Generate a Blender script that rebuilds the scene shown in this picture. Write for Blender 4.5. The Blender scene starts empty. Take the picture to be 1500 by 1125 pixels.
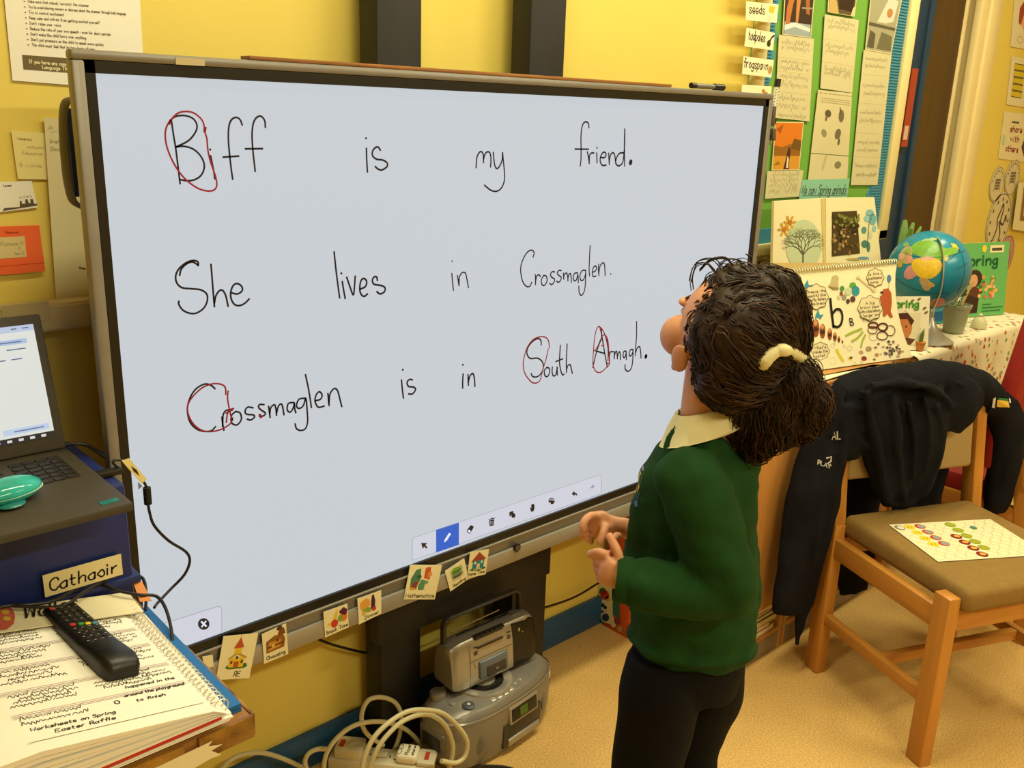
import bpy, bmesh, math, random
from mathutils import Vector, Matrix, noise
random.seed(7)
V = Vector
SC = bpy.context.scene
COL = SC.collection

# ------------------------------------------------------------------ camera
CAMP = V((-0.48648, -1.39084, 1.44820))
YAW, PITCH, ROLL, FPX = 0.749982, -0.286508, 0.033816, 1362.53
_f = V((math.sin(YAW) * math.cos(PITCH), math.cos(YAW) * math.cos(PITCH), math.sin(PITCH)))
_r = V((math.cos(YAW), -math.sin(YAW), 0))
_u = _r.cross(_f)
RI = math.cos(ROLL) * _r + math.sin(ROLL) * _u
UP = -math.sin(ROLL) * _r + math.cos(ROLL) * _u
FW = _f
cam = bpy.data.cameras.new('camera')
cam.sensor_width = 36.0
cam.lens = FPX / 1500 * 36.0
cam.clip_start = 0.02
camo = bpy.data.objects.new('camera', cam)
COL.objects.link(camo)
camo.matrix_world = Matrix(((RI.x, UP.x, -FW.x, CAMP.x), (RI.y, UP.y, -FW.y, CAMP.y),
                            (RI.z, UP.z, -FW.z, CAMP.z), (0, 0, 0, 1)))
SC.camera = camo

# ------------------------------------------------------------------ world, light, exposure
w = bpy.data.worlds.new('world')
SC.world = w
w.use_nodes = True
w.node_tree.nodes['Background'].inputs[0].default_value = (1.0, 0.85, 0.55, 1)
w.node_tree.nodes['Background'].inputs[1].default_value = 0.05
SC.view_settings.view_transform = 'Standard'
SC.view_settings.look = 'None'
SC.view_settings.gamma = 1
SC.view_settings.use_curve_mapping = False
SC.view_settings.exposure = 0.0
LIGHT_COL = (1.0, 0.94, 0.62)
LIGHT_W = [27.5, 27.5, 48.0, 48.0]
CEIL = 2.62
LAMPS = [(0.7, -0.42), (2.5, -0.42), (0.4, -2.6), (2.6, -2.6)]
for i, (lx, ly) in enumerate(LAMPS):
    ld = bpy.data.lights.new('ceiling_tube_light', 'AREA')
    ld.shape = 'RECTANGLE'
    ld.size, ld.size_y = 1.4, 0.14
    ld.energy = LIGHT_W[i]
    ld.color = LIGHT_COL
    lo = bpy.data.objects.new('ceiling_tube_light', ld)
    COL.objects.link(lo)
    lo.location = (lx, ly, CEIL - 0.075)

# ------------------------------------------------------------------ pixel helpers (1500 x 1125)
def ray(x, y):
    return RI * ((x - 750) / FPX) + UP * (-(y - 562.5) / FPX) + FW
def on_y(x, y, Y):
    d = ray(x, y); return CAMP + d * ((Y - CAMP.y) / d.y)
def on_x(x, y, X):
    d = ray(x, y); return CAMP + d * ((X - CAMP.x) / d.x)
def on_z(x, y, Z):
    d = ray(x, y); return CAMP + d * ((Z - CAMP.z) / d.z)
def at_d(x, y, D):
    return CAMP + ray(x, y) * D
def on_plane(x, y, p, n):
    d = ray(x, y); return CAMP + d * ((p - CAMP).dot(n) / d.dot(n))

# ------------------------------------------------------------------ materials
def lin(c):
    return c / 12.92 if c <= 0.04045 else ((c + 0.055) / 1.055) ** 2.4
def H(s):
    s = s.lstrip('#')
    return tuple(lin(int(s[i:i + 2], 16) / 255) for i in (0, 2, 4))
MATS = {}
def mat(name, col, rough=0.6, metal=0.0, var=0.0, vs=25.0, bump=0.0, bs=200.0, emit=0.0, spec=0.4,
        stretch=None, col2=None, trans=0.0, alpha=1.0, sheen=0.0, sss=0.0):
    if name in MATS:
        return MATS[name]
    if isinstance(col, str): col = H(col)
    m = bpy.data.materials.new(name)
    m.use_nodes = True
    nt = m.node_tree
    b = nt.nodes['Principled BSDF']
    b.inputs['Base Color'].default_value = (*col, 1)
    b.inputs['Roughness'].default_value = rough
    b.inputs['Metallic'].default_value = metal
    b.inputs['Specular IOR Level'].default_value = spec
    if trans: b.inputs['Transmission Weight'].default_value = trans
    if alpha < 1: b.inputs['Alpha'].default_value = alpha
    if sheen: b.inputs['Sheen Weight'].default_value = sheen
    if sss:
        b.inputs['Subsurface Weight'].default_value = sss
        b.inputs['Subsurface Radius'].default_value = (0.012, 0.005, 0.003)
        b.inputs['Subsurface Scale'].default_value = 0.6
    if emit:
        b.inputs['Emission Color'].default_value = (*col, 1)
        b.inputs['Emission Strength'].default_value = emit
        b.inputs['Base Color'].default_value = (0.02, 0.02, 0.02, 1)
    tc = None
    if var or bump:
        tc = nt.nodes.new('ShaderNodeTexCoord')
        mp = nt.nodes.new('ShaderNodeMapping')
        if stretch: mp.inputs['Scale'].default_value = stretch
        nt.links.new(tc.outputs['Object'], mp.inputs['Vector'])
    if var:
        n = nt.nodes.new('ShaderNodeTexNoise')
        n.inputs['Scale'].default_value = vs
        n.inputs['Detail'].default_value = 6
        nt.links.new(mp.outputs[0], n.inputs['Vector'])
        cr = nt.nodes.new('ShaderNodeValToRGB')
        c2 = col2 if col2 is not None else tuple(max(0, c * (1 - var)) for c in col)
        if isinstance(c2, str): c2 = H(c2)
        c1 = col if col2 is not None else tuple(min(1, c * (1 + var)) for c in col)
        cr.color_ramp.elements[0].color = (*c2, 1); cr.color_ramp.elements[0].position = 0.3
        cr.color_ramp.elements[1].color = (*c1, 1); cr.color_ramp.elements[1].position = 0.7
        nt.links.new(n.outputs['Fac'], cr.inputs[0])
        nt.links.new(cr.outputs[0], b.inputs['Base Color'])
    if bump:
        n2 = nt.nodes.new('ShaderNodeTexNoise')
        n2.inputs['Scale'].default_value = bs
        n2.inputs['Detail'].default_value = 4
        nt.links.new(mp.outputs[0], n2.inputs['Vector'])
        bp = nt.nodes.new('ShaderNodeBump')
        bp.inputs['Strength'].default_value = bump
        bp.inputs['Distance'].default_value = 0.002
        nt.links.new(n2.outputs['Fac'], bp.inputs['Height'])
        nt.links.new(bp.outputs[0], b.inputs['Normal'])
    MATS[name] = m
    return m
def ink(hexc):
    return mat('ink_' + hexc.lstrip('#'), hexc, 0.7, spec=0.2)
def glow(hexc, s=1.0):
    return mat('screen_' + hexc.lstrip('#'), hexc, 0.5, emit=s, spec=0.1)

# ------------------------------------------------------------------ mesh builder
def catmull(pts, k=5, closed=False):
    P = [V(p) for p in pts]
    if len(P) < 3: return P
    out = []
    n = len(P)
    rng = range(n if closed else n - 1)
    for i in rng:
        p1, p2 = P[i], P[(i + 1) % n]
        p0 = P[i - 1] if (i > 0 or closed) else p1 * 2 - p2
        p3 = P[(i + 2) % n] if (i + 2 < n or closed) else p2 * 2 - p1
        for j in range(k):
            t = j / k
            out.append(0.5 * ((2 * p1) + (p2 - p0) * t + (2 * p0 - 5 * p1 + 4 * p2 - p3) * t * t
                              + (3 * p1 - p0 - 3 * p2 + p3) * t ** 3))
    out.append(P[0].copy() if closed else P[-1].copy())
    return out
def rotm(rx=0, ry=0, rz=0):
    return (Matrix.Rotation(rz, 3, 'Z') @ Matrix.Rotation(ry, 3, 'Y') @ Matrix.Rotation(rx, 3, 'X'))
def axes(x, y, z):
    return Matrix((x, y, z)).transposed()

MW = {}
class MB:
    def __init__(s):
        s.v = []; s.f = []; s.mi = []; s.mats = []
    def m(s, mt):
        if mt not in s.mats: s.mats.append(mt)
        return s.mats.index(mt)
    def add(s, vs, fs, mt):
        o = len(s.v); k = s.m(mt)
        s.v.extend(V(p) for p in vs)
        for f in fs:
            s.f.append(tuple(i + o for i in f)); s.mi.append(k)
        return s
    def bm(s, b, mt, M=None):
        b.verts.index_update()
        s.add([(M @ x.co if M else x.co.copy()) for x in b.verts], [[q.index for q in f.verts] for f in b.faces], mt)
        b.free()
        return s
    def box(s, c, size, mt, rot=None, bev=0.0, seg=2):
        c = V(c)
        b = bmesh.new()
        bmesh.ops.create_cube(b, size=1)
        for x in b.verts: x.co = V((x.co.x * size[0], x.co.y * size[1], x.co.z * size[2]))
        if bev:
            bmesh.ops.bevel(b, geom=list(b.edges), offset=min(bev, min(size) * 0.49), segments=seg, profile=0.5, affect='EDGES')
        for x in b.verts: x.co = (rot @ x.co if rot else x.co) + c
        return s.bm(b, mt)
    def bar(s, a, b, wd, th, mt, up=(0, 0, 1), bev=0.0):
        a, b = V(a), V(b); d = b - a; L = d.length; d.normalize()
        sx = d.cross(V(up)).normalized(); uz = sx.cross(d)
        return s.box((a + b) / 2, (wd, L, th), mt, axes(sx, d, uz), bev)
    def tube(s, pts, r, mt, n=8, r2=None, up=None, cap=True, smooth=0, closed=False):
        P = [V(p) for p in pts]
        R = r if isinstance(r, (list, tuple)) else [r] * len(P)
        R2 = (r2 if isinstance(r2, (list, tuple)) else [r2] * len(P)) if r2 is not None else R
        if smooth:
            q = catmull([(i, 0, 0) for i in range(len(P))], smooth)
            P2 = catmull(P, smooth)
            def ip(A, t):
                i = min(int(t), len(A) - 2); u = t - i; u = u * u * (3 - 2 * u)
                return A[i] * (1 - u) + A[i + 1] * u
            ts = [min(max(x.x, 0), len(P) - 1) for x in q]
            if len(P) < 3: P2, ts = P, [0, 1]
            R, R2, P = [ip(R, t) for t in ts], [ip(R2, t) for t in ts], P2
        N = len(P)
        vs = []; fs = []
        T0 = None; X = None
        for i in range(N):
            if closed: T = P[(i + 1) % N] - P[i - 1]
            else: T = P[min(i + 1, N - 1)] - P[max(i - 1, 0)]
            if T.length < 1e-9: T = T0 or V((0, 0, 1))
            T.normalize()
            if up is not None:
                X = T.cross(V(up))
                if X.length < 1e-4: X = T.orthogonal()
                X.normalize()
            elif X is None: X = T.orthogonal().normalized()
            else:
                X = X - T * X.dot(T)
                X = X.normalized() if X.length > 1e-6 else T.orthogonal().normalized()
            Y = T.cross(X)
            T0 = T
            for j in range(n):
                a = 2 * math.pi * j / n
                vs.append(P[i] + X * (math.cos(a) * R[i]) + Y * (math.sin(a) * R2[i]))
        for i in range(N if closed else N - 1):
            for j in range(n):
                a, b = i * n + j, i * n + (j + 1) % n
                c = ((i + 1) % N) * n
                fs.append((a, b, c + (j + 1) % n, c + j))
        if cap and not closed:
            fs.append(tuple(reversed(range(n)))); fs.append(tuple((N - 1) * n + j for j in range(n)))
        return s.add(vs, fs, mt)
    def cyl(s, a, b, r, mt, n=20, r1=None):
        return s.tube([a, b], [r, r if r1 is None else r1], mt, n)
    def lathe(s, c, prof, mt, n=28, M=None):
        c = V(c); vs = []; fs = []
        for r, z in prof:
            for j in range(n):
                a = 2 * math.pi * j / n
                p = V((r * math.cos(a), r * math.sin(a), z))
                vs.append(c + (M @ p if M else p))
        for i in range(len(prof) - 1):
            for j in range(n):
                fs.append((i * n + j, i * n + (j + 1) % n, (i + 1) * n + (j + 1) % n, (i + 1) * n + j))
        fs.append(tuple(reversed(range(n)))); fs.append(tuple((len(prof) - 1) * n + j for j in range(n)))
        return s.add(vs, fs, mt)
    def ell(s, c, rad, mt, rot=None, nu=20, nv=12):
        c = V(c); vs = []; fs = []
        for i in range(nv + 1):
            th = math.pi * i / nv
            for j in range(nu):
                ph = 2 * math.pi * j / nu
                p = V((rad[0] * math.sin(th) * math.cos(ph), rad[1] * math.sin(th) * math.sin(ph), rad[2] * math.cos(th)))
                vs.append(c + (rot @ p if rot else p))
        for i in range(nv):
            for j in range(nu):
                a, b = i * nu + j, i * nu + (j + 1) % nu
                fs.append((a, a + nu, b + nu, b))
        return s.add(vs, fs, mt)
    def prism(s, pts, ex, mt):
        P = [V(p) for p in pts]; ex = V(ex); n = len(P)
        fs = [tuple(range(n)), tuple(reversed(range(n, 2 * n)))]
        for i in range(n):
            fs.append((i, i + n, (i + 1) % n + n, (i + 1) % n))
        return s.add(P + [p + ex for p in P], fs, mt)
    def poly(s, pts, mt):
        return s.add(pts, [tuple(range(len(pts)))], mt)
    def loft(s, rings, mt, cap=True, closed=True):
        n = len(rings[0]); vs = [p for r in rings for p in r]; fs = []
        for i in range(len(rings) - 1):
            for j in range(n if closed else n - 1):
                fs.append((i * n + j, i * n + (j + 1) % n, (i + 1) * n + (j + 1) % n, (i + 1) * n + j))
        if cap and closed:
            fs.append(tuple(reversed(range(n)))); fs.append(tuple((len(rings) - 1) * n + j for j in range(n)))
        return s.add(vs, fs, mt)
    def ribbon(s, pts, wd, nrm, mt):
        P = [V(p) for p in pts]; nrm = V(nrm).normalized()
        if len(P) == 1: P = [P[0], P[0] + V((1e-4, 0, 0))]
        vs = []; N = len(P)
        for i in range(N):
            T = P[min(i + 1, N - 1)] - P[max(i - 1, 0)]
            if T.length < 1e-9: T = V((0, 0, 1))
            T.normalize()
            S = nrm.cross(T).normalized() * wd / 2
            p = P[i].copy()
            if i == 0: p -= T * wd * 0.35
            if i == N - 1: p += T * wd * 0.35
            vs += [p - S, p + S]
        fs = [(2 * i, 2 * i + 2, 2 * i + 3, 2 * i + 1) for i in range(N - 1)]
        return s.add(vs, fs, mt)
    def disc(s, c, nrm, r, mt, n=12, rx=None, up=None):
        c = V(c); nrm = V(nrm).normalized()
        Y = V(up) if up else V((0, 0, 1))
        X = Y.cross(nrm)
        if X.length < 1e-3: X = V((1, 0, 0))
        X.normalize(); Y = nrm.cross(X)
        rx = r if rx is None else rx
        return s.poly([c + X * (rx * math.cos(2 * math.pi * j / n)) + Y * (r * math.sin(2 * math.pi * j / n)) for j in range(n)], mt)
    def build(s, name, parent=None, smooth=True, ang=38, local=False):
        if not s.v: return None
        if parent is None:
            xs = [p.x for p in s.v]; ys = [p.y for p in s.v]; zs = [p.z for p in s.v]
            o = V(((min(xs) + max(xs)) / 2, (min(ys) + max(ys)) / 2, min(zs)))
            M = Matrix.Translation(o); IM = Matrix.Translation(-o)
        else:
            IM = Matrix.Identity(4) if local else MW[parent].inverted()
        me = bpy.data.meshes.new(name)
        me.from_pydata([IM @ p for p in s.v], [], s.f)
        for mt in s.mats: me.materials.append(mt)
        me.polygons.foreach_set('material_index', s.mi)
        if smooth:
            me.polygons.foreach_set('use_smooth', [True] * len(me.polygons))
            try: me.set_sharp_from_angle(angle=math.radians(ang))
            except Exception: pass
        me.update()
        ob = bpy.data.objects.new(name, me)
        COL.objects.link(ob)
        if parent is None:
            ob.matrix_world = M; MW[ob] = M
        else:
            ob.parent = parent; MW[ob] = MW[parent].copy()
        return ob
    def remesh(s, voxel, smooth=6, fac=0.5):
        """fuse everything collected so far into one continuous surface (single material)"""
        me = bpy.data.meshes.new('tmp'); me.from_pydata(s.v, [], s.f)
        bm_ = bmesh.new(); bm_.from_mesh(me)
        bmesh.ops.recalc_face_normals(bm_, faces=bm_.faces); bm_.to_mesh(me); bm_.free()
        ob = bpy.data.objects.new('tmp', me); COL.objects.link(ob)
        md = ob.modifiers.new('r', 'REMESH'); md.mode = 'VOXEL'; md.voxel_size = voxel
        if smooth:
            sm = ob.modifiers.new('s', 'SMOOTH'); sm.iterations = smooth; sm.factor = fac
        dg = bpy.context.evaluated_depsgraph_get()
        ev = ob.evaluated_get(dg).to_mesh()
        s.v = [x.co.copy() for x in ev.vertices]
        s.f = [tuple(p.vertices) for p in ev.polygons]
        s.mi = [0] * len(s.f); s.mats = s.mats[:1]
        ob.evaluated_get(dg).to_mesh_clear()
        bpy.data.objects.remove(ob); bpy.data.meshes.remove(me)
        return s
    def normals(s):
        N = [V((0, 0, 0)) for _ in s.v]
        for f in s.f:
            a, b, c = s.v[f[0]], s.v[f[1]], s.v[f[2]]
            nn = (b - a).cross(c - a)
            for i in f: N[i] += nn
        return [x.normalized() if x.length > 0 else x for x in N]
    def displace(s, fn):
        N = s.normals()
        s.v = [p + n_ * fn(p) for p, n_ in zip(s.v, N)]
        return s

def tag(o, label=None, cat=None, group=None, kind=None):
    if label: o['label'] = label
    if cat: o['category'] = cat
    if group: o['group'] = group
    if kind: o['kind'] = kind
    return o
def thing(name, label, cat, loc=(0, 0, 0), rz=0.0, group=None):
    o = bpy.data.objects.new(name, None)
    COL.objects.link(o)
    o.empty_display_size = 0.05
    M = Matrix.Translation(V(loc)) @ Matrix.Rotation(rz, 4, 'Z')
    o.matrix_world = M; MW[o] = M
    return tag(o, label, cat, group)
def struct(name, mb, parent=None, **k):
    o = mb.build(name, parent, **k)
    if parent is None: o['kind'] = 'structure'
    return o

# ------------------------------------------------------------------ single-stroke lettering
G = dict(a="47 38 17 06 05 13 33 45|48 43", b="0c 03|07 18 38 46 45 33 13 04", c="47 38 17 06 05 14 23 33 44",
 d="47 38 17 06 05 14 23 34 45|4c 43", e="05 45 46 38 18 06 05 13 33 44", f="4b 3c 2b 23|08 48",
 g="47 38 17 06 05 14 23 34 45|48 41 30 10 01", h="0c 03|06 17 28 38 47 43", i="08 03|0a 0b", j="18 11 00|1a 1b",
 k="0c 03|48 05 43", l="0c 03", m="08 03|06 18 28 37 33|36 48 58 67 63", n="08 03|06 17 28 38 47 43",
 o="28 17 06 05 14 23 33 44 46 38 28", p="08 00|07 18 38 46 45 33 13 04", q="47 38 17 06 05 14 23 34 45|48 40",
 r="08 03|06 17 28 38", s="47 38 18 07 16 35 44 33 13 04", t="1b 14 23 33|08 38", u="08 04 13 23 34 45|48 43",
 v="08 23 48", w="08 13 27 43 58", x="08 43|48 03", y="08 24|48 10", z="08 48 03 43",
 A="03 3c 63|16 56", B="0c 03|0c 3c 4b 49 38 08|38 57 55 33 03", C="5a 4c 2c 0a 06 14 33 44 55",
 D="0c 03 23 45 59 3b 0c", E="5c 0c 03 53|08 48", F="5c 0c 03|08 48", G="5a 4c 2c 0a 06 14 33 54 57 37",
 H="0c 03|5c 53|08 58", I="13 1c|0c 2c|03 23", J="5c 55 33 14", K="0c 03|5c 07 53", L="0c 03 43",
 M="03 0c 36 6c 63", N="03 0c 53 5c", O="3c 1b 09 06 14 33 54 69 5b 3c", P="03 0c 3c 4a 48 37 07",
 R="03 0c 3c 4a 48 37 07|27 53", S="4b 2c 0b 09 28 46 45 33 13 04", T="0c 6c|3c 33", U="0c 05 13 33 45 4c",
 W="0c 13 39 53 6c", Y="0c 28 4c|28 23")
G.update({'.': "03 04", ',': "14 02", "'": "0c 0a", '-': "07 37", '@': "36 26 28 38 35 45 4a 2c 0a 05 23 43", '*': "06 26|15 17",
          '1': "0a 1c 13", '2': "0b 2c 4a 03 43", '5': "4c 0c 08 37 45 23 04", '7': "0c 4c 13", '0': "2c 09 06 23 46 49 2c"})
WD = {'i': 1.2, 'l': 1.2, 'm': 6.6, 'w': 5.6, 'f': 3.8, 't': 3.6, 'r': 3.6, 'j': 2, '.': 1, ',': 1, "'": 1, 'I': 2, 'M': 6.2, 'W': 6.2,
      'A': 6.2, 'T': 6.2, 'O': 6.2, 'E': 5.2, 'H': 5.2, 'B': 5.2, 'D': 5.2, 'N': 5.2, ' ': 2.6, '1': 2, '-': 3.4, '*': 2.4}
STRAIGHT = set("vwxkzyAEFHIKLMNTWY1iltj.-,'*")
def text_strokes(txt, track=1.7):
    """strokes with baseline y=0 and cap height 1"""
    x = 0; out = []
    for ch in txt:
        if ch in G:
            for st in G[ch].split('|'):
                pts = [V(((int(t[0], 16) + x) / 9, (int(t[1], 16) - 3) / 9, 0)) for t in st.split()]
                if ch not in STRAIGHT and len(pts) > 2: pts = catmull(pts, 3)
                out.append(pts)
        x += WD.get(ch, 4.2) + track
    return out, (x - track) / 9

# ------------------------------------------------------------------ flat cards with print
class Card:
    """thin sheet given by four corners TL TR BR BL (world); decorated in (a,b) with a right, b up, 0..1"""
    def __init__(s, corners, th=0.0006, nrm=None):
        s.c = [V(p) for p in corners]
        TL, TR, BR, BL = s.c
        s.n = (TR - TL).cross(TL - BL).normalized()
        if s.n.dot(CAMP - TL) < 0: s.n = -s.n
        s.w = ((TR - TL).length + (BR - BL).length) / 2
        s.h = ((TL - BL).length + (TR - BR).length) / 2
        s.th = th; s.pr = MB(); s.k = 0; s.step = 0.000012
    def at(s, a, b, lift=0.0):
        TL, TR, BR, BL = s.c
        return (BL * (1 - a) + BR * a) * (1 - b) + (TL * (1 - a) + TR * a) * b + s.n * (s.th + lift)
    def L(s):
        s.k += 1
        return 0.0002 + s.k * s.step
    def sheet(s, name, mt, parent=None, nx=1, ny=1, curl=None):
        mb = MB()
        TL, TR, BR, BL = s.c
        mb.prism([BL, BR, TR, TL], s.n * s.th, mt)
        return mb.build(name, parent, smooth=False)
    def poly(s, pts, col, mt=None):
        l = s.L(); s.pr.poly([s.at(a, b, l) for a, b in pts], mt or ink(col)); return s
    def rect(s, a0, b0, a1, b1, col, mt=None):
        return s.poly([(a0, b0), (a1, b0), (a1, b1), (a0, b1)], col, mt)
    def disc(s, a, b, ra, rb, col, n=14, rot=0.0):
        pts = []
        for j in range(n):
            t = 2 * math.pi * j / n
            x, y = ra * math.cos(t), rb * math.sin(t)
            xm, ym = x * s.w, y * s.h
            pts.append((a + (xm * math.cos(rot) - ym * math.sin(rot)) / s.w, b + (xm * math.sin(rot) + ym * math.cos(rot)) / s.h))
        return s.poly(pts, col)
    def line(s, pts, wd, col, smooth=0):
        l = s.L()
        P = [V((a, b, 0)) for a, b in pts]
        if smooth: P = catmull(P, smooth)
        s.pr.ribbon([s.at(p.x, p.y, l) for p in P], wd, s.n, ink(col)); return s
    def ring(s, a, b, ra, rb, wd, col, n=18):
        return s.line([(a + ra * math.cos(2 * math.pi * j / n), b + rb * math.sin(2 * math.pi * j / n)) for j in range(n + 1)], wd, col)
    def text(s, txt, a, b, hh, col, wd=None, width=None, slant=0.0, jit=0.0, rise=0.0, track=1.7):
        """hh = cap height in metres, starts at (a,b); width = total width as fraction of the card"""
        st, tw = text_strokes(txt, track)
        sx = (width * s.w / tw) if width else hh
        l = s.L()
        for pts in st:
            s.pr.ribbon([s.at(a + (p.x * sx + slant * p.y * hh) / s.w,
                              b + (p.y * hh + rise * p.x * sx) / s.h + (random.uniform(-jit, jit)), l) for p in pts],
                        wd or hh * 0.13, s.n, ink(col))
        return s
    def scribble(s, a0, a1, b, hh, col, wd=None, words=5):
        """a line of small illegible handwriting"""
        l = s.L()
        cuts = sorted(random.uniform(a0, a1) for _ in range(words - 1))
        xs = [a0] + cuts + [a1]
        for i in range(words):
            x0, x1 = xs[i], xs[i + 1] - (a1 - a0) * 0.025
            if (x1 - x0) * s.w < hh * 0.8: continue
            n = max(4, int((x1 - x0) * s.w / hh * 3.2))
            pts = []
            for j in range(n):
                y = (random.choice((.45, .5, .55, .6, 1.0)) if j % 2 else random.choice((0, 0, .05, -.3))) * hh
                pts.append(s.at(x0 + (x1 - x0) * (j + random.uniform(-.35, .35)) / (n - 1), b + y / s.h, l))
            s.pr.ribbon(catmull(pts, 3), wd or hh * 0.16, s.n, ink(col))
        return s
    def print_to(s, parent, name='print'):
        return s.pr.build(name, parent, smooth=False)
def px_card(pxs, Y=None, Z=None, X=None, plane=None, **k):
    if Y is not None: c = [on_y(x, y, Y) for x, y in pxs]
    elif Z is not None: c = [on_z(x, y, Z) for x, y in pxs]
    elif X is not None: c = [on_x(x, y, X) for x, y in pxs]
    else: c = [on_plane(x, y, *plane) for x, y in pxs]
    return Card(c, **k)
# ================================================================== SETTING
WY = 0.218           # face of the wall behind the board
X0, X1, Y0 = -2.2, 4.9, -5.0
wall_m = mat('yellow_wall_paint', H('#dac35c'), 0.55, var=0.03, vs=3, bump=0.12, bs=120)
cream_m = mat('cream_paint', H('#d9c48a'), 0.45, var=0.04, vs=6)
floor_m = mat('speckled_vinyl', H('#c59a5f'), 0.45, var=0.0)
nt = floor_m.node_tree
_b = nt.nodes['Principled BSDF']
_tc = nt.nodes.new('ShaderNodeTexCoord')
_vo = nt.nodes.new('ShaderNodeTexNoise'); _vo.inputs['Scale'].default_value = 260; _vo.inputs['Detail'].default_value = 3
_n2 = nt.nodes.new('ShaderNodeTexNoise'); _n2.inputs['Scale'].default_value = 9; _n2.inputs['Detail'].default_value = 5
_cr = nt.nodes.new('ShaderNodeValToRGB')
_cr.color_ramp.elements[0].position = 0.32; _cr.color_ramp.elements[0].color = (*H('#ba924a'), 1)
_cr.color_ramp.elements[1].position = 0.66; _cr.color_ramp.elements[1].color = (*H('#e8c078'), 1)
_mx = nt.nodes.new('ShaderNodeMixRGB'); _mx.blend_type = 'MULTIPLY'; _mx.inputs[0].default_value = 0.18
nt.links.new(_tc.outputs['Object'], _vo.inputs['Vector']); nt.links.new(_tc.outputs['Object'], _n2.inputs['Vector'])
nt.links.new(_vo.outputs['Fac'], _cr.inputs[0]); nt.links.new(_cr.outputs[0], _mx.inputs[1]); nt.links.new(_n2.outputs['Fac'], _mx.inputs[2])
nt.links.new(_mx.outputs[0], _b.inputs['Base Color'])
ceil_m = mat('white_ceiling_tile', H('#d8d2c4'), 0.9, bump=0.2, bs=60)
DX0, DX1, DZ = 2.80, on_y(1419, 150, WY).x, 2.06
b = MB(); b.box(((X0 + X1) / 2, (Y0 + 1.6) / 2, -0.05), (X1 - X0 + .2, 1.6 - Y0 + .2, 0.1), floor_m); struct('floor', b, smooth=False)
b = MB(); b.box(((X0 + X1) / 2, (Y0 + 1.6) / 2, CEIL + 0.05), (X1 - X0 + .2, 1.6 - Y0 + .2, 0.1), ceil_m); struct('ceiling', b, smooth=False)
b = MB()
b.box(((X0 + DX0) / 2, WY + 0.06, CEIL / 2), (DX0 - X0, 0.12, CEIL), wall_m)
b.box(((DX1 + X1) / 2, WY + 0.06, CEIL / 2), (X1 - DX1, 0.12, CEIL), wall_m)
b.box(((DX0 + DX1) / 2, WY + 0.06, (DZ + CEIL) / 2), (DX1 - DX0, 0.12, CEIL - DZ), wall_m)
struct('wall_back', b, smooth=False)
b = MB(); b.box((X0 - 0.05, (Y0 + WY) / 2, CEIL / 2), (0.1, WY - Y0, CEIL), wall_m); struct('wall_left', b, smooth=False)
b = MB(); b.box((X1 + 0.05, (Y0 + WY) / 2, CEIL / 2), (0.1, WY - Y0, CEIL), wall_m); struct('wall_right', b, smooth=False)
b = MB(); b.box(((X0 + X1) / 2, Y0 - 0.05, CEIL / 2), (X1 - X0, 0.1, CEIL), cream_m); struct('wall_front', b, smooth=False)
blue_m = mat('dark_blue_gloss_paint', H('#1f4a70'), 0.35, var=0.06, vs=8)
b = MB(); sk = 0.088
b.box(((X0 + DX0) / 2, WY - 0.009, sk / 2), (DX0 - X0, 0.018, sk), blue_m, bev=0.004)
struct('baseboard_back', b)
trunk_m = mat('ivory_plastic_trunking', H('#c9b98c'), 0.4)
b = MB()
b.box(((X0 + 0.62) / 2, WY - 0.02, 1.105), (0.62 - X0, 0.04, 0.046), trunk_m, bev=0.004)
b.box(((X0 + 0.62) / 2, WY - 0.041, 1.105), (0.62 - X0, 0.004, 0.036), trunk_m, bev=0.001)
tr = struct('trim_1', b)
tr['label'] = 'ivory plastic cable trunking running along the yellow wall behind laptop'
# doorway: recessed brown door, blue frame post, cream frame
brown_m = mat('dark_brown_door', H('#4a3312'), 0.5, var=0.12, vs=4, stretch=(8, 8, 0.6))
navy_m = mat('navy_door_post', H('#1e3448'), 0.5)
d1 = bpy.data.objects.new('door_1', None); COL.objects.link(d1); MW[d1] = Matrix.Translation((3.0, 0.3, 0)); d1.matrix_world = MW[d1]
d1['kind'] = 'structure'; d1['label'] = 'dark brown door in a cream frame beyond the green display board'
dxa, dxb, dxc = on_y(1351, 150, .268).x, on_y(1392, 150, .268).x, on_y(1398, 150, .262).x
bb = MB(); bb.box(((dxa + dxb) / 2, .288, DZ / 2), (dxb - dxa, .04, DZ), brown_m); bb.build('leaf', d1, smooth=False)
bb = MB(); bb.box(((2.74 + dxa) / 2, .286, DZ / 2), (dxa - 2.74, .04, DZ), navy_m, bev=.004); bb.box((dxa - .05, .262, DZ / 2), (.035, .02, DZ), navy_m, bev=.004); bb.build('blue_post', d1)
bb = MB(); bb.box(((dxb + dxc) / 2, .275, DZ / 2), (dxc - dxb, .03, DZ), cream_m, bev=.003); bb.build('door_edge', d1)
bb = MB(); bb.box((DX1 + .006, .252, DZ / 2), (.030, .06, DZ), cream_m, bev=.003); bb.build('jamb', d1)
bb = MB()
ar = [on_y(x, 150, .205).x for x in (1417, 1428, 1442, 1446)]
for (xa, xb, ya, yb) in ((ar[0], ar[1], .206, .235), (ar[1], ar[2], .196, .235), (ar[2], ar[3], .203, .225)):
    bb.box(((xa + xb) / 2, (ya + yb) / 2, DZ / 2 + 0.03), (xb - xa, yb - ya, DZ + 0.06), cream_m, bev=0.006)
bb.box(((DX0 + ar[3]) / 2, 0.21, DZ + 0.04), (ar[3] - DX0, 0.04, 0.08), cream_m, bev=0.006)
bb.build('architrave', d1)
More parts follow.
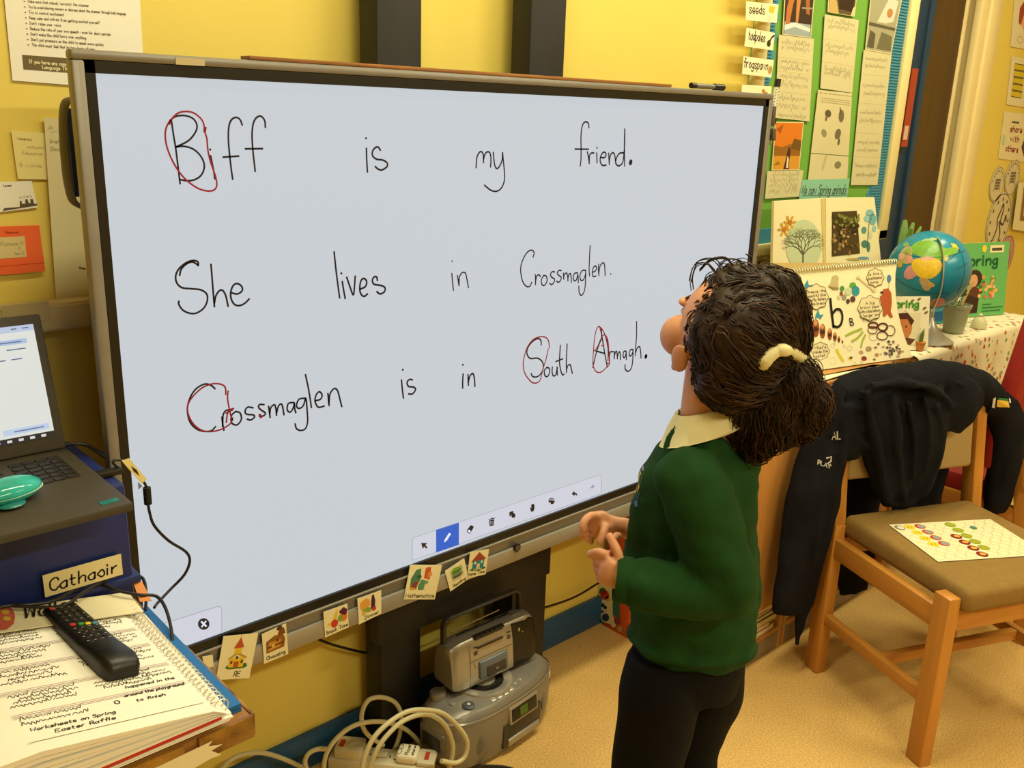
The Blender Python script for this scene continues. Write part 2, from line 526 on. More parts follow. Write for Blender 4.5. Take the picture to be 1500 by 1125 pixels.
b = MB(); b.box((3.3, 0.46, DZ / 2), (1.4, 0.04, DZ + 0.1), brown_m); struct('wall_recess', b, smooth=False)
# lamps on the ceiling
white_enam = mat('white_enamel', H('#e6e2d8'), 0.4)
diff_m = mat('lamp_diffuser', (1.0, 0.86, 0.55), 0.5, emit=2.5)
pos_lbl = ['above the interactive board', 'above the wooden chair', 'at the back of the room, left', 'at the back of the room, right']
for i, (lx, ly) in enumerate(LAMPS):
    t = thing('ceiling_lamp', 'white ceiling batten lamp ' + pos_lbl[i], 'lamp', (lx, ly, CEIL - 0.07), group='ceiling batten lamps')
    m_ = MB()
    for (ax, ay, sx, sy) in ((0, .09, 1.5, .02), (0, -.09, 1.5, .02), (.74, 0, .02, .2), (-.74, 0, .02, .2)):
        m_.box((lx + ax, ly + ay, CEIL - 0.035), (sx, sy, 0.07), white_enam)
    m_.build('frame', t)
    m_ = MB(); m_.box((lx, ly, CEIL - 0.045), (1.46, 0.16, 0.03), diff_m); m_.build('diffuser', t)

# ================================================================== INTERACTIVE BOARD
SW, SZ0, SZ1 = 1.65, 0.55, 1.478
silver = mat('anodised_grey_frame', H('#837f78'), 0.38, metal=0.35, var=0.04, vs=40)
silver2 = mat('light_grey_frame_strip', H('#9c988e'), 0.35, metal=0.35)
blackp = mat('black_plastic', H('#15130f'), 0.35)
blackm = mat('black_matt_metal', H('#1a1815'), 0.5, var=0.1, vs=20)
scr = mat('lit_white_screen', H('#c6ccd2'), 0.45, emit=1.0, spec=0.15)
tv = thing('interactive_board', 'large wall interactive board with handwritten sentences on its lit screen', 'whiteboard', (0.825, 0.03, 0.47))
m_ = MB(); m_.poly([(0, 0, SZ0), (SW, 0, SZ0), (SW, 0, SZ1), (0, 0, SZ1)], scr); screen = m_.build('screen', tv, smooth=False)
fr = -0.007
def rim(name, x0, x1, z0, z1, mt, y0=fr, y1=0.016, bev=0.002):
    q = MB(); q.box(((x0 + x1) / 2, (y0 + y1) / 2, (z0 + z1) / 2), (x1 - x0, y1 - y0, z1 - z0), mt, bev=bev); return q.build(name, tv)
bz = MB()
for (x0, x1, z0, z1) in ((-.0135, 0, .53, 1.4945), (SW, SW + .0145, .53, 1.4945), (-.0135, SW + .0145, SZ1, 1.4945), (-.0135, SW + .0145, .53, SZ0)):
    bz.box(((x0 + x1) / 2, 0.0, (z0 + z1) / 2), (x1 - x0, 0.012, z1 - z0), blackp)
bz.build('bezel', tv, smooth=False)
rim('frame_top', -.031, SW + .034, 1.4945, 1.5085, silver, bev=0.004)
rim('frame_side', -.031, -.0135, .475, 1.4945, silver, bev=0.003)
rim('frame_side', SW + .0145, SW + .034, .475, 1.4945, silver, bev=0.003)
rim('frame_bottom', -.0135, SW + .0145, .503, .53, silver, y0=-.003)
lip = rim('frame_lip', -.0135, SW + .0145, .5285, .532, silver2, y0=-.010, bev=0.0012)
rim('frame_strip', -.0135, SW + .0145, .468, .503, silver2, y0=-.011, bev=0.003)
m_ = MB(); m_.box((SW / 2, 0.06, 0.99), (SW - .02, 0.05, 0.94), blackm, bev=0.01); m_.build('rear_housing', tv)
# grab handle on the left edge
h0, h1 = on_y(100, 150, .05), on_y(117, 302, .05)
m_ = MB()
olive = mat('olive_grey_plastic', H('#4a443a'), .5)
hp = catmull([on_y(x, y, .06) for x, y in ((106, 145), (97, 149), (93, 165), (93, 200), (97, 250), (102, 280), (108, 296), (120, 303))], 4)
m_.tube(hp, 0.004, olive, 8, r2=0.016, up=(0, 1, 0)); m_.build('carry_handle', tv)
m_ = MB(); a_ = on_y(104, 225, .075); m_.box((a_.x + .004, .075, 1.367), (.014, .02, .125), mat('pure_black', H('#070605'), .7)); m_.build('handle_recess', tv)

# sensor
c_ = on_y(757, 802, -.0115)
m_ = MB(); m_.cyl(c_ + V((0, .002, 0)), c_ - V((0, .003, 0)), .0095, blackm, 20); m_.cyl(c_ - V((0, .001, 0)), c_ - V((0, .004, 0)), .0065, mat('smoked_lens', H('#5a5040'), .2), 18); m_.build('sensor', tv)
m_ = MB(); m_.box(((-.004 + .05 + .09) / 1.0, fr - .0008, 1.5005), (.044, .0012, .010), mat('worn_sticker', H('#b5a67e'), .6)); st_ = m_.build('sticker', tv); st_['label'] = 'worn blank sticker on the frame'
cs = Card([V((.0, fr, 1.506)), V((.11, fr, 1.506)), V((.11, fr, 1.496)), V((.0, fr, 1.496))], th=0.0)
# ---- handwriting
blk = ink('#221c22'); red = mat('screen_red_ink', H('#8e2b3a'), .6, spec=.1)
strokes = MB(); rstrokes = MB()
WORDS = {}
def hw(off, s, data, mb, mt, wpx=2.3, lift=.0007):
    wpx *= 1.25
    for line in data.strip().split('\n'):
        pts = [tuple(map(float, t.split(','))) for t in line.split()]
        P = [(off[0] + x / s, off[1] + y / s) for x, y in pts]
        P = [V((x, y, 0)) for x, y in P]
        if len(P) > 2: P = catmull(P, 4)
        W = [on_y(p.x, p.y, -lift) for p in P]
        cx = sum(p.x for p in P) / len(P); cy = sum(p.y for p in P) / len(P)
        row = 0 if cy < 320 else (1 if cy < 480 - max(0, cx - 700) * .12 else 2)
        cuts = ((450, 630, 800), (430, 620, 740), (560, 640, 735, 858))[row]
        key = (row, sum(cx > c for c in cuts), mt.name)
        mb = WORDS.setdefault(key, MB())
        wm = wpx * (on_y(P[0].x, P[0].y + 1, 0) - on_y(P[0].x, P[0].y, 0)).length
        if len(pts) == 1: mb.disc(W[0], (0, -1, 0), wm * .62, mt)
        else: mb.ribbon(W, wm, (0, -1, 0), mt)
hw((220, 140), 3.947, """123,145 135,230 147,300 162,420 173,510
112,165 120,140 150,120 195,115 240,128 265,155 270,190 250,230 215,265 150,297
150,297 190,293 240,305 280,335 308,380 312,420 295,460 260,485 215,493 172,485
349,348 358,390 368,440 374,482
347,312
532,170 520,140 497,126 470,140 455,180 452,250 458,330 468,420 477,484
421,356 512,350
666,184 662,145 640,119 612,130 594,170 589,240 595,330 603,400 607,438
550,308 650,307
1250,305 1252,370 1256,442
1248,247
1331,316 1318,298 1300,302 1285,325 1287,350 1310,368 1345,373 1370,390 1368,412 1340,430 1318,425 1301,410""", strokes, blk)
hw((660, 150), 5, """187,478 190,430 195,395 212,365 228,362 240,385 241,442
241,420 252,380 270,362 288,370 296,410 293,473
313,365 318,420 325,465 340,485 360,465 378,420 381,368
381,368 388,440 396,530 390,590 365,635 330,652 290,640 248,606
1014,186 1010,155 992,142 972,155 960,195 955,260 956,340 955,420 950,465
911,342 1010,343
1002,362 1010,400 1016,448
1016,430 1018,390 1030,372 1050,370
1070,370 1073,442
1073,332
1097,402 1125,405 1140,385 1130,365 1112,372 1097,405 1098,440 1115,462 1140,458
1158,372 1160,410 1163,455
1163,430 1172,385 1190,368 1203,390 1210,448
1268,370 1240,372 1218,400 1210,440 1225,464 1250,455 1265,420 1275,300 1276,195
1276,195 1273,330 1275,466""", strokes, blk, 2.0)
hw((660, 150), 5, "1318,442\n1320,436", strokes, blk, 5.0)
hw((230, 350), 3.947, """238,155 236,132 205,125 165,140 125,175 108,215 115,255 145,282 200,288 255,295 288,320 290,360 270,400 230,428 190,430 150,412 127,380 126,360
131,210 140,175 170,145 205,133 236,150
312,147 318,220 325,310 332,392
332,370 340,330 360,300 380,298 398,330 411,390
432,312 465,318 492,300 490,275 465,258 440,270 426,310 430,350 450,380 480,385 510,370 533,347
1024,75 1035,180 1045,260 1056,341
1071,246 1078,290 1088,344
1066,199
1097,222 1115,275 1135,325 1142,270 1146,215
1176,290 1205,275 1212,245 1195,228 1178,245 1172,290 1180,320 1198,332 1217,318
1274,240 1270,220 1255,220 1245,240 1255,262 1290,268 1317,280 1315,305 1290,318 1271,305""", strokes, blk)
hw((630, 340), 5, """159,303 165,370 171,427
162,213
200,318 207,360 212,392
212,385 215,330 235,297 258,300 268,335 281,407
754,184 762,150 745,132 715,145 685,190 665,250 666,310 680,365 705,397 730,397 745,368
771,312 773,350 772,386
772,370 780,325 795,312 808,325
830,320 815,350 820,385 840,388 857,355 850,322 830,318
912,292 895,290 882,310 890,330 912,345 905,372 888,384 876,375
961,282 945,280 932,298 940,315 960,330 955,355 940,367 926,360
976,300 980,345
977,340 985,310 1000,300 1008,325 1010,358
1010,340 1018,308 1030,310 1036,368
1082,300 1062,300 1048,325 1055,355 1072,350 1082,310 1085,350 1086,371
1140,280 1115,282 1098,315 1103,350 1122,350 1138,310 1140,280 1138,370 1130,430 1110,463 1093,445 1089,396
1172,100 1168,190 1165,270 1168,320
1188,295 1210,285 1220,265 1210,247 1195,262 1188,300 1195,325 1215,322
1235,235 1233,280 1237,318
1236,300 1245,250 1265,225 1278,240 1282,318
1323,307""", strokes, blk, 1.7)
hw((250, 530), 3.191, """208,126 185,108 155,105 115,130 88,175 78,225 90,280 120,313 155,325 190,322 210,303
240,258 243,290 249,320
243,300 245,250 258,228 280,225
305,232 285,250 285,285 310,295 330,270 325,240 305,232
385,215 360,212 348,230 355,245 385,248 392,258 375,272 358,268
437,200 415,200 412,215 430,230 443,240 435,252 415,255
458,208 465,260
463,245 468,215 485,200 492,220 495,250
495,240 505,205 520,200 530,248
575,190 550,195 545,225 560,235 575,210 578,190 580,220 585,238
630,170 600,175 588,205 600,218 620,205 632,170 638,230 640,280 630,312 608,321 588,312 582,290
630,60 645,130 658,214
675,182 700,175 708,155 695,140 680,155 675,185 690,212 718,207
735,148 738,180 741,205
740,195 745,150 765,125 780,135 790,170 800,210
1079,85 1083,130 1088,170
1085,37
1130,85 1118,82 1105,95 1112,115 1135,118 1145,130 1130,150 1112,150
1367,57 1365,90 1365,123
1366,14
1390,60 1392,110
1391,95 1400,65 1413,55 1420,80 1422,115""", strokes, blk, 2.1)
hw((740, 460), 6.25, """330,283 328,245 305,225 265,240 225,280 200,330 205,380 235,408 290,403 330,425 348,460 345,510 315,560 280,577 250,570 238,545
380,490 358,520 365,565 390,570 408,530 400,495 380,490
432,485 430,530 440,565 460,560 472,520 476,480 477,560
505,285 500,370 498,450 510,520 525,557 540,550
465,435 527,410
567,275 562,380 560,460 562,535
562,510 575,470 595,465 605,500 615,543
803,488 825,390 855,290 882,220 880,140
876,140 890,230 910,350 935,487
830,338 905,360
950,350 953,430
952,400 962,350 990,345
1000,345 998,410
998,390 1010,350 1022,345 1028,410
1028,390 1040,350 1052,355 1055,417
1105,340 1085,345 1080,385 1092,400 1105,370 1107,340 1110,415
1170,325 1145,330 1135,370 1150,385 1168,350 1170,325 1168,420 1155,495 1125,525 1100,505 1097,465
1203,68 1203,200 1195,300 1192,380
1195,350 1210,310 1230,300 1240,340 1244,404""", strokes, blk, 1.8)
hw((740, 460), 6.25, "1288,390\n1289,386", strokes, blk, 4.0)
hw((220, 140), 3.947, """112,165 125,135 160,102 205,92 250,100 290,130 310,165 312,210
322,185 318,215 328,250 333,310 345,370 365,430 380,475 385,520 370,545 335,552 280,538 220,498 170,445 125,370 95,290 87,225 95,180 118,140""", rstrokes, red, 2.2, .0009)
hw((250, 530), 3.191, """258,153 255,120 235,105 195,103 150,120 110,155 85,190 78,225 90,265 115,300 150,322 190,326 230,318 265,300 282,285 290,262
268,137 266,170 273,215 282,255 290,272
260,283 265,245 275,225 295,218
258,240 290,225
413,247 427,258
421,262 419,246""", rstrokes, red, 1.9, .0009)
hw((740, 460), 6.25, """405,310 400,260 385,225 350,208 300,213 250,240 205,300 180,370 165,450 175,530 210,590 250,628 290,630 320,605 335,550 350,490 375,410 395,320
875,160 865,118 850,118 830,160 815,250 808,350 803,450 820,510 850,535 890,525 930,485 955,455 945,350 925,230 895,150 865,118
810,340 840,310 880,220 910,190 940,240 950,350 955,440 935,455
880,290 905,285
930,230 942,330 940,430""", rstrokes, red, 1.5, .0009)
WTXT = (('Biff', 'is', 'my', 'friend.'), ('She', 'lives', 'in', 'Crossmaglen.'), ('Crossmaglen', 'is', 'in', 'South', 'Armagh.'))
for (row, k, mn), mb in WORDS.items():
    rd = 'red' in mn
    o = mb.build('red_circle' if rd else 'handwritten_word', tv, smooth=False)
    o['label'] = ('red pen ring round the first letter of ' if rd else 'handwritten black word ') + WTXT[row][k]
# ---- toolbar on the screen
def spoly(mb, pts, mt, off=(600, 690), s=5.0, lift=.0005):
    mb.poly([on_y(off[0] + x / s, off[1] + y / s, -lift) for x, y in pts], mt)
def sline(mb, pts, wpx, mt, off=(600, 690), s=5.0, lift=.0012):
    W = [on_y(off[0] + x / s, off[1] + y / s, -lift) for x, y in pts]
    mb.ribbon(W, wpx * .00125, (0, -1, 0), mt)
def sdisc(mb, x, y, r, mt, off=(600, 690), s=5.0, lift=.0012, k=1.0):
    spoly(mb, [(x + r * k * math.cos(t * math.pi / 8), y + r * math.sin(t * math.pi / 8)) for t in range(16)], mt, off, s, lift)
tb = MB(); bar_m = glow('#cfd0dc'); edge_m = glow('#a9abb8'); blue_g = glow('#2f5fc4'); dk = ink('#3a3238'); lightg = glow('#e6ecf8')
spoly(tb, [(16, 500), (30, 485), (1392, 25), (1407, 28), (1407, 168), (16, 655)], edge_m, lift=.0004)
spoly(tb, [(22, 503), (34, 488), (1392, 29), (1402, 32), (1402, 164), (22, 650)], bar_m, lift=.0007)
o = tb.build('toolbar', tv, smooth=False); tb = MB(); o['label'] = 'pale drawing toolbar strip'
spoly(tb, [(194, 432), (361, 378), (361, 540), (194, 597)], blue_g, lift=.0010)
o = tb.build('pen_button', tv, smooth=False); tb = MB(); o['label'] = 'blue selected pen button'
spoly(tb, [(84, 526), (130, 528), (116, 542), (132, 560), (122, 570), (107, 553), (97, 572)], dk, lift=.0012)
o = tb.build('cursor_icon', tv, smooth=False); tb = MB()
spoly(tb, [(252, 524), (258, 500), (290, 452), (304, 460), (272, 510)], lightg, lift=.0013)
o = tb.build('pencil_icon', tv, smooth=False); tb = MB()
spoly(tb, [(420, 432), (447, 396), (470, 405), (466, 420), (440, 460), (420, 448)], dk, lift=.0012)
spoly(tb, [(424, 440), (434, 428), (448, 438), (438, 455)], lightg, lift=.0014)
o = tb.build('eraser_icon', tv, smooth=False); tb = MB()
spoly(tb, [(582, 362), (620, 352), (617, 398), (586, 404)], dk, lift=.0012)
sline(tb, [(580, 356), (624, 344)], 1.6, dk); sline(tb, [(594, 350), (600, 342), (608, 345)], 1.2, dk)
for q in (592, 601, 610): sline(tb, [(q, 366), (q, 392)], .6, bar_m, lift=.0016)
o = tb.build('bin_icon', tv, smooth=False); tb = MB()
spoly(tb, [(731, 300), (760, 292), (760, 306), (745, 318), (740, 332), (731, 332)], dk, lift=.0012); sdisc(tb, 760, 326, 18, dk, k=.85)
o = tb.build('shapes_icon', tv, smooth=False); tb = MB()
spoly(tb, [(882, 272), (884, 262), (892, 272), (890, 246), (896, 245), (899, 240), (904, 242), (909, 240), (911, 246), (915, 248), (914, 280), (905, 297), (890, 298)], dk, lift=.0012)
o = tb.build('hand_icon', tv, smooth=False); tb = MB()
sdisc(tb, 1040, 220, 23, dk); sdisc(tb, 1030, 212, 5, bar_m, lift=.0015); sdisc(tb, 1043, 208, 5, bar_m, lift=.0015); sdisc(tb, 1053, 214, 5, bar_m, lift=.0015); sdisc(tb, 1026, 238, 8, bar_m, lift=.0015)
o = tb.build('palette_icon', tv, smooth=False); tb = MB()
spoly(tb, [(1187, 168), (1206, 144), (1207, 156), (1224, 162), (1230, 184), (1218, 174), (1208, 172), (1209, 184)], dk, lift=.0012)
o = tb.build('undo_icon', tv, smooth=False); tb = MB()
gr_ = glow('#9a9cab')
spoly(tb, [(1357, 110), (1340, 98), (1340, 107), (1326, 118), (1320, 136), (1330, 126), (1340, 122), (1341, 130)], gr_, lift=.0012)
o = tb.build('redo_icon', tv, smooth=False); tb = MB()
o4 = (0, 825)
spoly(tb, [(770, 545), (770, 370), (1195, 235), (1212, 238), (1220, 250), (1220, 382)], edge_m, o4, 3.75, .0004)
spoly(tb, [(770, 545), (770, 375), (1196, 240), (1209, 243), (1216, 253), (1216, 382)], bar_m, o4, 3.75, .0007)
o = tb.build('close_panel', tv, smooth=False); tb = MB()
sdisc(tb, 1119, 334, 32, dk, o4, 3.75); sline(tb, [(1107, 322), (1132, 346)], 2.4, lightg, o4, 3.75, .0016); sline(tb, [(1130, 320), (1109, 349)], 2.4, lightg, o4, 3.75, .0016)
o = tb.build('close_button', tv, smooth=False); tb = MB(); o['label'] = 'dark round close button'
spoly(tb, [(757, 548), (783, 570), (760, 590)], ink('#7f8090'), (0, 560), 3.75, .0008)
o = tb.build('page_arrow', tv, smooth=False); tb = MB()

# lift columns on the wall behind the board
t = thing('board_stand', 'black steel lift stand with two upright columns behind the board', 'stand', (.8, .15, 0))
for (xa, xb) in ((.557, .660), (.945, 1.050)):
    m_ = MB(); m_.box(((xa + xb) / 2, .155, 1.21), (xb - xa, .06, 2.42), blackm, bev=.004)
    m_.box(((xa + xb) / 2, .196, 1.21), (.05, .03, 2.3), blackm); m_.build('column', t)
m_ = MB(); m_.box((.80, .122, .41), (.53, .03, .20), blackm, bev=.003); m_.build('cross_panel', t)
m_ = MB(); m_.box((1.0, .15, .18), (.12, .074, .36), blackm, bev=.004); m_.build('foot', t)
m_ = MB(); m_.box((.6085, .155, .18), (.110, .064, .36), blackm, bev=.004); m_.build('foot', t)
# ruler and pen lying on the top edge
wood_rule = mat('varnished_ruler_wood', H('#8a5a2c'), .45, var=.2, vs=12, stretch=(1, 20, 20))
xa, xb = on_y(362, 85, .005).x, on_y(980, 127, .005).x
m_ = MB(); m_.box(((xa + xb) / 2, .012, 1.512), (xb - xa, .03, .006), wood_rule, bev=.001)
o = m_.build('wooden_ruler'); tag(o, 'long brown wooden ruler lying along the top of the board', 'ruler')
a_, b_ = on_y(1012, 127, .012), on_y(1059, 130, .012)
a_.z = b_.z = 1.5165
t = thing('marker_pen', 'black marker pen lying on the top edge near board corner', 'pen', (a_ + b_) / 2 - V((0, 0, .008)))
d_ = (b_ - a_)
m_ = MB(); m_.cyl(a_ + d_ * .12, a_ + d_ * .72, .0062, mat('pen_grey', H('#6d675c'), .4), 14); m_.build('barrel', t)
m_ = MB(); m_.cyl(a_ + d_ * .7, b_, .0078, blackp, 14); m_.build('cap', t)
m_ = MB(); m_.cyl(a_, a_ + d_ * .13, .0066, blackp, 14); m_.build('end_plug', t)
# pens clipped on the right edge
def zig_pen(name, label, p0, p1, r, body, cap):
    t = thing(name, label, 'pen', p0)
    p0, p1 = V(p0), V(p1); d = p1 - p0
    m_ = MB(); m_.cyl(p0, p0 + d * .8, r, body, 12); bo = m_.build('barrel', t)
    m_ = MB(); m_.cyl(p0 + d * .78, p1, r * 1.15, cap, 12); m_.build('cap', t)
    if 'zigzag' in label:
        q = MB()
        for k in range(9):
            z0 = .02 + k * .085
            q.ribbon([p0 + d * z0 + V((-r, -r * .55, 0)), p0 + d * (z0 + .04) + V((0, -r * 1.08, 0)), p0 + d * z0 + V((r, -r * .55, 0))], .0022, (0, -1, 0), blackp)
        q.build('zigzag_print', t, smooth=False)
pa, pb = on_y(1131, 168, .02), on_y(1140, 116, .02)
zig_pen('marker_pen', 'white marker pen with zigzag print and black cap at board edge', pa, pb, .0072, mat('pen_white', H('#d8d2c0'), .4), blackp)
pa, pb = on_y(1128, 212, .03), on_y(1136, 173, .03)
zig_pen('marker_pen', 'thin grey pen with dark tip below the zigzag marker', pa, pb, .0035, mat('pen_grey2', H('#b5ad90'), .4), blackp)
m_ = MB()
for (yy, hgt) in ((160, .05), (190, .02), (198, .016)):
    c_ = on_y(1128, yy, .02); m_.box(c_ - V((0, 0, hgt / 3)), (.016, .03, hgt), mat('clip_grey', H('#5d574c'), .4, metal=.4), bev=.003)
o = m_.build('pen_clip', None); tag(o, 'grey clip holding pens on the right edge of the board', 'clip')
# ================================================================== LEFT: WALL PAPERS
paper = mat('white_paper', H('#e6e1d2'), .8, var=.02, vs=8)
paper2 = mat('cream_paper', H('#ddd2ac'), .8, var=.03, vs=8)
PY = WY - .0015
c = px_card([(2, -42), (203, -28), (212, 133), (18, 118)], Y=PY, th=.001)
o = c.sheet('poster', paper); tag(o, 'printed advice sheet with dark footer band behind top corner of board', 'poster')
for k, tx in enumerate(["Make sure that nobody 'corrects' the stammer", "Try to avoid showing concern or distress about the stammer through body language",
        "Try to control excitement", "Keep calm and refrain from getting excited yourself", "Don't raise your voice",
        "Reduce the rate of your own speech - even for short periods", "Don't make the child hurry over anything",
        "Don't put pressure on the child to speak more quickly", "The child must feel that he has plenty of time"]):
    bb_ = .735 - k * .0495
    c.disc(.135, bb_ + .008, .006, .006, '#6a5f45', 8)
    c.text(tx, .16, bb_, .0042, '#6d6248', .0006, width=.0100 * len(tx) - (.0 if k != 1 else .08))
c.rect(.085, .115, .97, .25, '#6a5c3e')
c.text("If you have any concerns about your child", .13, .178, .0052, '#e8dcb4', .0009, width=.55)
c.text("Language Therapy Service or", .22, .135, .0052, '#e8dcb4', .0009, width=.42)
c.print_to(o)
c = px_card([(16, 191), (66, 195), (72, 263), (26, 262)], Y=PY, th=.0008)
o = c.sheet('note_card', mat('pale_yellow_note', H('#e0d28c'), .8)); tag(o, 'pale yellow note with pencil writing above the library card', 'note')
c.text("Numeracy", .16, .82, .004, '#8a7d52', .0005, width=.42).text("autumn", .42, .66, .0045, '#a09360', .0004, width=.5).text("Education", .25, .52, .005, '#a09360', .0004, width=.6)
c.text("@ czkne.", .12, .26, .006, '#a09360', .0004, width=.7); c.print_to(o)
c = px_card([(64, 172), (150, 178), (162, 445), (82, 440)], Y=PY - .002, th=.0008)
o = c.sheet('long_sheet', mat('buff_paper', H('#d8cc9e'), .8, var=.02)); tag(o, 'tall cream sheet with pencil heading partly behind the board', 'sheet')
c.text("P1", .08, .935, .006, '#8f865f', .0005).line([(.1, .925), (.2, .932)], .0005, '#8f865f')
c.text("Irish", .07, .868, .006, '#7d744f', .0006, slant=.2).text("Dinner", .08, .828, .006, '#7d744f', .0006, slant=.2)
c.line([(.24, .81), (.42, .815)], .0006, '#7d744f').line([(.24, .80), (.42, .805)], .0006, '#7d744f').text("Sings", .45, .19, .0035, '#6a6040', .0008)
c.print_to(o)
c = px_card([(-12, 267), (46, 265), (55, 304), (-10, 312)], Y=PY, th=.0008)
o = c.sheet('library_card', paper); tag(o, 'small printed card with black skyline strip above the orange envelope', 'card')
c.text("Lawson", .28, .84, .003, '#2a251a', .0007).text("AL-780535", .62, .4, .003, '#6a6040', .0004)
c.poly([(.25, .12), (.6, .1), (.62, .3), (.66, .32), (.66, .2), (.74, .2), (.75, .34), (.80, .36), (.82, .2), (.86, .2), (.87, .34), (.93, .34), (.94, .15), (1, .16), (1, .08), (.2, .03)], '#57503a'); c.print_to(o)
c = px_card([(-14, 332), (57, 330), (66, 397), (-12, 404)], Y=PY - .002, th=.0015)
o = c.sheet('envelope', mat('orange_card', H('#e5622c'), .7, var=.03)); tag(o, 'bright orange envelope with a pale note stuck on it', 'envelope')
c.rect(.0, .34, .67, .78, '#cdbb84').text("Playhouse 10", .18, .6, .006, '#7c7250', .0005, width=.45).text("15", .52, .5, .004, '#7c7250', .0005).text("Sea 25", .44, .4, .004, '#7c7250', .0005)
c.text("Removed", .30, .85, .004, '#a33d15', .0006).line([(0, .18), (1, .19)], .0008, '#c04a1c'); c.print_to(o)
m_ = MB(); tp = mat('clear_tape', H('#b8a878'), .3)
m_.box((on_y(37, 448, WY - .045).x, WY - .0445, 1.118), (.07, .0006, .03), tp); o = m_.build('adhesive_tape'); tag(o, 'strip of yellowed sticky tape across the trunking', 'tape')

# ================================================================== LEFT: DESK AND PILE
DZT = .72
wood_d = mat('mid_brown_desk_wood', H('#8a5c28'), .45, var=.18, vs=5, stretch=(1, 8, 8))
t = thing('desk', 'brown wooden desk with taped edge and black legs under the laptop', 'desk', (-.5, -.18, 0))
m_ = MB(); m_.box((-.50, -.18, DZT - .0125), (.92, .56, .025), wood_d, bev=.003); m_.build('desk_top', t)
tape_m = mat('glossy_brown_edge_tape', H('#a87a2e'), .22, var=.35, vs=26, col2='#4a2a10')
m_ = MB()
for k in range(9):
    x = -.075 - k * .1
    m_.box((x, -.4615, DZT - .0145), (.094 if k else .07, .005, .031), tape_m, rot=rotm(0, random.uniform(-.03, .03), random.uniform(-.02, .02)), bev=.001)
m_.box((-.0385, -.36, DZT - .0145), (.005, .2, .031), tape_m, bev=.001)
o = m_.build('edge_tape', t); o['label'] = 'shiny brown patterned tape along the desk edge'
c = Card([V((-.32, -.4645, .708)), V((-.085, -.4645, .712)), V((-.08, -.4645, .688)), V((-.32, -.4645, .662))], th=.0008)
mm = MB(); mm.prism([c.at(a, b_) - c.n * c.th for a, b_ in ((0, 0), (.2, .05), (.42, .02), (.6, .1), (.78, .06), (.93, .1), (.98, .0), (.94, .5), (1, .55), (.93, .8), (.96, 1), (.5, .94), (0, 1))], c.n * .0008, paper2)
o = mm.build('torn_paper_strip', t, smooth=False); c.scribble(.25, .4, .3, .006, '#4a4228'); c.print_to(t, 'pencil_mark')
for (lx, ly) in ((-.13, -.42), (-.91, -.42), (-.13, .06), (-.91, .06)):
    m_ = MB(); m_.box((lx, ly, .345), (.035, .035, .69), blackm, bev=.003); m_.build('leg', t)
m_ = MB(); m_.box((-.52, -.42, .665), (.75, .03, .05), blackm, bev=.003); m_.build('rail', t)
for k in range(5):
    m_ = MB(); m_.box((-.205 - k * .115, -.40, .40), (.108, .018, .50), wood_d, bev=.002); m_.build('front_panel', t)

# storage box carrying the laptop
BFY = -.125
bx1 = on_y(204, 842, BFY).x
navy_p = mat('navy_blue_plastic', H('#16235c'), .42, var=.05, vs=12)
t = thing('storage_box', 'navy blue plastic storage box with a name label under the laptop', 'box', (-.28, -.03, DZT))
m_ = MB(); m_.box(((bx1 - .008 - .56) / 2, BFY + .115, (DZT + .9215) / 2), (bx1 - .008 + .56, .23, .9215 - DZT), navy_p, bev=.006); m_.build('body', t)
zr = on_y(190, 846, BFY).z
m_ = MB(); m_.box(((bx1 + .002 - .565) / 2, BFY + .113, zr - .004), (bx1 + .002 + .565, .236, .014), navy_p, bev=.005); m_.build('rim', t)
c = px_card([(62, 843), (177, 811), (180, 841), (66, 875)], Y=BFY - .0065, th=.0006)
o = c.sheet('name_label', mat('label_cream', H('#d6c795'), .7), t)
c.text("Cathaoir", .07, .2, .0178, '#1d1812', .0024, width=.86, slant=.08); c.print_to(t, 'label_lettering')

# laptop
LZ = .935
lapm = mat('dark_grey_laptop_plastic', H('#3b3529'), .5, var=.05, vs=60)
lapd = mat('laptop_key_black', H('#1e1a14'), .45)
FR = on_z(189, 737, LZ); BR = on_z(107, 657, LZ)
lx1 = (FR.x + BR.x) / 2; ly0, ly1 = FR.y, BR.y + .012; lw = .372; lx0 = lx1 - lw
t = thing('laptop', 'open dark grey laptop standing on the navy storage box', 'laptop', ((lx0 + lx1) / 2, (ly0 + ly1) / 2, LZ - .02))
m_ = MB(); m_.box(((lx0 + lx1) / 2, (ly0 + ly1) / 2, LZ - .0065), (lw, ly1 - ly0, .013), lapm, bev=.003); base = m_.build('base', t)
m_ = MB()
key0 = ly1 - .035
pitch = .0185
def key(x, y, wx=.0155, wy=.0145):
    q = MB(); q.box((x, y, LZ + .0008), (wx, wy, .0022), lapd, bev=.0008); q.build('key', base)
for r in range(6):
    y = key0 - r * .0175
    for kx in range(4):
        key(lx1 - .03 - kx * .0175, y, wy=.0135 if r else .009)
    n = 14
    for kx in range(n):
        xk = lx1 - .112 - kx * .0181
        if xk > lx0 + .015: key(xk, y, wy=.0135 if r else .009)
m_ = MB(); m_.box((lx0 + .16, ly0 + .05, LZ + .0002), (.105, .065, .0006), lapd, bev=.0002); m_.build('touchpad', base)
m_ = MB(); m_.box((lx1 - .024, ly0 + .020, LZ + .0004), (.024, .012, .0006), mat('teal_hologram_sticker', H('#2f8f94'), .2, metal=.4, var=.3, vs=200), rot=rotm(0, 0, .06)); m_.build('badge', base)
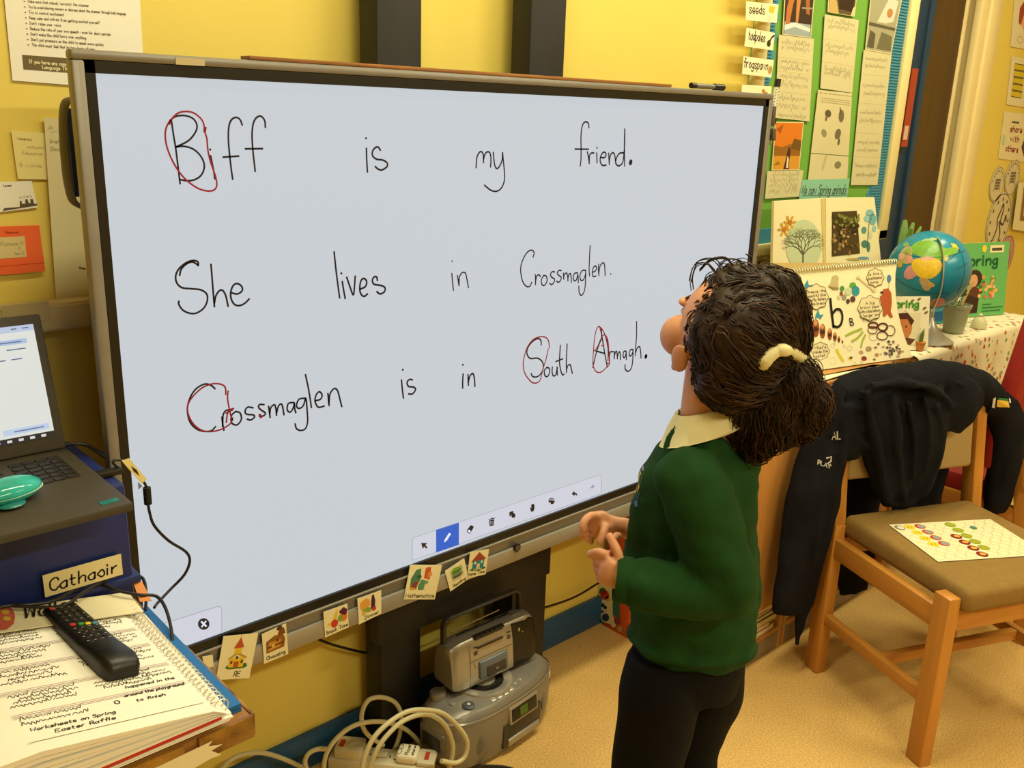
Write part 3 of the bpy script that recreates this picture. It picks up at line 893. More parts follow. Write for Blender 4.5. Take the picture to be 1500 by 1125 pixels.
# lid
hy, hz = ly1 - .008, LZ + .002
lt = on_x(59, 459, lx1 - .002)
ld = (lt - V((lx1 - .002, hy, hz))); ld.x = 0; lh = ld.length; ld.normalize(); ln = V((0, -ld.z, ld.y))
R_ = axes(V((1, 0, 0)), ln * -1, ld)
lc = V(((lx0 + lx1) / 2, hy, hz)) + ld * lh / 2
m_ = MB(); m_.box(lc + ln * -.004, (lw - .004, .008, lh), lapm, R_, bev=.004); lid = m_.build('lid', t)
def LP(u, v, k=.0006): return V((lx0 + .002 + u * (lw - .004), hy, hz)) + ld * (v * lh) + ln * k
lsc = mat('laptop_screen_white', H('#dfe2dc'), .4, emit=.95, spec=.2)
m_ = MB(); m_.poly([LP(.03, .10), LP(.965, .10), LP(.965, .93), LP(.03, .93)], lsc); m_.build('display', lid, smooth=False)
m_ = MB()
m_.poly([LP(.03, .885, .0009), LP(.965, .885, .0009), LP(.965, .93, .0009), LP(.03, .93, .0009)], glow('#b9c6dc'))
m_.poly([LP(.03, .10, .0009), LP(.965, .10, .0009), LP(.965, .143, .0009), LP(.03, .143, .0009)], glow('#22201c'))
for a0, a1, b0, b1, cc in ((.79, .93, .80, .835, '#a9bede'), (.78, .95, .165, .205, '#b9cbe4')):
    m_.poly([LP(a0, b0, .0012), LP(a1, b0, .0012), LP(a1, b1, .0012), LP(a0, b1, .0012)], glow(cc))
for a0, a1, b0 in ((.83, .91, .812), (.85, .92, .76), (.80, .84, .69), (.86, .90, .69), (.82, .93, .18), (.92, .945, .905), (.88, .90, .905)):
    m_.poly([LP(a0, b0, .0015), LP(a1, b0, .0015), LP(a1, b0 + .008, .0015), LP(a0, b0 + .008, .0015)], glow('#5a6a86'))
for k, cc in enumerate(('#4fa0e0', '#e8e8e8', '#e8b030', '#a050c0', '#d0d0d0', '#d0d0d0', '#d8d8d8', '#d8d8d8')):
    a = .62 + k * .042
    m_.poly([LP(a, .112, .0015), LP(a + .018, .112, .0015), LP(a + .018, .130, .0015), LP(a, .130, .0015)], glow(cc))
m_.build('screen_content', lid, smooth=False)
# turquoise mouse on the palm rest
mc = on_z(12, 722, LZ + .012)
t = thing('computer_mouse', 'glossy turquoise computer mouse resting on the laptop', 'mouse', (mc.x, mc.y, LZ))
teal = mat('turquoise_gloss', H('#2fa39a'), .12, var=.25, vs=30)
m_ = MB(); m_.ell((mc.x, mc.y, LZ + .015), (.044, .026, .017), teal, rotm(0, 0, .25), 28, 14); m_.build('shell', t)
m_ = MB(); m_.ell((mc.x + .001, mc.y, LZ + .013), (.0443, .0262, .002), mat('mouse_pale_band', H('#c9c9a8'), .3), rotm(0, 0, .25), 28, 8); m_.build('side_band', t)
m_ = MB(); m_.ell((mc.x - .003, mc.y - .020, LZ + .004), (.018, .016, .004), mat('teal_dark', H('#1f6f6a'), .3), rotm(0, 0, .25), 20, 8); m_.build('foot', t)

# pile of papers: page plane rises to the left
pp = V((-.08, -.47, .757)); pu = V((-.216, 0, .043)).normalized(); pv = V((0, 1, 0)); pn = pv.cross(pu) * -1
if pn.z < 0: pn = -pn
def page(x, y): return on_plane(x, y, pp, pn)
def sheet_block(name, label, cat, c4, th, mt, layers=1, group=None, jitter=0):
    t = MB()
    P = [V(q) for q in c4]
    n = (P[1] - P[0]).cross(P[3] - P[0]).normalized()
    if n.z < 0: n = -n
    for k in range(layers):
        z = th * k / layers
        j = [V((random.uniform(-jitter, jitter), random.uniform(-jitter, jitter), 0)) for _ in P]
        t.prism([p + n * z + q for p, q in zip(P, j)], n * (th / layers * .8), mt)
    o = t.build(name, None, smooth=False)
    return tag(o, label, cat, group)
blue_f = mat('bright_blue_card', H('#1e66a8'), .4)
fz = DZT + .0005
fo = [on_z(x, y, fz + .014) for x, y in ((353, 1027), (226, 876))]
sheet_block('document_folder', 'bright blue card folder at the bottom of the notebook pile', 'folder',
            [(fo[0].x, fo[0].y, fz), (fo[0].x + .004, -.145, fz), (-.36, -.145, fz), (-.36, fo[0].y + .01, fz)], .012, blue_f, 2)
fz += .0125
sheet_block('paper_stack', 'loose white worksheets stacked under the red folder', 'paper', [(-.072, -.470, fz), (-.06, -.14, fz), (-.40, -.14, fz), (-.40, -.470, fz)], .009, paper, 5, jitter=.003)
fz += .0095
red_f = mat('red_plastic_folder', H('#b5231c'), .35)
sheet_block('document_folder', 'red plastic folder just beneath the open notebook', 'folder', [(-.085, -.474, fz), (-.075, -.15, fz), (-.36, -.15, fz), (-.36, -.474, fz)], .005, red_f)
fz += .0055
# open notebook
t = thing('spiral_notebook', 'open spiral notebook full of handwriting under the remote control', 'notebook', (-.19, -.33, fz))
m_ = MB(); nl = 7
for k in range(nl):
    f0 = k / nl; f1 = (k + .72) / nl if k < nl - 1 else 1.0
    ring0 = []; ring1 = []
    for (yy, ring) in ((-.476 + .002 * (k % 2), ring0), (-.165, ring1)):
        xs = [-.40, -.34, -.28, -.22, -.16, -.12, -.095, -.083, -.078]
        lo = []; hi = []
        for x in xs:
            zt = pp.z + (-.08 - x) / .216 * .043
            if x < -.30: zt = pp.z + .22 / .216 * .043 + (-.30 - x) * -.05
            drop = .0 if x < -.1 else (x + .1) ** 2 / .0225 ** 2 * .010
            top = zt - drop; bot = fz + .0002
            hi.append(V((x, yy, bot + (top - bot) * f1))); lo.append(V((x, yy, bot + (top - bot) * f0)))
        ring.extend(hi + list(reversed(lo)))
    m_.loft([ring0, ring1], paper)
pg = m_.build('pages', t, ang=25)
m_ = MB(); wire = mat('white_coil', H('#cfc8b4'), .3, metal=.3)
for k in range(30):
    y = -.465 + k * .010
    cc = V((-.080, y, fz + .006))
    m_.tube([cc + V((.0085 * math.cos(a), .003 * a / 6.28, .0085 * math.sin(a))) for a in [j * math.pi / 5 - 1.2 for j in range(9)]], .0008, wire, 5)
o = m_.build('spiral_coil', t); o['kind'] = 'stuff'
# writing on the page, traced on its sloping surface
pc = Card([V((-.30, -.168, pp.z + .22 / .216 * .043)), V((-.092, -.168, pp.z + .012 / .216 * .043)), V((-.092, -.47, pp.z + .012 / .216 * .043)), V((-.30, -.47, pp.z + .22 / .216 * .043))], th=.0002)
pc.step = .000002
if pc.n.z < 0: pc.n = -pc.n
for b_ in (.93, .76, .60, .41, .24):
    for k, (d_, cc) in enumerate(((0, '#b8a0a0'), (-.012, '#9c8088'), (-.022, '#b8a0a0'))):
        pc.line([(.06, b_ + d_), (.98, b_ + d_)], .0009, cc)
row = 0
bs_ = [.88, .855, .83, .805, .72, .695, .67, .645, .56, .53, .50, .47, .37, .345, .32, .295, .20, .165, .13, .095]
for b_ in bs_:
    if b_ > .14: pc.scribble(.07 + random.uniform(0, .05), random.uniform(.38, .47), b_, .0066, '#3d362a', .0009, 3)
    if b_ > .28: pc.scribble(.52 + random.uniform(0, .08), random.uniform(.86, .97), b_ + .006, .0064, '#3d362a', .0009, 3)
pc.text("Worksheets on Spring", .10, .115, .0062, '#2e271c', .0011, width=.42, slant=.25, rise=.0).text("Easter Raffle", .2, .075, .0062, '#2e271c', .0011, width=.3, slant=.25)
pc.text("around the playground", .62, .21, .0058, '#2e271c', .0011, width=.34, slant=.25).text("to finish", .66, .16, .0058, '#2e271c', .0011, width=.16, slant=.25)
pc.text("happened in the", .66, .27, .0058, '#2e271c', .0011, width=.28, slant=.25)
pc.ring(.565, .185, .013, .012, .0013, '#2a241a').line([(.06, .045), (.97, .05)], .0009, '#6a6040')
for k in range(24): pc.line([(1.0 + .005 * math.sin(k), .03 + k * .04), (1.03, .036 + k * .04)], .0012, '#7d7664')
o = pc.print_to(t, 'handwriting'); o['label'] = 'rows of pencil and pen notes'
# plastic wallet sheet between box and notebook
wp = [page(-30, 915), page(205, 878), page(204, 852), page(-30, 884)]
wz = .0
t = thing('paper_wallet', 'cream wallet sheet with black lettering and red ladybird behind notebook', 'sheet', (-.2, -.15, .78))
c = Card([V((-.33, -.139, .8115)), V((-.066, -.139, .759)), V((-.070, -.205, .7585)), V((-.33, -.205, .811))], th=.0012)
if c.n.z < 0: c.n = -c.n
o = c.sheet('sheet', paper2, t)
wl = MB()
def wpt(x, y, l=.0022): return on_plane(x, y, c.c[3], c.n) + c.n * l
st_, tw_ = text_strokes('Wallet')
for pts in st_:
    wl.ribbon([wpt(36 + p.x / tw_ * 78, 908 - p.y * 22 - p.x / tw_ * 14) for p in pts], .0026, c.n, ink('#1d1812'))
wl.build('lettering', t, smooth=False)
wl = MB()
wl.poly([wpt(*q) for q in ((0, 895), (12, 891), (19, 895), (22, 905), (20, 916), (10, 924), (-6, 925), (-12, 905))], ink('#c05a48'))
for q in ((8, 899), (10, 909)): wl.poly([wpt(q[0] + 6 * math.cos(a * .7), q[1] + 3.5 * math.sin(a * .7), .0026) for a in range(9)], ink('#c9a83a'))
o = wl.build('ladybird_picture', t, smooth=False)
sheet_block('paper_corner', 'orange paper corner sticking out beside the storage box', 'paper', [on_z(x, y, .762) for x, y in ((222, 880), (208, 852), (196, 856), (205, 882))], .001, mat('orange_paper', H('#d98a4a'), .7))

# remote control
RT = [page(58, 905), page(112, 890), page(203, 978), page(160, 1014)]
rm = mat('remote_black', H('#14120e'), .4)
t = thing('remote_control', 'black television remote control lying on the open notebook', 'remote control', (RT[0] + RT[2]) / 2)
ax = ((RT[2] + RT[3]) / 2 - (RT[0] + RT[1]) / 2); L_ = ax.length; ax.normalize(); sx = ax.cross(pn).normalized()
if sx.dot(RT[1] - RT[0]) < 0: sx = -sx
c0 = (RT[0] + RT[1]) / 2
rings = []
for s_, wd, hh in ((0, .019, .008), (.02, .0225, .012), (.3, .0235, .014), (.6, .0235, .016), (.78, .0235, .021), (.9, .023, .024), (.97, .021, .020), (1.0, .017, .012)):
    pc_ = c0 + ax * (L_ * s_) + pn * .0015
    prof = [(-1, 0), (-1, .55), (-.9, .85), (-.7, 1), (0, 1.04), (.7, 1), (.9, .85), (1, .55), (1, 0)]
    rings.append([pc_ + sx * (a * wd) + pn * (b_ * hh) for a, b_ in prof])
m_ = MB(); m_.loft(rings, rm); m_.build('case', t)
def rbtn(u, v, wu, wv, mt, name='button', hgt=.0022):
    hh = .0085 + (.0165 - .0085) * min(1, v / .6)
    hh = .0125 + (v - .02) / .58 * .0035
    q = MB(); q.box(c0 + ax * (L_ * v) + sx * (u * .021) + pn * (.0015 + hh + .0006), (wu, wv, hgt), mt, axes(sx, ax, pn), bev=.0008); q.build(name, t)
for (u, v, cc) in ((-.72, .07, '#c03a2c'), (-.55, .36, '#b52a20'), (-.1, .37, '#2f8a3c'), (.3, .38, '#d8b81e'), (.68, .39, '#4a7f96')):
    rbtn(u, v, .0068, .0058, mat('key_' + cc[1:], cc, .35))
kb = mat('rubber_key', H('#26221a'), .5); kw = mat('key_print', H('#b0a890'), .6)
for r in range(4):
    for k in range(4):
        rbtn(-.66 + k * .44, .12 + r * .055 + .012 * k, .0052, .0042, kb)
for r in range(4):
    for k in range(3):
        rbtn(-.5 + k * .5, .46 + r * .06, .0055, .0042, kb)
q = MB()
for r in range(9):
    for k in range(4):
        if 3 < r < 5: continue
        v = .095 + r * .066
        hh = .0125 + (v - .02) / .58 * .0035 + .0014
        q.box(c0 + ax * (L_ * v) + sx * ((-.66 + k * .44) * .021) + pn * (.0015 + hh), (.0028, .0009, .0002), kw, axes(sx, ax, pn))
q.build('key_printing', t, smooth=False)['kind'] = 'stuff'

# cables on the pile
cab = mat('black_cable_rubber', H('#1c1710'), .45)
m_ = MB()
pts = [page(x, y + 8) + pn * (h_ + .007) for x, y, h_ in ((-20, 905, .004), (2, 893, .005), (40, 891, .006), (75, 886, .006), (105, 873, .008), (130, 864, .010), (150, 865, .010), (172, 872, .008), (205, 876, .006), (228, 876, .004), (243, 888, -.004), (255, 908, -.025), (262, 930, -.06))]
m_.tube(pts, .0024, cab, 8, smooth=4); o = m_.build('black_cable'); tag(o, 'black cable looping over the cream wallet sheet toward the board', 'cable')
m_ = MB()
pts = [page(x, y + 7) + pn * (h_ + .005) for x, y, h_ in ((18, 896, .010), (60, 898, .010), (92, 896, .010), (120, 880, .014), (150, 865, .016), (178, 853, .012), (200, 848, .008), (210, 852, .004), (214, 866, -.004), (214, 880, -.012))]
m_.tube(pts, .0024, cab, 8, smooth=4); o = m_.build('black_cable'); tag(o, 'black cable crossing the lettering and bending down at the box corner', 'cable')
# video cable from laptop
cy = -.085
def cpt(x, y, Y=cy): return on_y(x, y, Y)
t = thing('video_cable', 'black video cable with cream tag hanging from the laptop in front of screen', 'cable', cpt(214, 720))
m_ = MB()
p0_ = V((lx1 + .001, cpt(140, 676).y, LZ - .008))
m_.box(p0_ + V((.018, 0, 0)), (.036, .016, .009), cab, bev=.002); m_.build('plug', t)
m_ = MB()
m_.tube([p0_ + V((.034, 0, 0)), cpt(165, 676), cpt(180, 675), cpt(198, 692), cpt(212, 708), cpt(214, 716)], .0020, cab, 8, smooth=4)
m_.tube([cpt(217, 737), cpt(219, 750), cpt(226, 770), cpt(247, 792), cpt(272, 808), cpt(278, 822), cpt(270, 842), cpt(250, 863), cpt(232, 882, -.10), cpt(226, 890, -.12)], .0022, cab, 8, smooth=4)
m_.build('lead', t)
m_ = MB(); a_, b_ = cpt(215, 714), cpt(217, 739); dd = b_ - a_
for k in range(9): m_.cyl(a_ + dd * (k / 9), a_ + dd * ((k + .65) / 9), .0058, cab, 12)
m_.cyl(a_, b_, .0045, cab, 12); m_.build('ferrite_bead', t)
c = px_card([(178, 675), (189, 671), (215, 702), (207, 708)], Y=cy - .004, th=.001)
o = c.sheet('cable_tag', mat('cream_label', H('#ded08e'), .7), t); c.poly([(.3, .5), (.5, .72), (.75, .5), (.5, .25)], '#3a301c'); c.print_to(t, 'tag_mark')
m_ = MB(); m_.tube([V((lx1 - .01, ly1 + .004, LZ + .004)), cpt(120, 650, .03), cpt(140, 660, .03), cpt(160, 674, .04), cpt(175, 690, .05)], .003, cab, 8, smooth=4); o = m_.build('black_cable'); tag(o, 'thick black cable running from behind the laptop lid to the wall', 'cable')
# ================================================================== CARDS ALONG THE LOWER FRAME OF THE BOARD
cardp = mat('laminated_card', H('#e3d9ae'), .35, var=.02)
def tcard(name_txt, pxs, label, lift=.0):
    c = px_card(pxs, Y=-.0125 - lift, th=.0008)
    o = c.sheet('picture_card', cardp); tag(o, label, 'card', 'timetable picture cards on the lower frame')
    return c, o
Z5 = lambda L_: [(300 + x / 3.75, 825 + y / 3.75) for x, y in L_]
Z8 = lambda L_: [(580 + x / 4.412, 680 + y / 4.412) for x, y in L_]
c, o = tcard('RE', [(327, 932), (378, 927), (365, 993), (316, 996)], 'cream picture card of a yellow church with the letters RE')
c.poly([(.2, .27), (.28, .34), (.4, .33), (.5, .38), (.65, .33), (.8, .36), (.86, .28), (.75, .24), (.3, .23)], '#3d6b2a')
c.poly([(.28, .27), (.72, .27), (.74, .5), (.28, .48)], '#d8b52c').poly([(.24, .47), (.5, .62), (.80, .49), (.76, .46), (.5, .56), (.27, .45)], '#b5912a')
c.poly([(.40, .58), (.60, .58), (.61, .72), (.41, .72)], '#d8b52c').poly([(.36, .70), (.52, .95), (.66, .71)], '#b4512a').line([(.52, .94), (.53, 1.0)], .0008, '#6a4a20')
c.rect(.43, .27, .58, .40, '#b4512a').rect(.33, .35, .39, .42, '#4a3a20').rect(.63, .36, .69, .43, '#4a3a20').disc(.5, .49, .04, .035, '#4a3a20')
c.text('RE', .50, .06, .0095, '#1d1812', .0013, slant=.15); c.print_to(o)
c, o = tcard('Choosing', Z5([(312, 390), (445, 330), (458, 497), (325, 552)]), 'cream picture card of a treasure chest reading Choosing')
c.poly([(.12, .3), (.85, .3), (.92, .55), (.85, .72), (.5, .78), (.14, .68)], '#8a5a22').poly([(.2, .35), (.7, .36), (.75, .6), (.25, .62)], '#c08a34').poly([(.6, .72), (.95, .72), (.9, .92), (.7, .9)], '#7a4a20').disc(.72, .95, .12, .07, '#5a3a1c').rect(.16, .44, .85, .49, '#5a3614').disc(.42, .47, .06, .06, '#e0b850').disc(.6, .6, .06, .05, '#6a4018')
c.text('Choosing', .12, .08, .0075, '#1d1812', .0012, width=.76); c.print_to(o)
c, o = tcard('Snack Time', Z5([(650, 268), (782, 222), (790, 350), (660, 408)]), 'cream picture card of mixed fruit reading Snack Time')
c.poly([(.12, .45), (.35, .55), (.52, .9), (.58, .92), (.56, .66), (.38, .42), (.14, .38)], '#d8bb2c').disc(.42, .40, .15, .16, '#c0402a').disc(.82, .50, .14, .16, '#d8762a').disc(.66, .52, .1, .14, '#7a9a34')
for q in ((.72, .78), (.82, .84), (.9, .76), (.78, .7), (.88, .66)): c.disc(q[0], q[1], .08, .08, '#5a2038')
c.text('Snack Time', .06, .09, .0075, '#1d1812', .0012, width=.9); c.print_to(o)
c, o = tcard('Dinner', Z5([(837, 195), (968, 148), (968, 275), (845, 337)]), 'cream picture card of food and a dark bottle reading Dinner')
c.poly([(.1, .55), (.3, .5), (.52, .56), (.5, .8), (.35, .9), (.1, .8)], '#d89a3c').poly([(.2, .35), (.52, .30), (.6, .42), (.4, .54), (.16, .48)], '#8a9a3a').poly([(.55, .4), (.72, .38), (.74, .68), (.68, .95), (.6, .94), (.56, .7)], '#4a2432').disc(.68, .36, .1, .09, '#b04034').disc(.25, .34, .1, .08, '#c9b040')
c.text('Dinner', .28, .08, .0075, '#1d1812', .0012, width=.62); c.print_to(o)
c, o = tcard('Mathematics', Z5([(1128, 8), (1302, 10), (1262, 198), (1092, 198)]), 'cream picture card of coloured number shapes reading Mathematics')
c.poly([(.12, .3), (.3, .35), (.4, .55), (.36, .9), (.22, .86), (.10, .6)], '#4a7a5a').poly([(.5, .62), (.7, .58), (.66, .95), (.5, .92)], '#c0562a').poly([(.15, .34), (.32, .3), (.36, .52), (.2, .5)], '#8a3a44').poly([(.38, .28), (.56, .28), (.58, .55), (.44, .58), (.36, .4)], '#5a8a5e').poly([(.62, .62), (.74, .7), (.7, .82), (.6, .78)], '#d08a4a').disc(.62, .5, .05, .05, '#6a9a7a').poly([(.12, .28), (.3, .28), (.28, .34), (.12, .36)], '#c9952e').disc(.34, .66, .08, .06, '#2f5a44')
c.text('Mathematics', .03, .06, .0085, '#1d1812', .0014, width=.92, slant=.1); c.print_to(o)
c, o = tcard('Reading', Z8([(315, 690), (440, 607), (468, 740), (350, 822)]), 'tilted cream picture card of stacked books reading Reading', .0004)
for k, cc in enumerate(('#c9b48a', '#3d5a44', '#7a8a6a', '#4f7a2c', '#77a03a')):
    y = .34 + k * .105
    c.poly([(.16 + .03 * (k % 2), y), (.62, y - .06), (.86, y + .03), (.4, y + .12)], cc)
c.text('Reading', .2, .08, .0075, '#1d1812', .0012, width=.66); c.print_to(o)
c, o = tcard('Home Time', Z8([(478, 568), (600, 548), (578, 710), (460, 737)]), 'cream picture card of a house with red roof reading Home Time', .0012)
c.poly([(.2, .3), (.8, .3), (.82, .64), (.2, .62)], '#2f7f86').poly([(.1, .6), (.5, .95), (.92, .64)], '#9a4434').rect(.42, .3, .6, .5, '#cfc39a').rect(.28, .5, .38, .6, '#cfe0d0').rect(.64, .5, .74, .6, '#cfe0d0').poly([(.05, .28), (.2, .36), (.3, .27), (.7, .27), (.85, .35), (.95, .26), (.5, .22)], '#3d6b2a')
c.text('Home Time', .02, .08, .0075, '#1d1812', .0012, width=.9); c.print_to(o)
c, o = tcard('', [(296, 962), (311, 959), (313, 976), (300, 979)], 'blank pale card end showing between blue folder and church card'); 

# ================================================================== RADIOS ON THE FLOOR
sil = mat('silver_radio_plastic', H('#a7a296'), .30, metal=.55, var=.03, vs=30)
sil_d = mat('dull_grey_radio_plastic', H('#88837a'), .38, metal=.4)
sil_g = mat('warm_grey_radio_plastic', H('#6f6a60'), .45, metal=.2)
bo = V((.806, .036, 0)); br_ = math.radians(6)
t = thing('cd_player', 'silver portable compact disc player standing on the floor under the board', 'cd player', bo, br_)
def bl(u, v, z): return V((u, v, z))
def outline(a, bf, bb_, n=56, ef=2.6, eb=6):
    out = []
    for k in range(n):
        th = 2 * math.pi * k / n
        cs, sn = math.cos(th), math.sin(th)
        e = ef if sn < 0 else eb
        bq = bf if sn < 0 else bb_
        u = a * math.copysign(abs(cs) ** (2 / e), cs); v = bq * math.copysign(abs(sn) ** (2 / e), sn)
        out.append((u, v))
    return out
m_ = MB()
rings = [[bl(u, v, z) for u, v in outline(.183 * s_, .085 * s_, .068 * min(1, s_ + .04))] for z, s_ in ((.004, .9), (.012, .95), (.04, .985), (.08, 1.0), (.118, .99), (.128, .975), (.131, .955), (.140, .93), (.148, .86), (.152, .7), (.153, .4))]
m_.loft(rings, sil_d); m_.build('body', t, local=True, ang=30)
for u in (-.12, .12):
    m_ = MB(); m_.cyl((u, 0, 0), (u, 0, .006), .012, blackp, 14); m_.build('foot', t, local=True)
# shoulder band
m_ = MB(); m_.loft([[bl(u, v, z) for u, v in outline(.183 * s_, .085 * s_, .068)] for z, s_ in ((.1285, .99), (.1305, 1.005), (.133, .99))], sil, cap=False); m_.build('shoulder_trim', t, local=True)
# disc lid: raised ring and dark well
m_ = MB(); m_.lathe((-.02, .008, .1515), [(.050, 0), (.050, .004), (.060, .0055), (.071, .005), (.073, .002), (.074, 0)], sil, 44); m_.build('disc_lid_ring', t, local=True)
m_ = MB(); m_.lathe((-.02, .008, .1515), [(.052, .002), (.052, .0028), (.03, .003), (.001, .003)], blackp, 40); m_.build('disc_well', t, local=True)
m_ = MB(); m_.lathe((-.02, .008, .1515), [(.030, .0025), (.030, .005), (.02, .0065), (.001, .007)], sil, 30); m_.build('disc_hub', t, local=True)
m_ = MB(); m_.lathe((-.138, .038, .1485), [(.019, 0), (.0195, .012), (.017, .016), (.001, .0165)], sil_d, 26); m_.build('volume_knob', t, local=True)
m_ = MB(); m_.lathe((-.115, -.038, .150), [(.0145, 0), (.0145, .004), (.011, .006), (.001, .0065)], mat('slate_button', H('#4a4f55'), .35), 24); kb_ = m_.build('play_button', t, local=True)
m_ = MB(); m_.lathe((-.115, -.038, .1562), [(.004, 0), (.003, .0012), (.0005, .0014)], mat('button_dot', H('#d8d2c4'), .3), 12); m_.build('button_dot', t, local=True)
m_ = MB(); m_.lathe((-.135, -.006, .150), [(.007, 0), (.007, .003), (.001, .004)], sil, 16); m_.build('small_button', t, local=True)
for k in range(6):
    m_ = MB(); m_.box((-.055 + k * .0195, -.063 + .0035 * abs(k - 2.0) ** 1.2 * .5, .1485), (.017, .013, .006), sil, rot=rotm(.25, 0, 0), bev=.0015); kb_ = m_.build('key', t, local=True)
    m_ = MB(); m_.ell((-.055 + k * .0195, -.063 + .0035 * abs(k - 2.0) ** 1.2 * .5, .1518), (.0022, .0022, .001), mat('button_dot', H('#d8d2c4'), .3), None, 8, 6); m_.build('key_dot', t, local=True)
m_ = MB(); m_.box((.10, .045, .1505), (.034, .014, .004), blackp, bev=.001); m_.build('vent', t, local=True)
m_ = MB(); m_.box((.075, .022, .152), (.016, .008, .005), sil, bev=.002); m_.build('lid_catch', t, local=True)
# front: display surround, lcd, cassette window, lower flap
m_ = MB(); m_.box((.022, -.0835, .100), (.100, .012, .046), sil, rot=rotm(-.12, 0, 0), bev=.004); m_.build('display_surround', t, local=True)
m_ = MB(); m_.box((.022, -.0895, .1005), (.088, .003, .032), blackp, rot=rotm(-.12, 0, 0), bev=.001); m_.build('display', t, local=True)
m_ = MB(); m_.box((.018, -.0915, .1005), (.026, .001, .022), mat('green_lcd', H('#4a6a1c'), .4), rot=rotm(-.12, 0, 0)); m_.build('lcd', t, local=True)
m_ = MB(); m_.box((.022, -.0815, .052), (.134, .010, .066), mat('smoked_window', H('#3a352c'), .3), bev=.003); m_.build('cassette_window', t, local=True)
m_ = MB(); m_.box((.026, -.0865, .030), (.112, .008, .020), sil, bev=.003); m_.build('flap', t, local=True)
for sg in (-1, 1):
    m_ = MB(); m_.ell((sg * .128, -.060, .066), (.032, .006, .040), sil_g, rotm(0, 0, sg * .62), 24, 10); m_.build('speaker_grille', t, local=True)
m_ = MB(); m_.box((-.176, .01, .070), (.016, .080, .060), sil_g, rot=rotm(0, -.1, 0), bev=.006); hh_ = m_.build('side_recess', t, local=True)
m_ = MB(); m_.box((-.184, .01, .070), (.006, .056, .036), blackm, rot=rotm(0, -.1, 0), bev=.002); m_.build('handle_slot', t, local=True)
m_ = MB(); m_.ell((.158, -.048, .112), (.016, .006, .015), mat('cream_badge', H('#cdbf94'), .35), rotm(0, 0, .85), 18, 10); m_.build('cream_badge', t, local=True)
m_ = MB(); m_.ell((.162, -.046, .093), (.014, .006, .012), mat('slate_badge', H('#4f5c66'), .35), rotm(0, 0, .85), 18, 10); m_.build('slate_badge', t, local=True)

# cassette radio on top
co = V((.81, .062, .1595))
t = thing('cassette_radio', 'small silver cassette radio with folded-up handle standing on the disc player', 'radio', co, math.radians(-1))
m_ = MB()
prof = [(-.036, 0.0), (-.040, .006), (-.040, .018), (-.034, .075), (-.027, .108), (-.020, .117), (-.006, .121), (.016, .119), (.026, .112), (.034, .085), (.037, .03), (.036, .004), (.033, 0)]
rings = []
for u, s_ in ((-.127, .74), (-.124, .84), (-.112, .94), (-.095, .985), (-.076, 1.0), (.10, 1.0), (.113, .97), (.124, .9), (.127, .8)):
    rings.append([V((u, v * (0.6 + .4 * s_), .060 + (z - .060) * s_)) for v, z in prof])
m_.loft(rings, sil); m_.build('body', t, local=True, ang=30)
m_ = MB()
rings = []
for u, s_ in ((.056, 1.02), (.113, .99), (.125, .9), (.1285, .8)):
    rings.append([V((u, v * (0.6 + .4 * s_) - (.0008 if v < 0 else 0), .060 + (z - .060) * s_)) for v, z in prof[:5] + [(-.022, .112), (-.010, .112), (-.01, 0.01)]])
m_.loft(rings, mat('gloss_black_speaker', H('#0f0d09'), .18)); sp_ = m_.build('speaker_panel', t, local=True, ang=30)
for q in ((.078, .092), (.088, .082), (.072, .078)):
    m_ = MB(); m_.ell((q[0], -.034 + (q[1] - .06) * .1, q[1]), (.004, .0015, .005), mat('chrome_mark', H('#b5ad98'), .2, metal=.8), None, 10, 8); m_.build('logo_mark', t, local=True)
def ft(z): return -.0405 + max(0, (z - .018)) * .1053
# seams / front features
m_ = MB()
for (ua, za, ub, zb, wd) in ((-.078, .006, -.074, .108, .0012), (-.078, .066, .052, .066, .001), (-.065, .065, -.060, .045, .0008), (.040, .065, .03, .042, .0008)):
    m_.ribbon([V((ua, ft(za) - .0006, za)), V((ub, ft(zb) - .0006, zb))], wd, (0, -1, 0), blackp)
m_.build('seam', t, local=True, smooth=False)
m_ = MB(); m_.box((-.014, ft(.092) - .0002, .094), (.078, .002, .0045), mat('dark_red_dial', H('#3a1a14'), .4), rot=rotm(-.1, 0, 0)); m_.build('tuning_dial', t, local=True)
for (u, z) in ((-.058, .098), (-.058, .086), (-.058, .081), (.044, .100), (.044, .090), (.044, .085)):
    m_ = MB(); m_.box((u, ft(z) - .0003, z), (.010, .0012, .0022), blackp); m_.build('dial_mark', t, local=True)
m_ = MB(); m_.box((-.008, ft(.036) - .001, .036), (.086, .008, .046), mat('blue_grey_door', H('#66707a'), .32, metal=.2), rot=rotm(-.1, 0, 0), bev=.0039, seg=3); dr_ = m_.build('cassette_door', t, local=True)
m_ = MB(); m_.box((-.002, ft(.028) - .005, .028), (.058, .004, .026), mat('smoked_window', H('#3a352c'), .3), rot=rotm(-.1, 0, 0), bev=.0019); m_.build('door_window', t, local=True)
m_ = MB(); m_.box((-.002, ft(.028) - .0075, .029), (.007, .001, .004), sil); m_.build('door_mark', t, local=True)
m_ = MB(); m_.box((-.012, -.021, .1155), (.086, .012, .010), blackp, rot=rotm(.35, 0, 0), bev=.002); m_.build('key_well', t, local=True)
for k in range(6):
    m_ = MB(); m_.box((-.048 + k * .0148, -.0235, .1185), (.0132, .010, .007), mat('dark_key', H('#2e2a22'), .35), rot=rotm(.35, 0, 0), bev=.0012); m_.build('piano_key', t, local=True)
m_ = MB(); m_.box((-.01, .006, .1205), (.15, .004, .002), blackp); m_.build('slider_slot', t, local=True)
for k, u in enumerate((-.06, -.02, .03, .07)):
    m_ = MB(); m_.box((u, .006, .1225), (.010, .006, .005), mat('dark_key', H('#2e2a22'), .35), bev=.001); m_.build('slider', t, local=True)
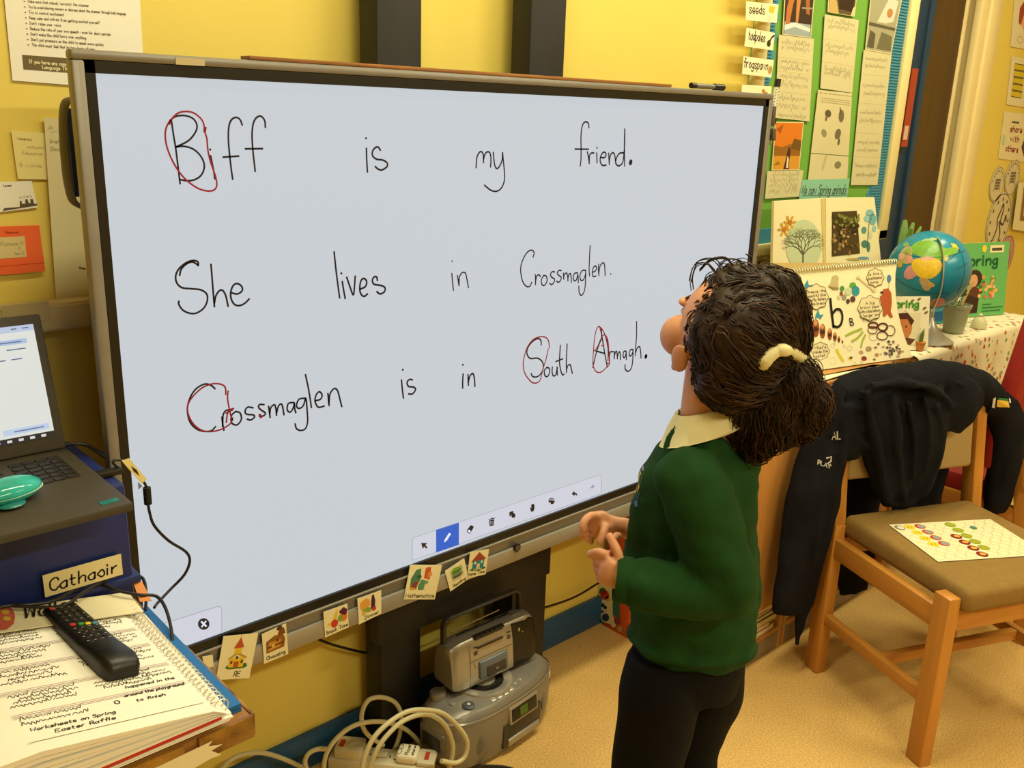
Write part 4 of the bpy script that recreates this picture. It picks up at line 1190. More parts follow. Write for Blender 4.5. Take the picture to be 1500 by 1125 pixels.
m_ = MB(); m_.box((.085, -.004, .1195), (.022, .012, .006), sil_d, bev=.002); m_.build('band_switch', t, local=True)
m_ = MB(); m_.tube([V((-.118, .012, .070)), V((-.118, .012, .150)), V((-.114, .012, .166)), V((-.104, .012, .172)), V((.10, .012, .172)), V((.110, .012, .166)), V((.113, .012, .15)), V((.113, .012, .085))], .006, mat('dark_grey_handle', H('#3a362e'), .35), 8, r2=.009, up=(0, 1, 0)); m_.build('handle', t, local=True)
m_ = MB(); m_.tube([V((-.09, .022, .124)), V((.06, .024, .127))], .0016, mat('chrome_mark', H('#b5ad98'), .2, metal=.8), 8); m_.build('aerial', t, local=True)

# ================================================================== EXTENSION LEAD
white_pl = mat('aged_white_plastic', H('#cfc6a8'), .4, var=.04, vs=30)
ea, eb = V((.452, .178, 0)), V((.607, .0, 0)); ed = (eb - ea); eL = ed.length; ed.normalize(); es = V((ed.y, -ed.x, 0))
if es.x < 0: es = -es
t = thing('extension_lead', 'white four-socket extension lead with coiled cable beside the disc player', 'extension lead', (ea + eb) / 2)
RE_ = axes(es, ed, V((0, 0, 1)))
m_ = MB(); m_.box((ea + eb) / 2 + V((0, 0, .020)), (.058, eL, .040), white_pl, RE_, bev=.006); blk_ = m_.build('socket_block', t)
m_ = MB(); m_.box(ea + ed * .045 + V((0, 0, .052)), (.050, .062, .026), white_pl, RE_, bev=.004); m_.build('switch_box', t)
m_ = MB(); m_.box(ea + ed * .030 + V((0, 0, .0655)), (.040, .022, .0012), mat('paper_label', H('#d8cfa8'), .7), RE_); lb = m_.build('rating_label', t)
m_ = MB(); m_.box(ea + ed * .028 - es * .004 + V((0, 0, .0666)), (.024, .012, .0008), mat('red_print', H('#b8402c'), .6), RE_); m_.build('red_label', t)
for k in range(3):
    m_ = MB(); cc = ea + ed * (.10 + k * .045) + V((0, 0, .0405))
    for (u, v) in ((-.008, .006), (.008, .006), (0, -.008)): m_.box(cc + es * u + ed * v, (.0025, .007, .001) if v > 0 else (.007, .0025, .001), blackp, RE_)
    m_.build('socket', t, smooth=False)
m_ = MB(); cc = ea + ed * .118 + V((0, 0, .044)); m_.box(cc, (.016, .026, .008), white_pl, RE_, bev=.003); m_.build('rocker_switch', t)
cc = ea + ed * .178 + V((0, 0, .052))
m_ = MB(); m_.box(cc, (.048, .050, .024), mat('cream_plug', H('#dcd4b8'), .35), RE_, bev=.009, seg=3); pl_ = m_.build('plug', t)
q = MB()
for txt, off_, hh in (('CD', .012, .011), ('Player', -.004, .008), ('stereo', -.016, .006)):
    st_, tw_ = text_strokes(txt)
    for pts in st_: q.ribbon([cc + V((0, 0, .0126)) + es * (-.017 + p.x / tw_ * .034) * (-1 if False else 1) + ed * (-off_ + -p.y * hh) for p in pts], .0013, (0, 0, 1), ink('#1d1812'))
q.build('plug_lettering', pl_, smooth=False)
m_ = MB(); m_.box(ea + ed * .222 + V((0, 0, .046)), (.05, .040, .012), white_pl, RE_, bev=.003); m_.build('end_plug', t)
m_ = MB(); m_.box(ea + ed * .222 + V((0, 0, .0526)), (.026, .010, .0008), mat('red_print', H('#b8402c'), .6), RE_); m_.build('red_label', t)
m_ = MB(); cc = on_z(645, 1092, .05); m_.tube([cc, cc + es * .03], [.011, .0075], mat('pale_plug', H('#c9c4aa'), .4), 12); m_.build('cable_plug', t)
cabw = mat('cream_cable', H('#c4ba90'), .4)
Zc = lambda x, y: (420 + x / 3.75, 1000 + y / 3.75)
def floor_ok(p): return V((p.x, p.y, max(p.z, .006)))
for Yc, ptsz in ((-.065, [(410, 490), (430, 400), (480, 300), (560, 220), (660, 160), (760, 150), (860, 170), (940, 240), (990, 320), (980, 400), (930, 440), (850, 430)]),
                 (-.045, [(455, 470), (500, 360), (560, 280), (640, 210), (740, 175), (820, 190), (880, 250), (912, 340), (905, 420), (890, 480)]),
                 (.075, [(200, 500), (215, 400), (270, 310), (360, 240), (460, 215), (560, 220), (660, 260), (730, 330), (760, 400), (755, 480)]),
                 (.10, [(500, 490), (570, 400), (610, 320), (630, 230), (625, 160), (590, 105), (520, 80), (450, 95), (415, 160), (415, 230), (450, 290), (530, 345)]),
                 (.12, [(125, 500), (100, 440), (120, 390), (170, 365), (225, 365)])):
    m_ = MB(); m_.tube([floor_ok(on_y(*Zc(x, y), Yc)) for x, y in ptsz], .0052, cabw, 10, smooth=4); m_.build('cable_loop', t)
m_ = MB(); m_.tube([floor_ok(on_y(300 + x / 3.75, 825 + y / 3.75, .16)) for x, y in ((60, 1180), (110, 1110), (180, 1060), (300, 1040), (420, 1070), (540, 1125), (600, 1170))], .0052, cabw, 10, smooth=4); m_.build('cable_loop', t)
m_ = MB(); m_.tube([on_z(x, y, .005) for x, y in ((668, 1122), (700, 1122), (740, 1124), (770, 1135), (790, 1150))], .004, cab, 8, smooth=4); o = m_.build('black_cable'); tag(o, 'black cable on the floor in front of the disc player', 'cable')
# wires on the wall under the board
m_ = MB(); m_.tube([on_y(x, y, .19) for x, y in ((448, 926), (470, 938), (500, 948), (545, 958), (590, 962))], .0032, cab, 8, smooth=4); o = m_.build('black_cable'); tag(o, 'black cable sagging across the yellow wall below the board', 'cable')
m_ = MB(); m_.tube([on_y(x, y, .196) for x, y in ((552, 925), (548, 955), (542, 975), (541, 1005))], .004, cab, 8, smooth=4); o = m_.build('black_cable'); tag(o, 'black cable dropping down the wall beside the left column', 'cable')
m_ = MB(); m_.tube([on_y(x, y, .20) for x, y in ((770, 897), (810, 886), (845, 873), (880, 852))], .0028, cab, 8, smooth=4); o = m_.build('black_cable'); tag(o, 'thin dark cable running just above the blue skirting', 'cable')
# ================================================================== GREEN DISPLAY BOARD
GY = WY - .012
gxL, gxR = on_y(1106, 100, WY - .02).x, on_y(1343, 30, WY - .02).x
gz0 = on_y(1118, 374, WY - .02).z
t = thing('display_board', 'green backed display board with blue scalloped border and cream wooden frame', 'notice board', ((gxL + gxR) / 2, WY, gz0))
green_m = mat('bright_green_backing', H('#679a34'), .8, var=.03, vs=4)
blue_c = mat('blue_corrugated_border', H('#3f87a0'), .6)
fw = on_y(1120, 100, GY).x - on_y(1106, 100, GY).x
m_ = MB(); m_.box(((gxL + gxR) / 2, WY - .005, (gz0 + 2.2) / 2), (gxR - gxL, .01, 2.2 - gz0), green_m); m_.build('backing', t, smooth=False)
frx = on_y(1343, 30, WY).x - on_y(1331, 30, WY).x
sbw = on_y(1331, 83, WY).x - on_y(1313, 83, WY).x
for nm, (xa, xb, za, zb) in (('left', (gxL, gxL + fw, gz0, 2.2)), ('right', (gxR - frx, gxR, gz0, 2.2)), ('bottom', (gxL, gxR, gz0, gz0 + .035)), ('top', (gxL, gxR, 2.165, 2.2))):
    m_ = MB(); m_.box(((xa + xb) / 2, WY - .0125, (za + zb) / 2), (xb - xa, .025, zb - za), mat('cream_wood_frame', H('#dfcf94'), .45), bev=.003); m_.build('frame', t)
def scallop(x0, dirx, z0, z1, wdt, step=.052):
    m_ = MB(); n = int((z1 - z0) / step)
    pts = [V((x0, GY, z0)), ]
    out = [(x0, z0)]
    for k in range(n):
        za = z0 + k * step
        for f in (0, .25, .5, .75):
            out.append((x0 + dirx * (wdt + .018 * math.sin(f * math.pi)), za + f * step))
    out.append((x0, z0 + n * step))
    m_.prism([V((x, GY, z)) for x, z in out], (0, .003, 0), blue_c)
    # corrugation ribs
    k = 0; z = z0
    while z < z0 + n * step:
        m_.box((x0 + dirx * wdt / 2, GY - .0012, z), (wdt, .003, .004), blue_c); z += .0095
    return m_.build('border_strip', t, smooth=False)
scallop(gxR - frx, -1, gz0 + .035, 2.16, sbw)
scallop(gxL + fw, 1, gz0 + .035, 2.16, .040)
m_ = MB(); m_.box(((gxL + gxR) / 2, GY, gz0 + .058), (gxR - gxL - .1, .004, .046), blue_c); m_.build('border_strip', t, smooth=False)
Z7 = lambda L_: [(1080 + x / 5.627, y / 5.627) for x, y in L_]
Z11 = lambda L_: [(1100 + x / 4.6875, 160 + y / 4.6875) for x, y in L_]
sheet_m = mat('pencil_worksheet', H('#c3ba90'), .8, var=.03, vs=6)
def worksheet(pxs, label, folds, rows, name='worksheet', words=4, dy=0.0):
    c = px_card(pxs, Y=GY - .003 - dy, th=.001)
    o = c.sheet(name, sheet_m); tag(o, label, 'worksheet', 'pencil worksheets on the green board')
    for f in folds: c.line([(0, f), (1, f - .005)], .0016, '#c2b57e')
    for (b_, h_) in rows: c.scribble(.08, .92, b_, h_, '#7d7450', .0011, words)
    c.print_to(o); return c, o
worksheet(Z7([(342, 285), (630, 320), (592, 1000), (308, 972)]), 'folded pencil worksheet under the horses photo at left of green board', (.74, .57, .33),
          [(.90, .016), (.84, .016), (.68, .014), (.60, .016), (.50, .016), (.40, .018), (.24, .016), (.13, .026), (.03, .014)])
worksheet(Z7([(720, 118), (1000, 165), (945, 765), (683, 728)]), 'folded pencil worksheet in the middle column of the green board', (.68, .37),
          [(.90, .016), (.84, .016), (.58, .016), (.50, .018), (.26, .016), (.20, .016)], words=3)
worksheet([(1265, 73), (1306, 77), (1285, 271), (1246, 271)], 'long folded pencil worksheet in the right column of the green board', (.83, .62, .40, .22),
          [(.93, .014), (.88, .014), (.74, .014), (.68, .016), (.54, .014), (.48, .014), (.32, .014), (.26, .014), (.14, .014), (.07, .012)], words=3)
worksheet(Z11([(112, 425), (358, 418), (335, 600), (95, 615)]), 'small pencil worksheet under the orange fox photo', (), [(.80, .014), (.60, .018), (.40, .02), (.2, .018)])
c, o = worksheet(Z7([(665, 740), (945, 768), (885, 1808), (544, 1808)]), 'picture sheet of small grey animals in the middle of the green board', (.52, .98), [])
for (a, b_, ra, rb, cc) in ((.34, .83, .09, .03, '#5a5138'), (.30, .79, .03, .02, '#6a6148'), (.72, .82, .08, .05, '#6a6148'), (.68, .86, .02, .03, '#5a5138'), (.28, .68, .08, .03, '#8a8162'), (.66, .68, .09, .04, '#6a6148'), (.70, .62, .03, .03, '#5a5138'), (.36, .45, .03, .07, '#b0a67c'), (.72, .44, .09, .03, '#7a7152'), (.36, .26, .05, .03, '#b0a67c'), (.70, .24, .09, .05, '#7a7152'), (.30, .09, .12, .06, '#7a7152'), (.74, .08, .12, .04, '#8a8162')):
    c.disc(a, b_, ra, rb, cc, 10, random.uniform(-.5, .5)); c.pr.build('animal_picture', o, smooth=False); c.pr = MB()
for b_ in (.945, .93, .915): c.line([(.1, b_), (.95, b_ - .008)], .0014, '#9a8f66')
c.pr.build('heading_lines', o, smooth=False)
def photo(pxs, label, bg, blobs, name='photograph', frame='#cfc396'):
    c = px_card(pxs, Y=GY - .004, th=.001)
    o = c.sheet(name, mat('photo_edge', H(frame), .4)); tag(o, label, 'photograph', 'photographs on the green board')
    c.poly([(.03, .02), (.97, .02), (.97, .98), (.03, .98)], bg)
    for bl_ in blobs: c.poly(*bl_) if isinstance(bl_[0], list) else c.disc(*bl_)
    c.print_to(o); return c
photo(Z7([(390, -90), (640, -80), (605, 315), (370, 285)]), 'photo of horse legs wading at the top left of the green board', '#3a2a1c',
      [([(.05, .02), (.95, .02), (.95, .28), (.05, .3)], '#8f9a9c'), ([(.08, .25), (.2, .2), (.3, .7), (.4, .98), (.2, .98), (.1, .6)], '#b06a34'), ([(.42, .3), (.5, .3), (.56, .98), (.4, .98)], '#b87840'), ([(.76, .5), (.88, .48), (.82, .98), (.68, .98)], '#9a5c30'),
       ([(.05, .1), (.4, .2), (.95, .12), (.95, .2), (.4, .3), (.05, .22)], '#c3ccca'), ([(.6, .6), (.95, .6), (.95, .64), (.6, .64)], '#8a8068')])
photo(Z7([(752, -110), (990, -80), (965, 138), (743, 100)]), 'photo of a dark furry animal at the top middle of the green board', '#5a4a30',
      [([(.03, .02), (.4, .02), (.3, .5), (.05, .6)], '#b59a5c'), ([(.4, .2), (.9, .15), (.95, .98), (.3, .98)], '#33240f'), ([(.85, .02), (.97, .02), (.97, .4), (.9, .3)], '#c9bb8c')])
photo([(1276, -14), (1322, -6), (1305, 80), (1267, 73)], 'grey photo of animals in snow at the top right of green board', '#9a9678',
      [([(.3, .5), (.6, .95), (.9, .9), (.85, .55), (.6, .5)], '#c4c2b0'), ([(.05, .05), (.3, .05), (.3, .3), (.1, .35)], '#57523c'), ([(.4, .05), (.95, .05), (.9, .3), (.5, .35)], '#6a6448'), (.68, .68, .1, .08, '#b07a4a'), ([(.03, .42), (.97, .40), (.97, .45), (.03, .48)], '#57523c')])
photo(Z11([(165, 85), (362, 88), (330, 418), (140, 420)]), 'orange autumn photo of a fox standing on green board edge', '#c9711c',
      [([(.03, .02), (.97, .02), (.97, .3), (.03, .3)], '#c48a2c'), ([(.03, .3), (.97, .3), (.97, .5), (.6, .55), (.3, .48), (.03, .52)], '#8a5a1c'), ([(.6, .45), (.97, .4), (.97, .62), (.7, .66)], '#6a4a1a'), ([(.4, .02), (.62, .02), (.6, .2), (.62, .4), (.55, .5), (.5, .4), (.46, .2)], '#4a2414'), ([(.5, .05), (.58, .05), (.57, .25), (.52, .3)], '#d8c8a8'), ([(.05, .85), (.3, .95), (.2, .75)], '#9a4f14'), ([(.03, .1), (.3, .12), (.2, .2)], '#8a6a20')], frame='#c4a83c')
c = px_card(Z11([(352, 485), (678, 475), (655, 622), (328, 622)]), Y=GY - .005, th=.001)
o = c.sheet('caption_strip', mat('teal_card', H('#7fb59a'), .7)); tag(o, 'pale teal caption strip reading We saw Spring animals', 'caption')
c.text('We saw Spring animals', .02, .28, .030, '#3a2a34', .0032, width=.94, slant=.15).line([(.05, .2), (.98, .22)], .002, '#5a5a50'); c.print_to(o)
# word cards at the left edge
wc = mat('word_card', H('#e6dcb4'), .5)
for pxs, wtxt, pic, lab in ((Z7([(72, 10), (338, 38), (322, 190), (68, 165)]), 'seeds', 0, 'white word card reading seeds with a seed packet picture'),
        (Z7([(75, 228), (308, 272), (292, 415), (57, 382)]), 'tadpoles', 1, 'white word card reading tadpoles with a tadpole picture'),
        (Z7([(50, 462), (300, 497), (278, 640), (38, 610)]), 'frogspawn', 2, 'white word card reading frogspawn with a brown egg picture'),
        (Z7([(38, 697), (282, 712), (272, 850), (28, 840)]), '', 3, 'white word card with small brown animal half hidden by board'),
        (Z7([(85, -210), (345, -180), (335, -40), (80, -70)]), '', 4, 'white word card cut off above the seeds card')):
    c = px_card(pxs, Y=WY - .045, th=.001)
    o = c.sheet('word_card', wc); tag(o, lab, 'card', 'spring word cards beside the green board')
    if wtxt: c.text(wtxt, .10 if pic < 2 else .03, .40, .024, '#2a2418', .0030, width=(.48, .58, .80)[pic])
    if pic == 0: c.poly([(.7, .55), (.86, .5), (.9, .85), (.72, .9)], '#c9b02c'); [c.disc(.7 + .02 * k, .12 + .1 * (k % 3), .012, .02, '#4a4228', 6) for k in range(6)]
    if pic == 1: c.disc(.82, .35, .07, .2, '#3a2c1c', 12, -.3).line([(.85, .5), (.9, .7), (.98, .85)], .006, '#3a2c1c')
    if pic == 2: c.disc(.92, .42, .07, .24, '#a58a4a', 12, -.2)
    if pic == 3: c.disc(.72, .7, .06, .12, '#b5792c').disc(.8, .55, .09, .1, '#a86c28')
    c.print_to(o)

# ================================================================== POSTERS ON THE RIGHT
lam = mat('laminated_poster', H('#dcd2ac'), .25)
def wpost(pxs, label, name='poster', m=lam, lift=.002):
    c = px_card(pxs, Y=WY - lift, th=.001); o = c.sheet(name, m); tag(o, label, 'poster'); return c, o
c, o = wpost([(1487, -14), (1528, -10), (1522, 76), (1480, 68)], 'laminated poster with a smiling face at the top right corner')
c.disc(.55, .55, .3, .26, '#d8a878').poly([(.2, .7), (.4, .9), (.8, .9), (.7, .75), (.4, .72), (.28, .4), (.2, .45)], '#9a4030').disc(.45, .58, .03, .03, '#3a2c1c').line([(.45, .42), (.55, .38), (.65, .42)], .003, '#9a3a30').ring(.3, .15, .1, .06, .002, '#8a8060'); c.print_to(o)
c, o = wpost([(1482, 82), (1526, 90), (1518, 160), (1474, 153)], 'laminated poster of yellow drawers reading put away')
for k in range(5): c.rect(.12, .18 + k * .14, .45, .30 + k * .14, '#c9b42c').line([(.12, .18 + k * .14), (.45, .18 + k * .14), (.45, .30 + k * .14), (.12, .30 + k * .14), (.12, .18 + k * .14)], .003, '#3a3420')
c.text('put', .5, .55, .022, '#a8342a', .005).text('away', .55, .32, .022, '#a8342a', .005); c.print_to(o)
c, o = wpost([(1471, 163), (1512, 168), (1505, 238), (1462, 232)], 'laminated poster reading share with others above the coin pictures')
c.text('share', .28, .60, .026, '#8f3a3a', .006, width=.4).text('with', .32, .40, .026, '#8f3a3a', .006, width=.3).text('others', .2, .18, .026, '#8f3a3a', .006, width=.42)
c.poly([(.75, .85), (.95, .9), (.98, .1), (.85, .1), (.72, .3), (.8, .5)], '#5a4030').rect(.3, .78, .55, .82, '#5a5a4a').rect(.05, .3, .14, .5, '#b5c3a4'); c.print_to(o)
coin_m = mat('coin_print', H('#cbbf9a'), .6)
def coin(cx, cy, rx, ry, tilt, label, kind):
    cw = on_y(cx, cy, WY - .003)
    rh = (on_y(cx + rx, cy, WY) - on_y(cx - rx, cy, WY)).length / 2
    m_ = MB(); m_.cyl(cw, cw - V((0, .0015, 0)), rh, coin_m if kind != 'pink' else mat('pink_coin_print', H('#b98a80'), .6), 36)
    o = m_.build('coin_picture'); tag(o, label, 'picture', 'coin pictures on the right wall')
    c = Card([cw + V((-rh, -.0015, rh)), cw + V((rh, -.0015, rh)), cw + V((rh, -.0015, -rh)), cw + V((-rh, -.0015, -rh))], th=0)
    c.ring(.5, .5, .47, .47, rh * .035, '#6a6250', 32)
    if kind == 'big':
        c.line([(.35, .2), (.45, .4), (.4, .55), (.5, .7), (.55, .8), (.6, .7), (.55, .5), (.7, .45), (.75, .6), (.8, .5)], rh * .09, '#4a4436', 3).line([(.5, .5), (.62, .3), (.6, .15)], rh * .09, '#4a4436', 3)
        for k in range(12): c.disc(.5 + .38 * math.cos(k * .52), .5 + .38 * math.sin(k * .52), .03, .035, '#4a4436', 6)
    elif kind == 'small':
        for k in range(5): c.line([(.38 + k * .06, .35), (.38 + k * .06, .65)], rh * .05, '#3a3428')
        for k in range(4): c.line([(.36, .38 + k * .08), (.64, .38 + k * .08)], rh * .05, '#3a3428')
        c.line([(.34, .65), (.28, .3)], rh * .04, '#3a3428').line([(.66, .65), (.72, .3)], rh * .04, '#3a3428')
        for k in range(9): c.disc(.5 + .38 * math.cos(.3 + k * .32), .5 + .38 * math.sin(.3 + k * .32), .03, .035, '#5a5240', 6)
    else: c.disc(.5, .4, .2, .2, '#7a4a44').ring(.5, .4, .28, .28, rh * .05, '#5a3a34')
    c.print_to(o)
coin(1460.5, 270, 10, 24, 0, 'printed portcullis coin picture nearest the door frame', 'small')
coin(1483, 260, 10, 24, 0, 'printed portcullis coin picture under the share poster', 'small')
coin(1463, 325, 16.5, 40, 0, 'large printed coin picture with a lion', 'big')
coin(1473, 374, 11, 24, 0, 'pinkish printed coin picture half hidden by the green book', 'pink')
c, o = wpost([(1492, 268), (1530, 262), (1524, 342), (1483, 336)], 'cream framed picture at the right edge of the photo', 'framed_picture', lam, .02)
c.rect(.2, .2, 1, .9, '#8a6a3a').rect(.3, .3, 1, .8, '#c9b890'); c.print_to(o)
m_ = MB()
a_, b_ = on_y(1338, 100, .25), on_y(1328, 215, .25)
m_.box(((a_.x + b_.x) / 2, .252, (a_.z + b_.z) / 2), (.05, .003, abs(a_.z - b_.z)), mat('red_hanging', H('#9a3a22'), .6)); m_.box(((a_.x + b_.x) / 2 - .005, .25, b_.z + .05), (.03, .003, .05), mat('pale_print', H('#c9a890'), .6))
o = m_.build('hanging_banner'); tag(o, 'narrow red strip with pale print hanging in the doorway', 'banner')

# ================================================================== CABINET AND CLOTHED TABLE
CX0, CX1, CFY, CT = 1.398, 2.22, -.228, .785
beech = mat('beech_veneer', H('#b07a3c'), .42, var=.14, vs=4, stretch=(6, 6, .5))
plin = mat('grey_plinth', H('#8f7a5c'), .5, var=.3, vs=10, col2='#6a5a4a')
for (xa, xb, cyb, lab) in ((CX0, 1.697, -.025, 'narrow beech veneer cupboard with open bottom shelf in front of the board'), (1.70, CX1, WY - .022, 'wide beech veneer cupboard under the flip book and big book')):
    t = thing('cabinet', lab, 'cabinet', ((xa + xb) / 2, (CFY + cyb) / 2, 0))
    def cbx(name, x0, x1, y0, y1, z0, z1, mt=beech):
        q = MB(); q.box(((x0 + x1) / 2, (y0 + y1) / 2, (z0 + z1) / 2), (x1 - x0, y1 - y0, z1 - z0), mt, bev=.002); return q.build(name, t)
    cbx('side_panel', xa, xa + .018, CFY + .02, cyb, 0, CT - .02); cbx('side_panel', xb - .018, xb, CFY + .02, cyb, 0, CT - .02)
    cbx('top', xa, xb, CFY, cyb, CT - .02, CT)
    cbx('plinth', xa + .018, xb - .018, CFY + .02, CFY + .04, 0, .055, plin)
    cbx('bottom_shelf', xa + .018, xb - .018, CFY + .02, cyb - .007, .055, .07); cbx('shelf', xa + .018, xb - .018, CFY + .02, cyb - .007, .175, .19)
    cbx('back_panel', xa + .018, xb - .018, cyb - .006, cyb, .07, CT - .02)
    cbx('door', xa + .003, xb - .003, CFY, CFY + .018, .178, CT - .022)
rng = random.Random(5)
z_ = .0705
for k in range(6):
    q = MB(); h_ = rng.uniform(.009, .018); xx = CX0 + .024 + rng.uniform(0, .01); ww = rng.uniform(.2, .24)
    cc = ('#d8cca4', '#b54a34', '#cfc08c', '#5a6a7a', '#dccfa0', '#c9b98a')[k]
    rz = rotm(0, 0, rng.uniform(-.03, .03)); ctr = V((xx + ww / 2, CFY + .02 + .085, z_ + h_ / 2))
    if z_ + h_ > .172: break
    tb_ = thing('book', ('pale thin book at the bottom of the shelf stack', 'red covered thin book in the shelf stack', 'cream thin book in middle of the shelf stack', 'grey blue covered book in the shelf stack', 'cream paged book near the top of the shelf stack', 'topmost tan book of the shelf stack')[k], 'book', ctr - V((0, 0, h_ / 2)), group='books lying in the bottom of the cabinet')
    q.box(ctr, (ww, .16, h_ - .003), paper2, rz, bev=.001); q.build('pages', tb_)
    q = MB(); q.box(ctr + V((0, 0, h_ / 2 - .0008)), (ww + .004, .163, .0014), ink(cc), rz); q.box(ctr - V((0, 0, h_ / 2 - .0008)), (ww + .004, .163, .0014), ink(cc), rz); q.build('cover', tb_)
    z_ += h_ + .0005
z_ = .0705
for k in range(5):
    h_ = (.014, .011, .016, .012, .013)[k]; ctr = V((CX0 + .44 + .012 * (k % 2), CFY + .10, z_ + h_ / 2)); cc = ('#c9b88a', '#d8ceaa', '#8a4030', '#dcd2a8', '#b5a070')[k]
    tb_ = thing('book', ('tan book at the bottom of the right shelf pile', 'cream book second in the right shelf pile', 'dark red book in the right shelf pile', 'pale book under the top of the right shelf pile', 'tan book on top of the right shelf pile')[k], 'book', ctr - V((0, 0, h_ / 2)), group='books lying in the bottom of the cabinet')
    q = MB(); q.box(ctr, (.21, .15, h_ - .003), paper2, rotm(0, 0, .04 * (k % 3 - 1)), bev=.001); q.build('pages', tb_)
    q = MB(); q.box(ctr + V((0, 0, h_ / 2 - .0008)), (.214, .153, .0014), ink(cc), rotm(0, 0, .04 * (k % 3 - 1))); q.build('cover', tb_)
    z_ += h_ + .0005
# picture-board box standing against the cabinet side
sx_ = CX0 - .012
Z4c = lambda x, y: (860 + x / 11.25, 860 + y / 11.25)
bfy = on_x(*Z4c(660, 845), sx_).y
t = thing('game_box', 'orange game box with round pictures standing on the floor behind the child', 'box', (sx_, .1, 0))
m_ = MB(); m_.box((sx_ + .025, (bfy + .19) / 2, .19), (.05, .19 - bfy, .38), mat('orange_box', H('#c9521c'), .5), bev=.001); m_.build('board', t)
m_ = MB()
def gp4(x, y, l=.001): return on_x(*Z4c(x, y), sx_ - l)
m_.poly([gp4(*q) for q in ((190, -300), (185, 100), (215, 230), (215, 480), (250, 570), (380, 610), (430, 670), (480, 640), (420, 440), (420, -300))], ink('#d8cfa4')); m_.build('panel', t, smooth=False)
m_ = MB()
for (cx_, cy_, r_, cc) in ((290, 130, 75, '#b03a24'), (255, 75, 60, '#3d5a2a'), (345, 190, 40, '#c99a3c'), (260, 300, 30, '#2a2c24'), (300, 335, 28, '#2a2c24'), (305, 500, 62, '#2c3a5a'), (250, 405, 22, '#2c3a5a'), (500, 560, 55, '#8a3a48'), (540, 690, 45, '#b5a070')):
    m_.poly([gp4(cx_ + r_ * math.cos(j * .6), cy_ + r_ * 1.1 * math.sin(j * .6), .0016) for j in range(10)], ink(cc))
m_.build('round_pictures', t, smooth=False)
m_ = MB(); m_.poly([gp4(*q, .002) for q in ((430, 120), (520, 120), (540, 520), (470, 480), (430, 430))], ink('#2a6a5c')); m_.build('teal_patch', t, smooth=False)

# table with patterned cloth
TX0, TX1 = 2.235, 3.17
t = thing('side_table', 'plain wooden table under the patterned cloth beside the cabinet', 'table', ((TX0 + TX1) / 2, -.02, 0))
m_ = MB(); m_.box(((TX0 + TX1) / 2, -.025, CT - .016), (TX1 - TX0, .43, .022), beech, bev=.003); m_.build('table_top', t)
for x in (TX0 + .04, TX1 - .04):
    for y in (-.12, .15):
        m_ = MB(); m_.box((x, y, (CT - .028) / 2), (.04, .04, CT - .028), beech, bev=.003); m_.build('leg', t)
cloth_m = mat('spotted_cloth', H('#d9cfae'), .85)
nt = cloth_m.node_tree; _b = nt.nodes['Principled BSDF']
_tc = nt.nodes.new('ShaderNodeTexCoord'); _vo = nt.nodes.new('ShaderNodeTexVoronoi'); _vo.inputs['Scale'].default_value = 34
_lt = nt.nodes.new('ShaderNodeMath'); _lt.operation = 'LESS_THAN'; _lt.inputs[1].default_value = .28
_hs = nt.nodes.new('ShaderNodeValToRGB'); _hs.color_ramp.interpolation = 'CONSTANT'
for k, (p_, cc) in enumerate(((0, '#b5402c'), (.3, '#8a7a50'), (.5, '#6a8a4a'), (.68, '#c98a6a'), (.85, '#a09070'))):
    e = _hs.color_ramp.elements[k] if k < 2 else _hs.color_ramp.elements.new(p_)
    e.position = p_; e.color = (*H(cc), 1)
_sp = nt.nodes.new('ShaderNodeSeparateColor'); _mx = nt.nodes.new('ShaderNodeMixRGB'); _mx.inputs[1].default_value = (*H('#d9cfae'), 1)
nt.links.new(_tc.outputs['Object'], _vo.inputs['Vector']); nt.links.new(_vo.outputs['Distance'], _lt.inputs[0]); nt.links.new(_vo.outputs['Color'], _sp.inputs[0])
nt.links.new(_sp.outputs[0], _hs.inputs[0]); nt.links.new(_lt.outputs[0], _mx.inputs[0]); nt.links.new(_hs.outputs[0], _mx.inputs[2]); nt.links.new(_mx.outputs[0], _b.inputs['Base Color'])
m_ = MB()
NX = 60; rows = []
prof_ = [(.19, CT - .002), (.0, CT - .002), (-.12, CT - .002), (-.235, CT - .002), (-.246, CT - .006), (-.250, CT - .02), (-.252, CT - .08), (-.256, CT - .18), (-.260, CT - .26)]
for k, (y, z) in enumerate(prof_):
    r_ = []
    for i in range(NX + 1):
        x = TX0 - .01 + (TX1 - TX0 + .03) * i / NX
        amp = max(0, (CT - .02 - z)) * .05
        r_.append(V((x, y - amp * (math.sin(i * .62) + .5 * math.sin(i * 1.43 + 1)), z + .001)))
    rows.append(r_)
m_.loft(rows, cloth_m, closed=False)
m_.v = m_.v; o = m_.build('tablecloth', None, ang=60); tag(o, 'cream tablecloth with small red and green spots under the globe', 'tablecloth')
md = o.modifiers.new('thick', 'SOLIDIFY'); md.thickness = .0015; md.offset = 1
TT = CT + .0015

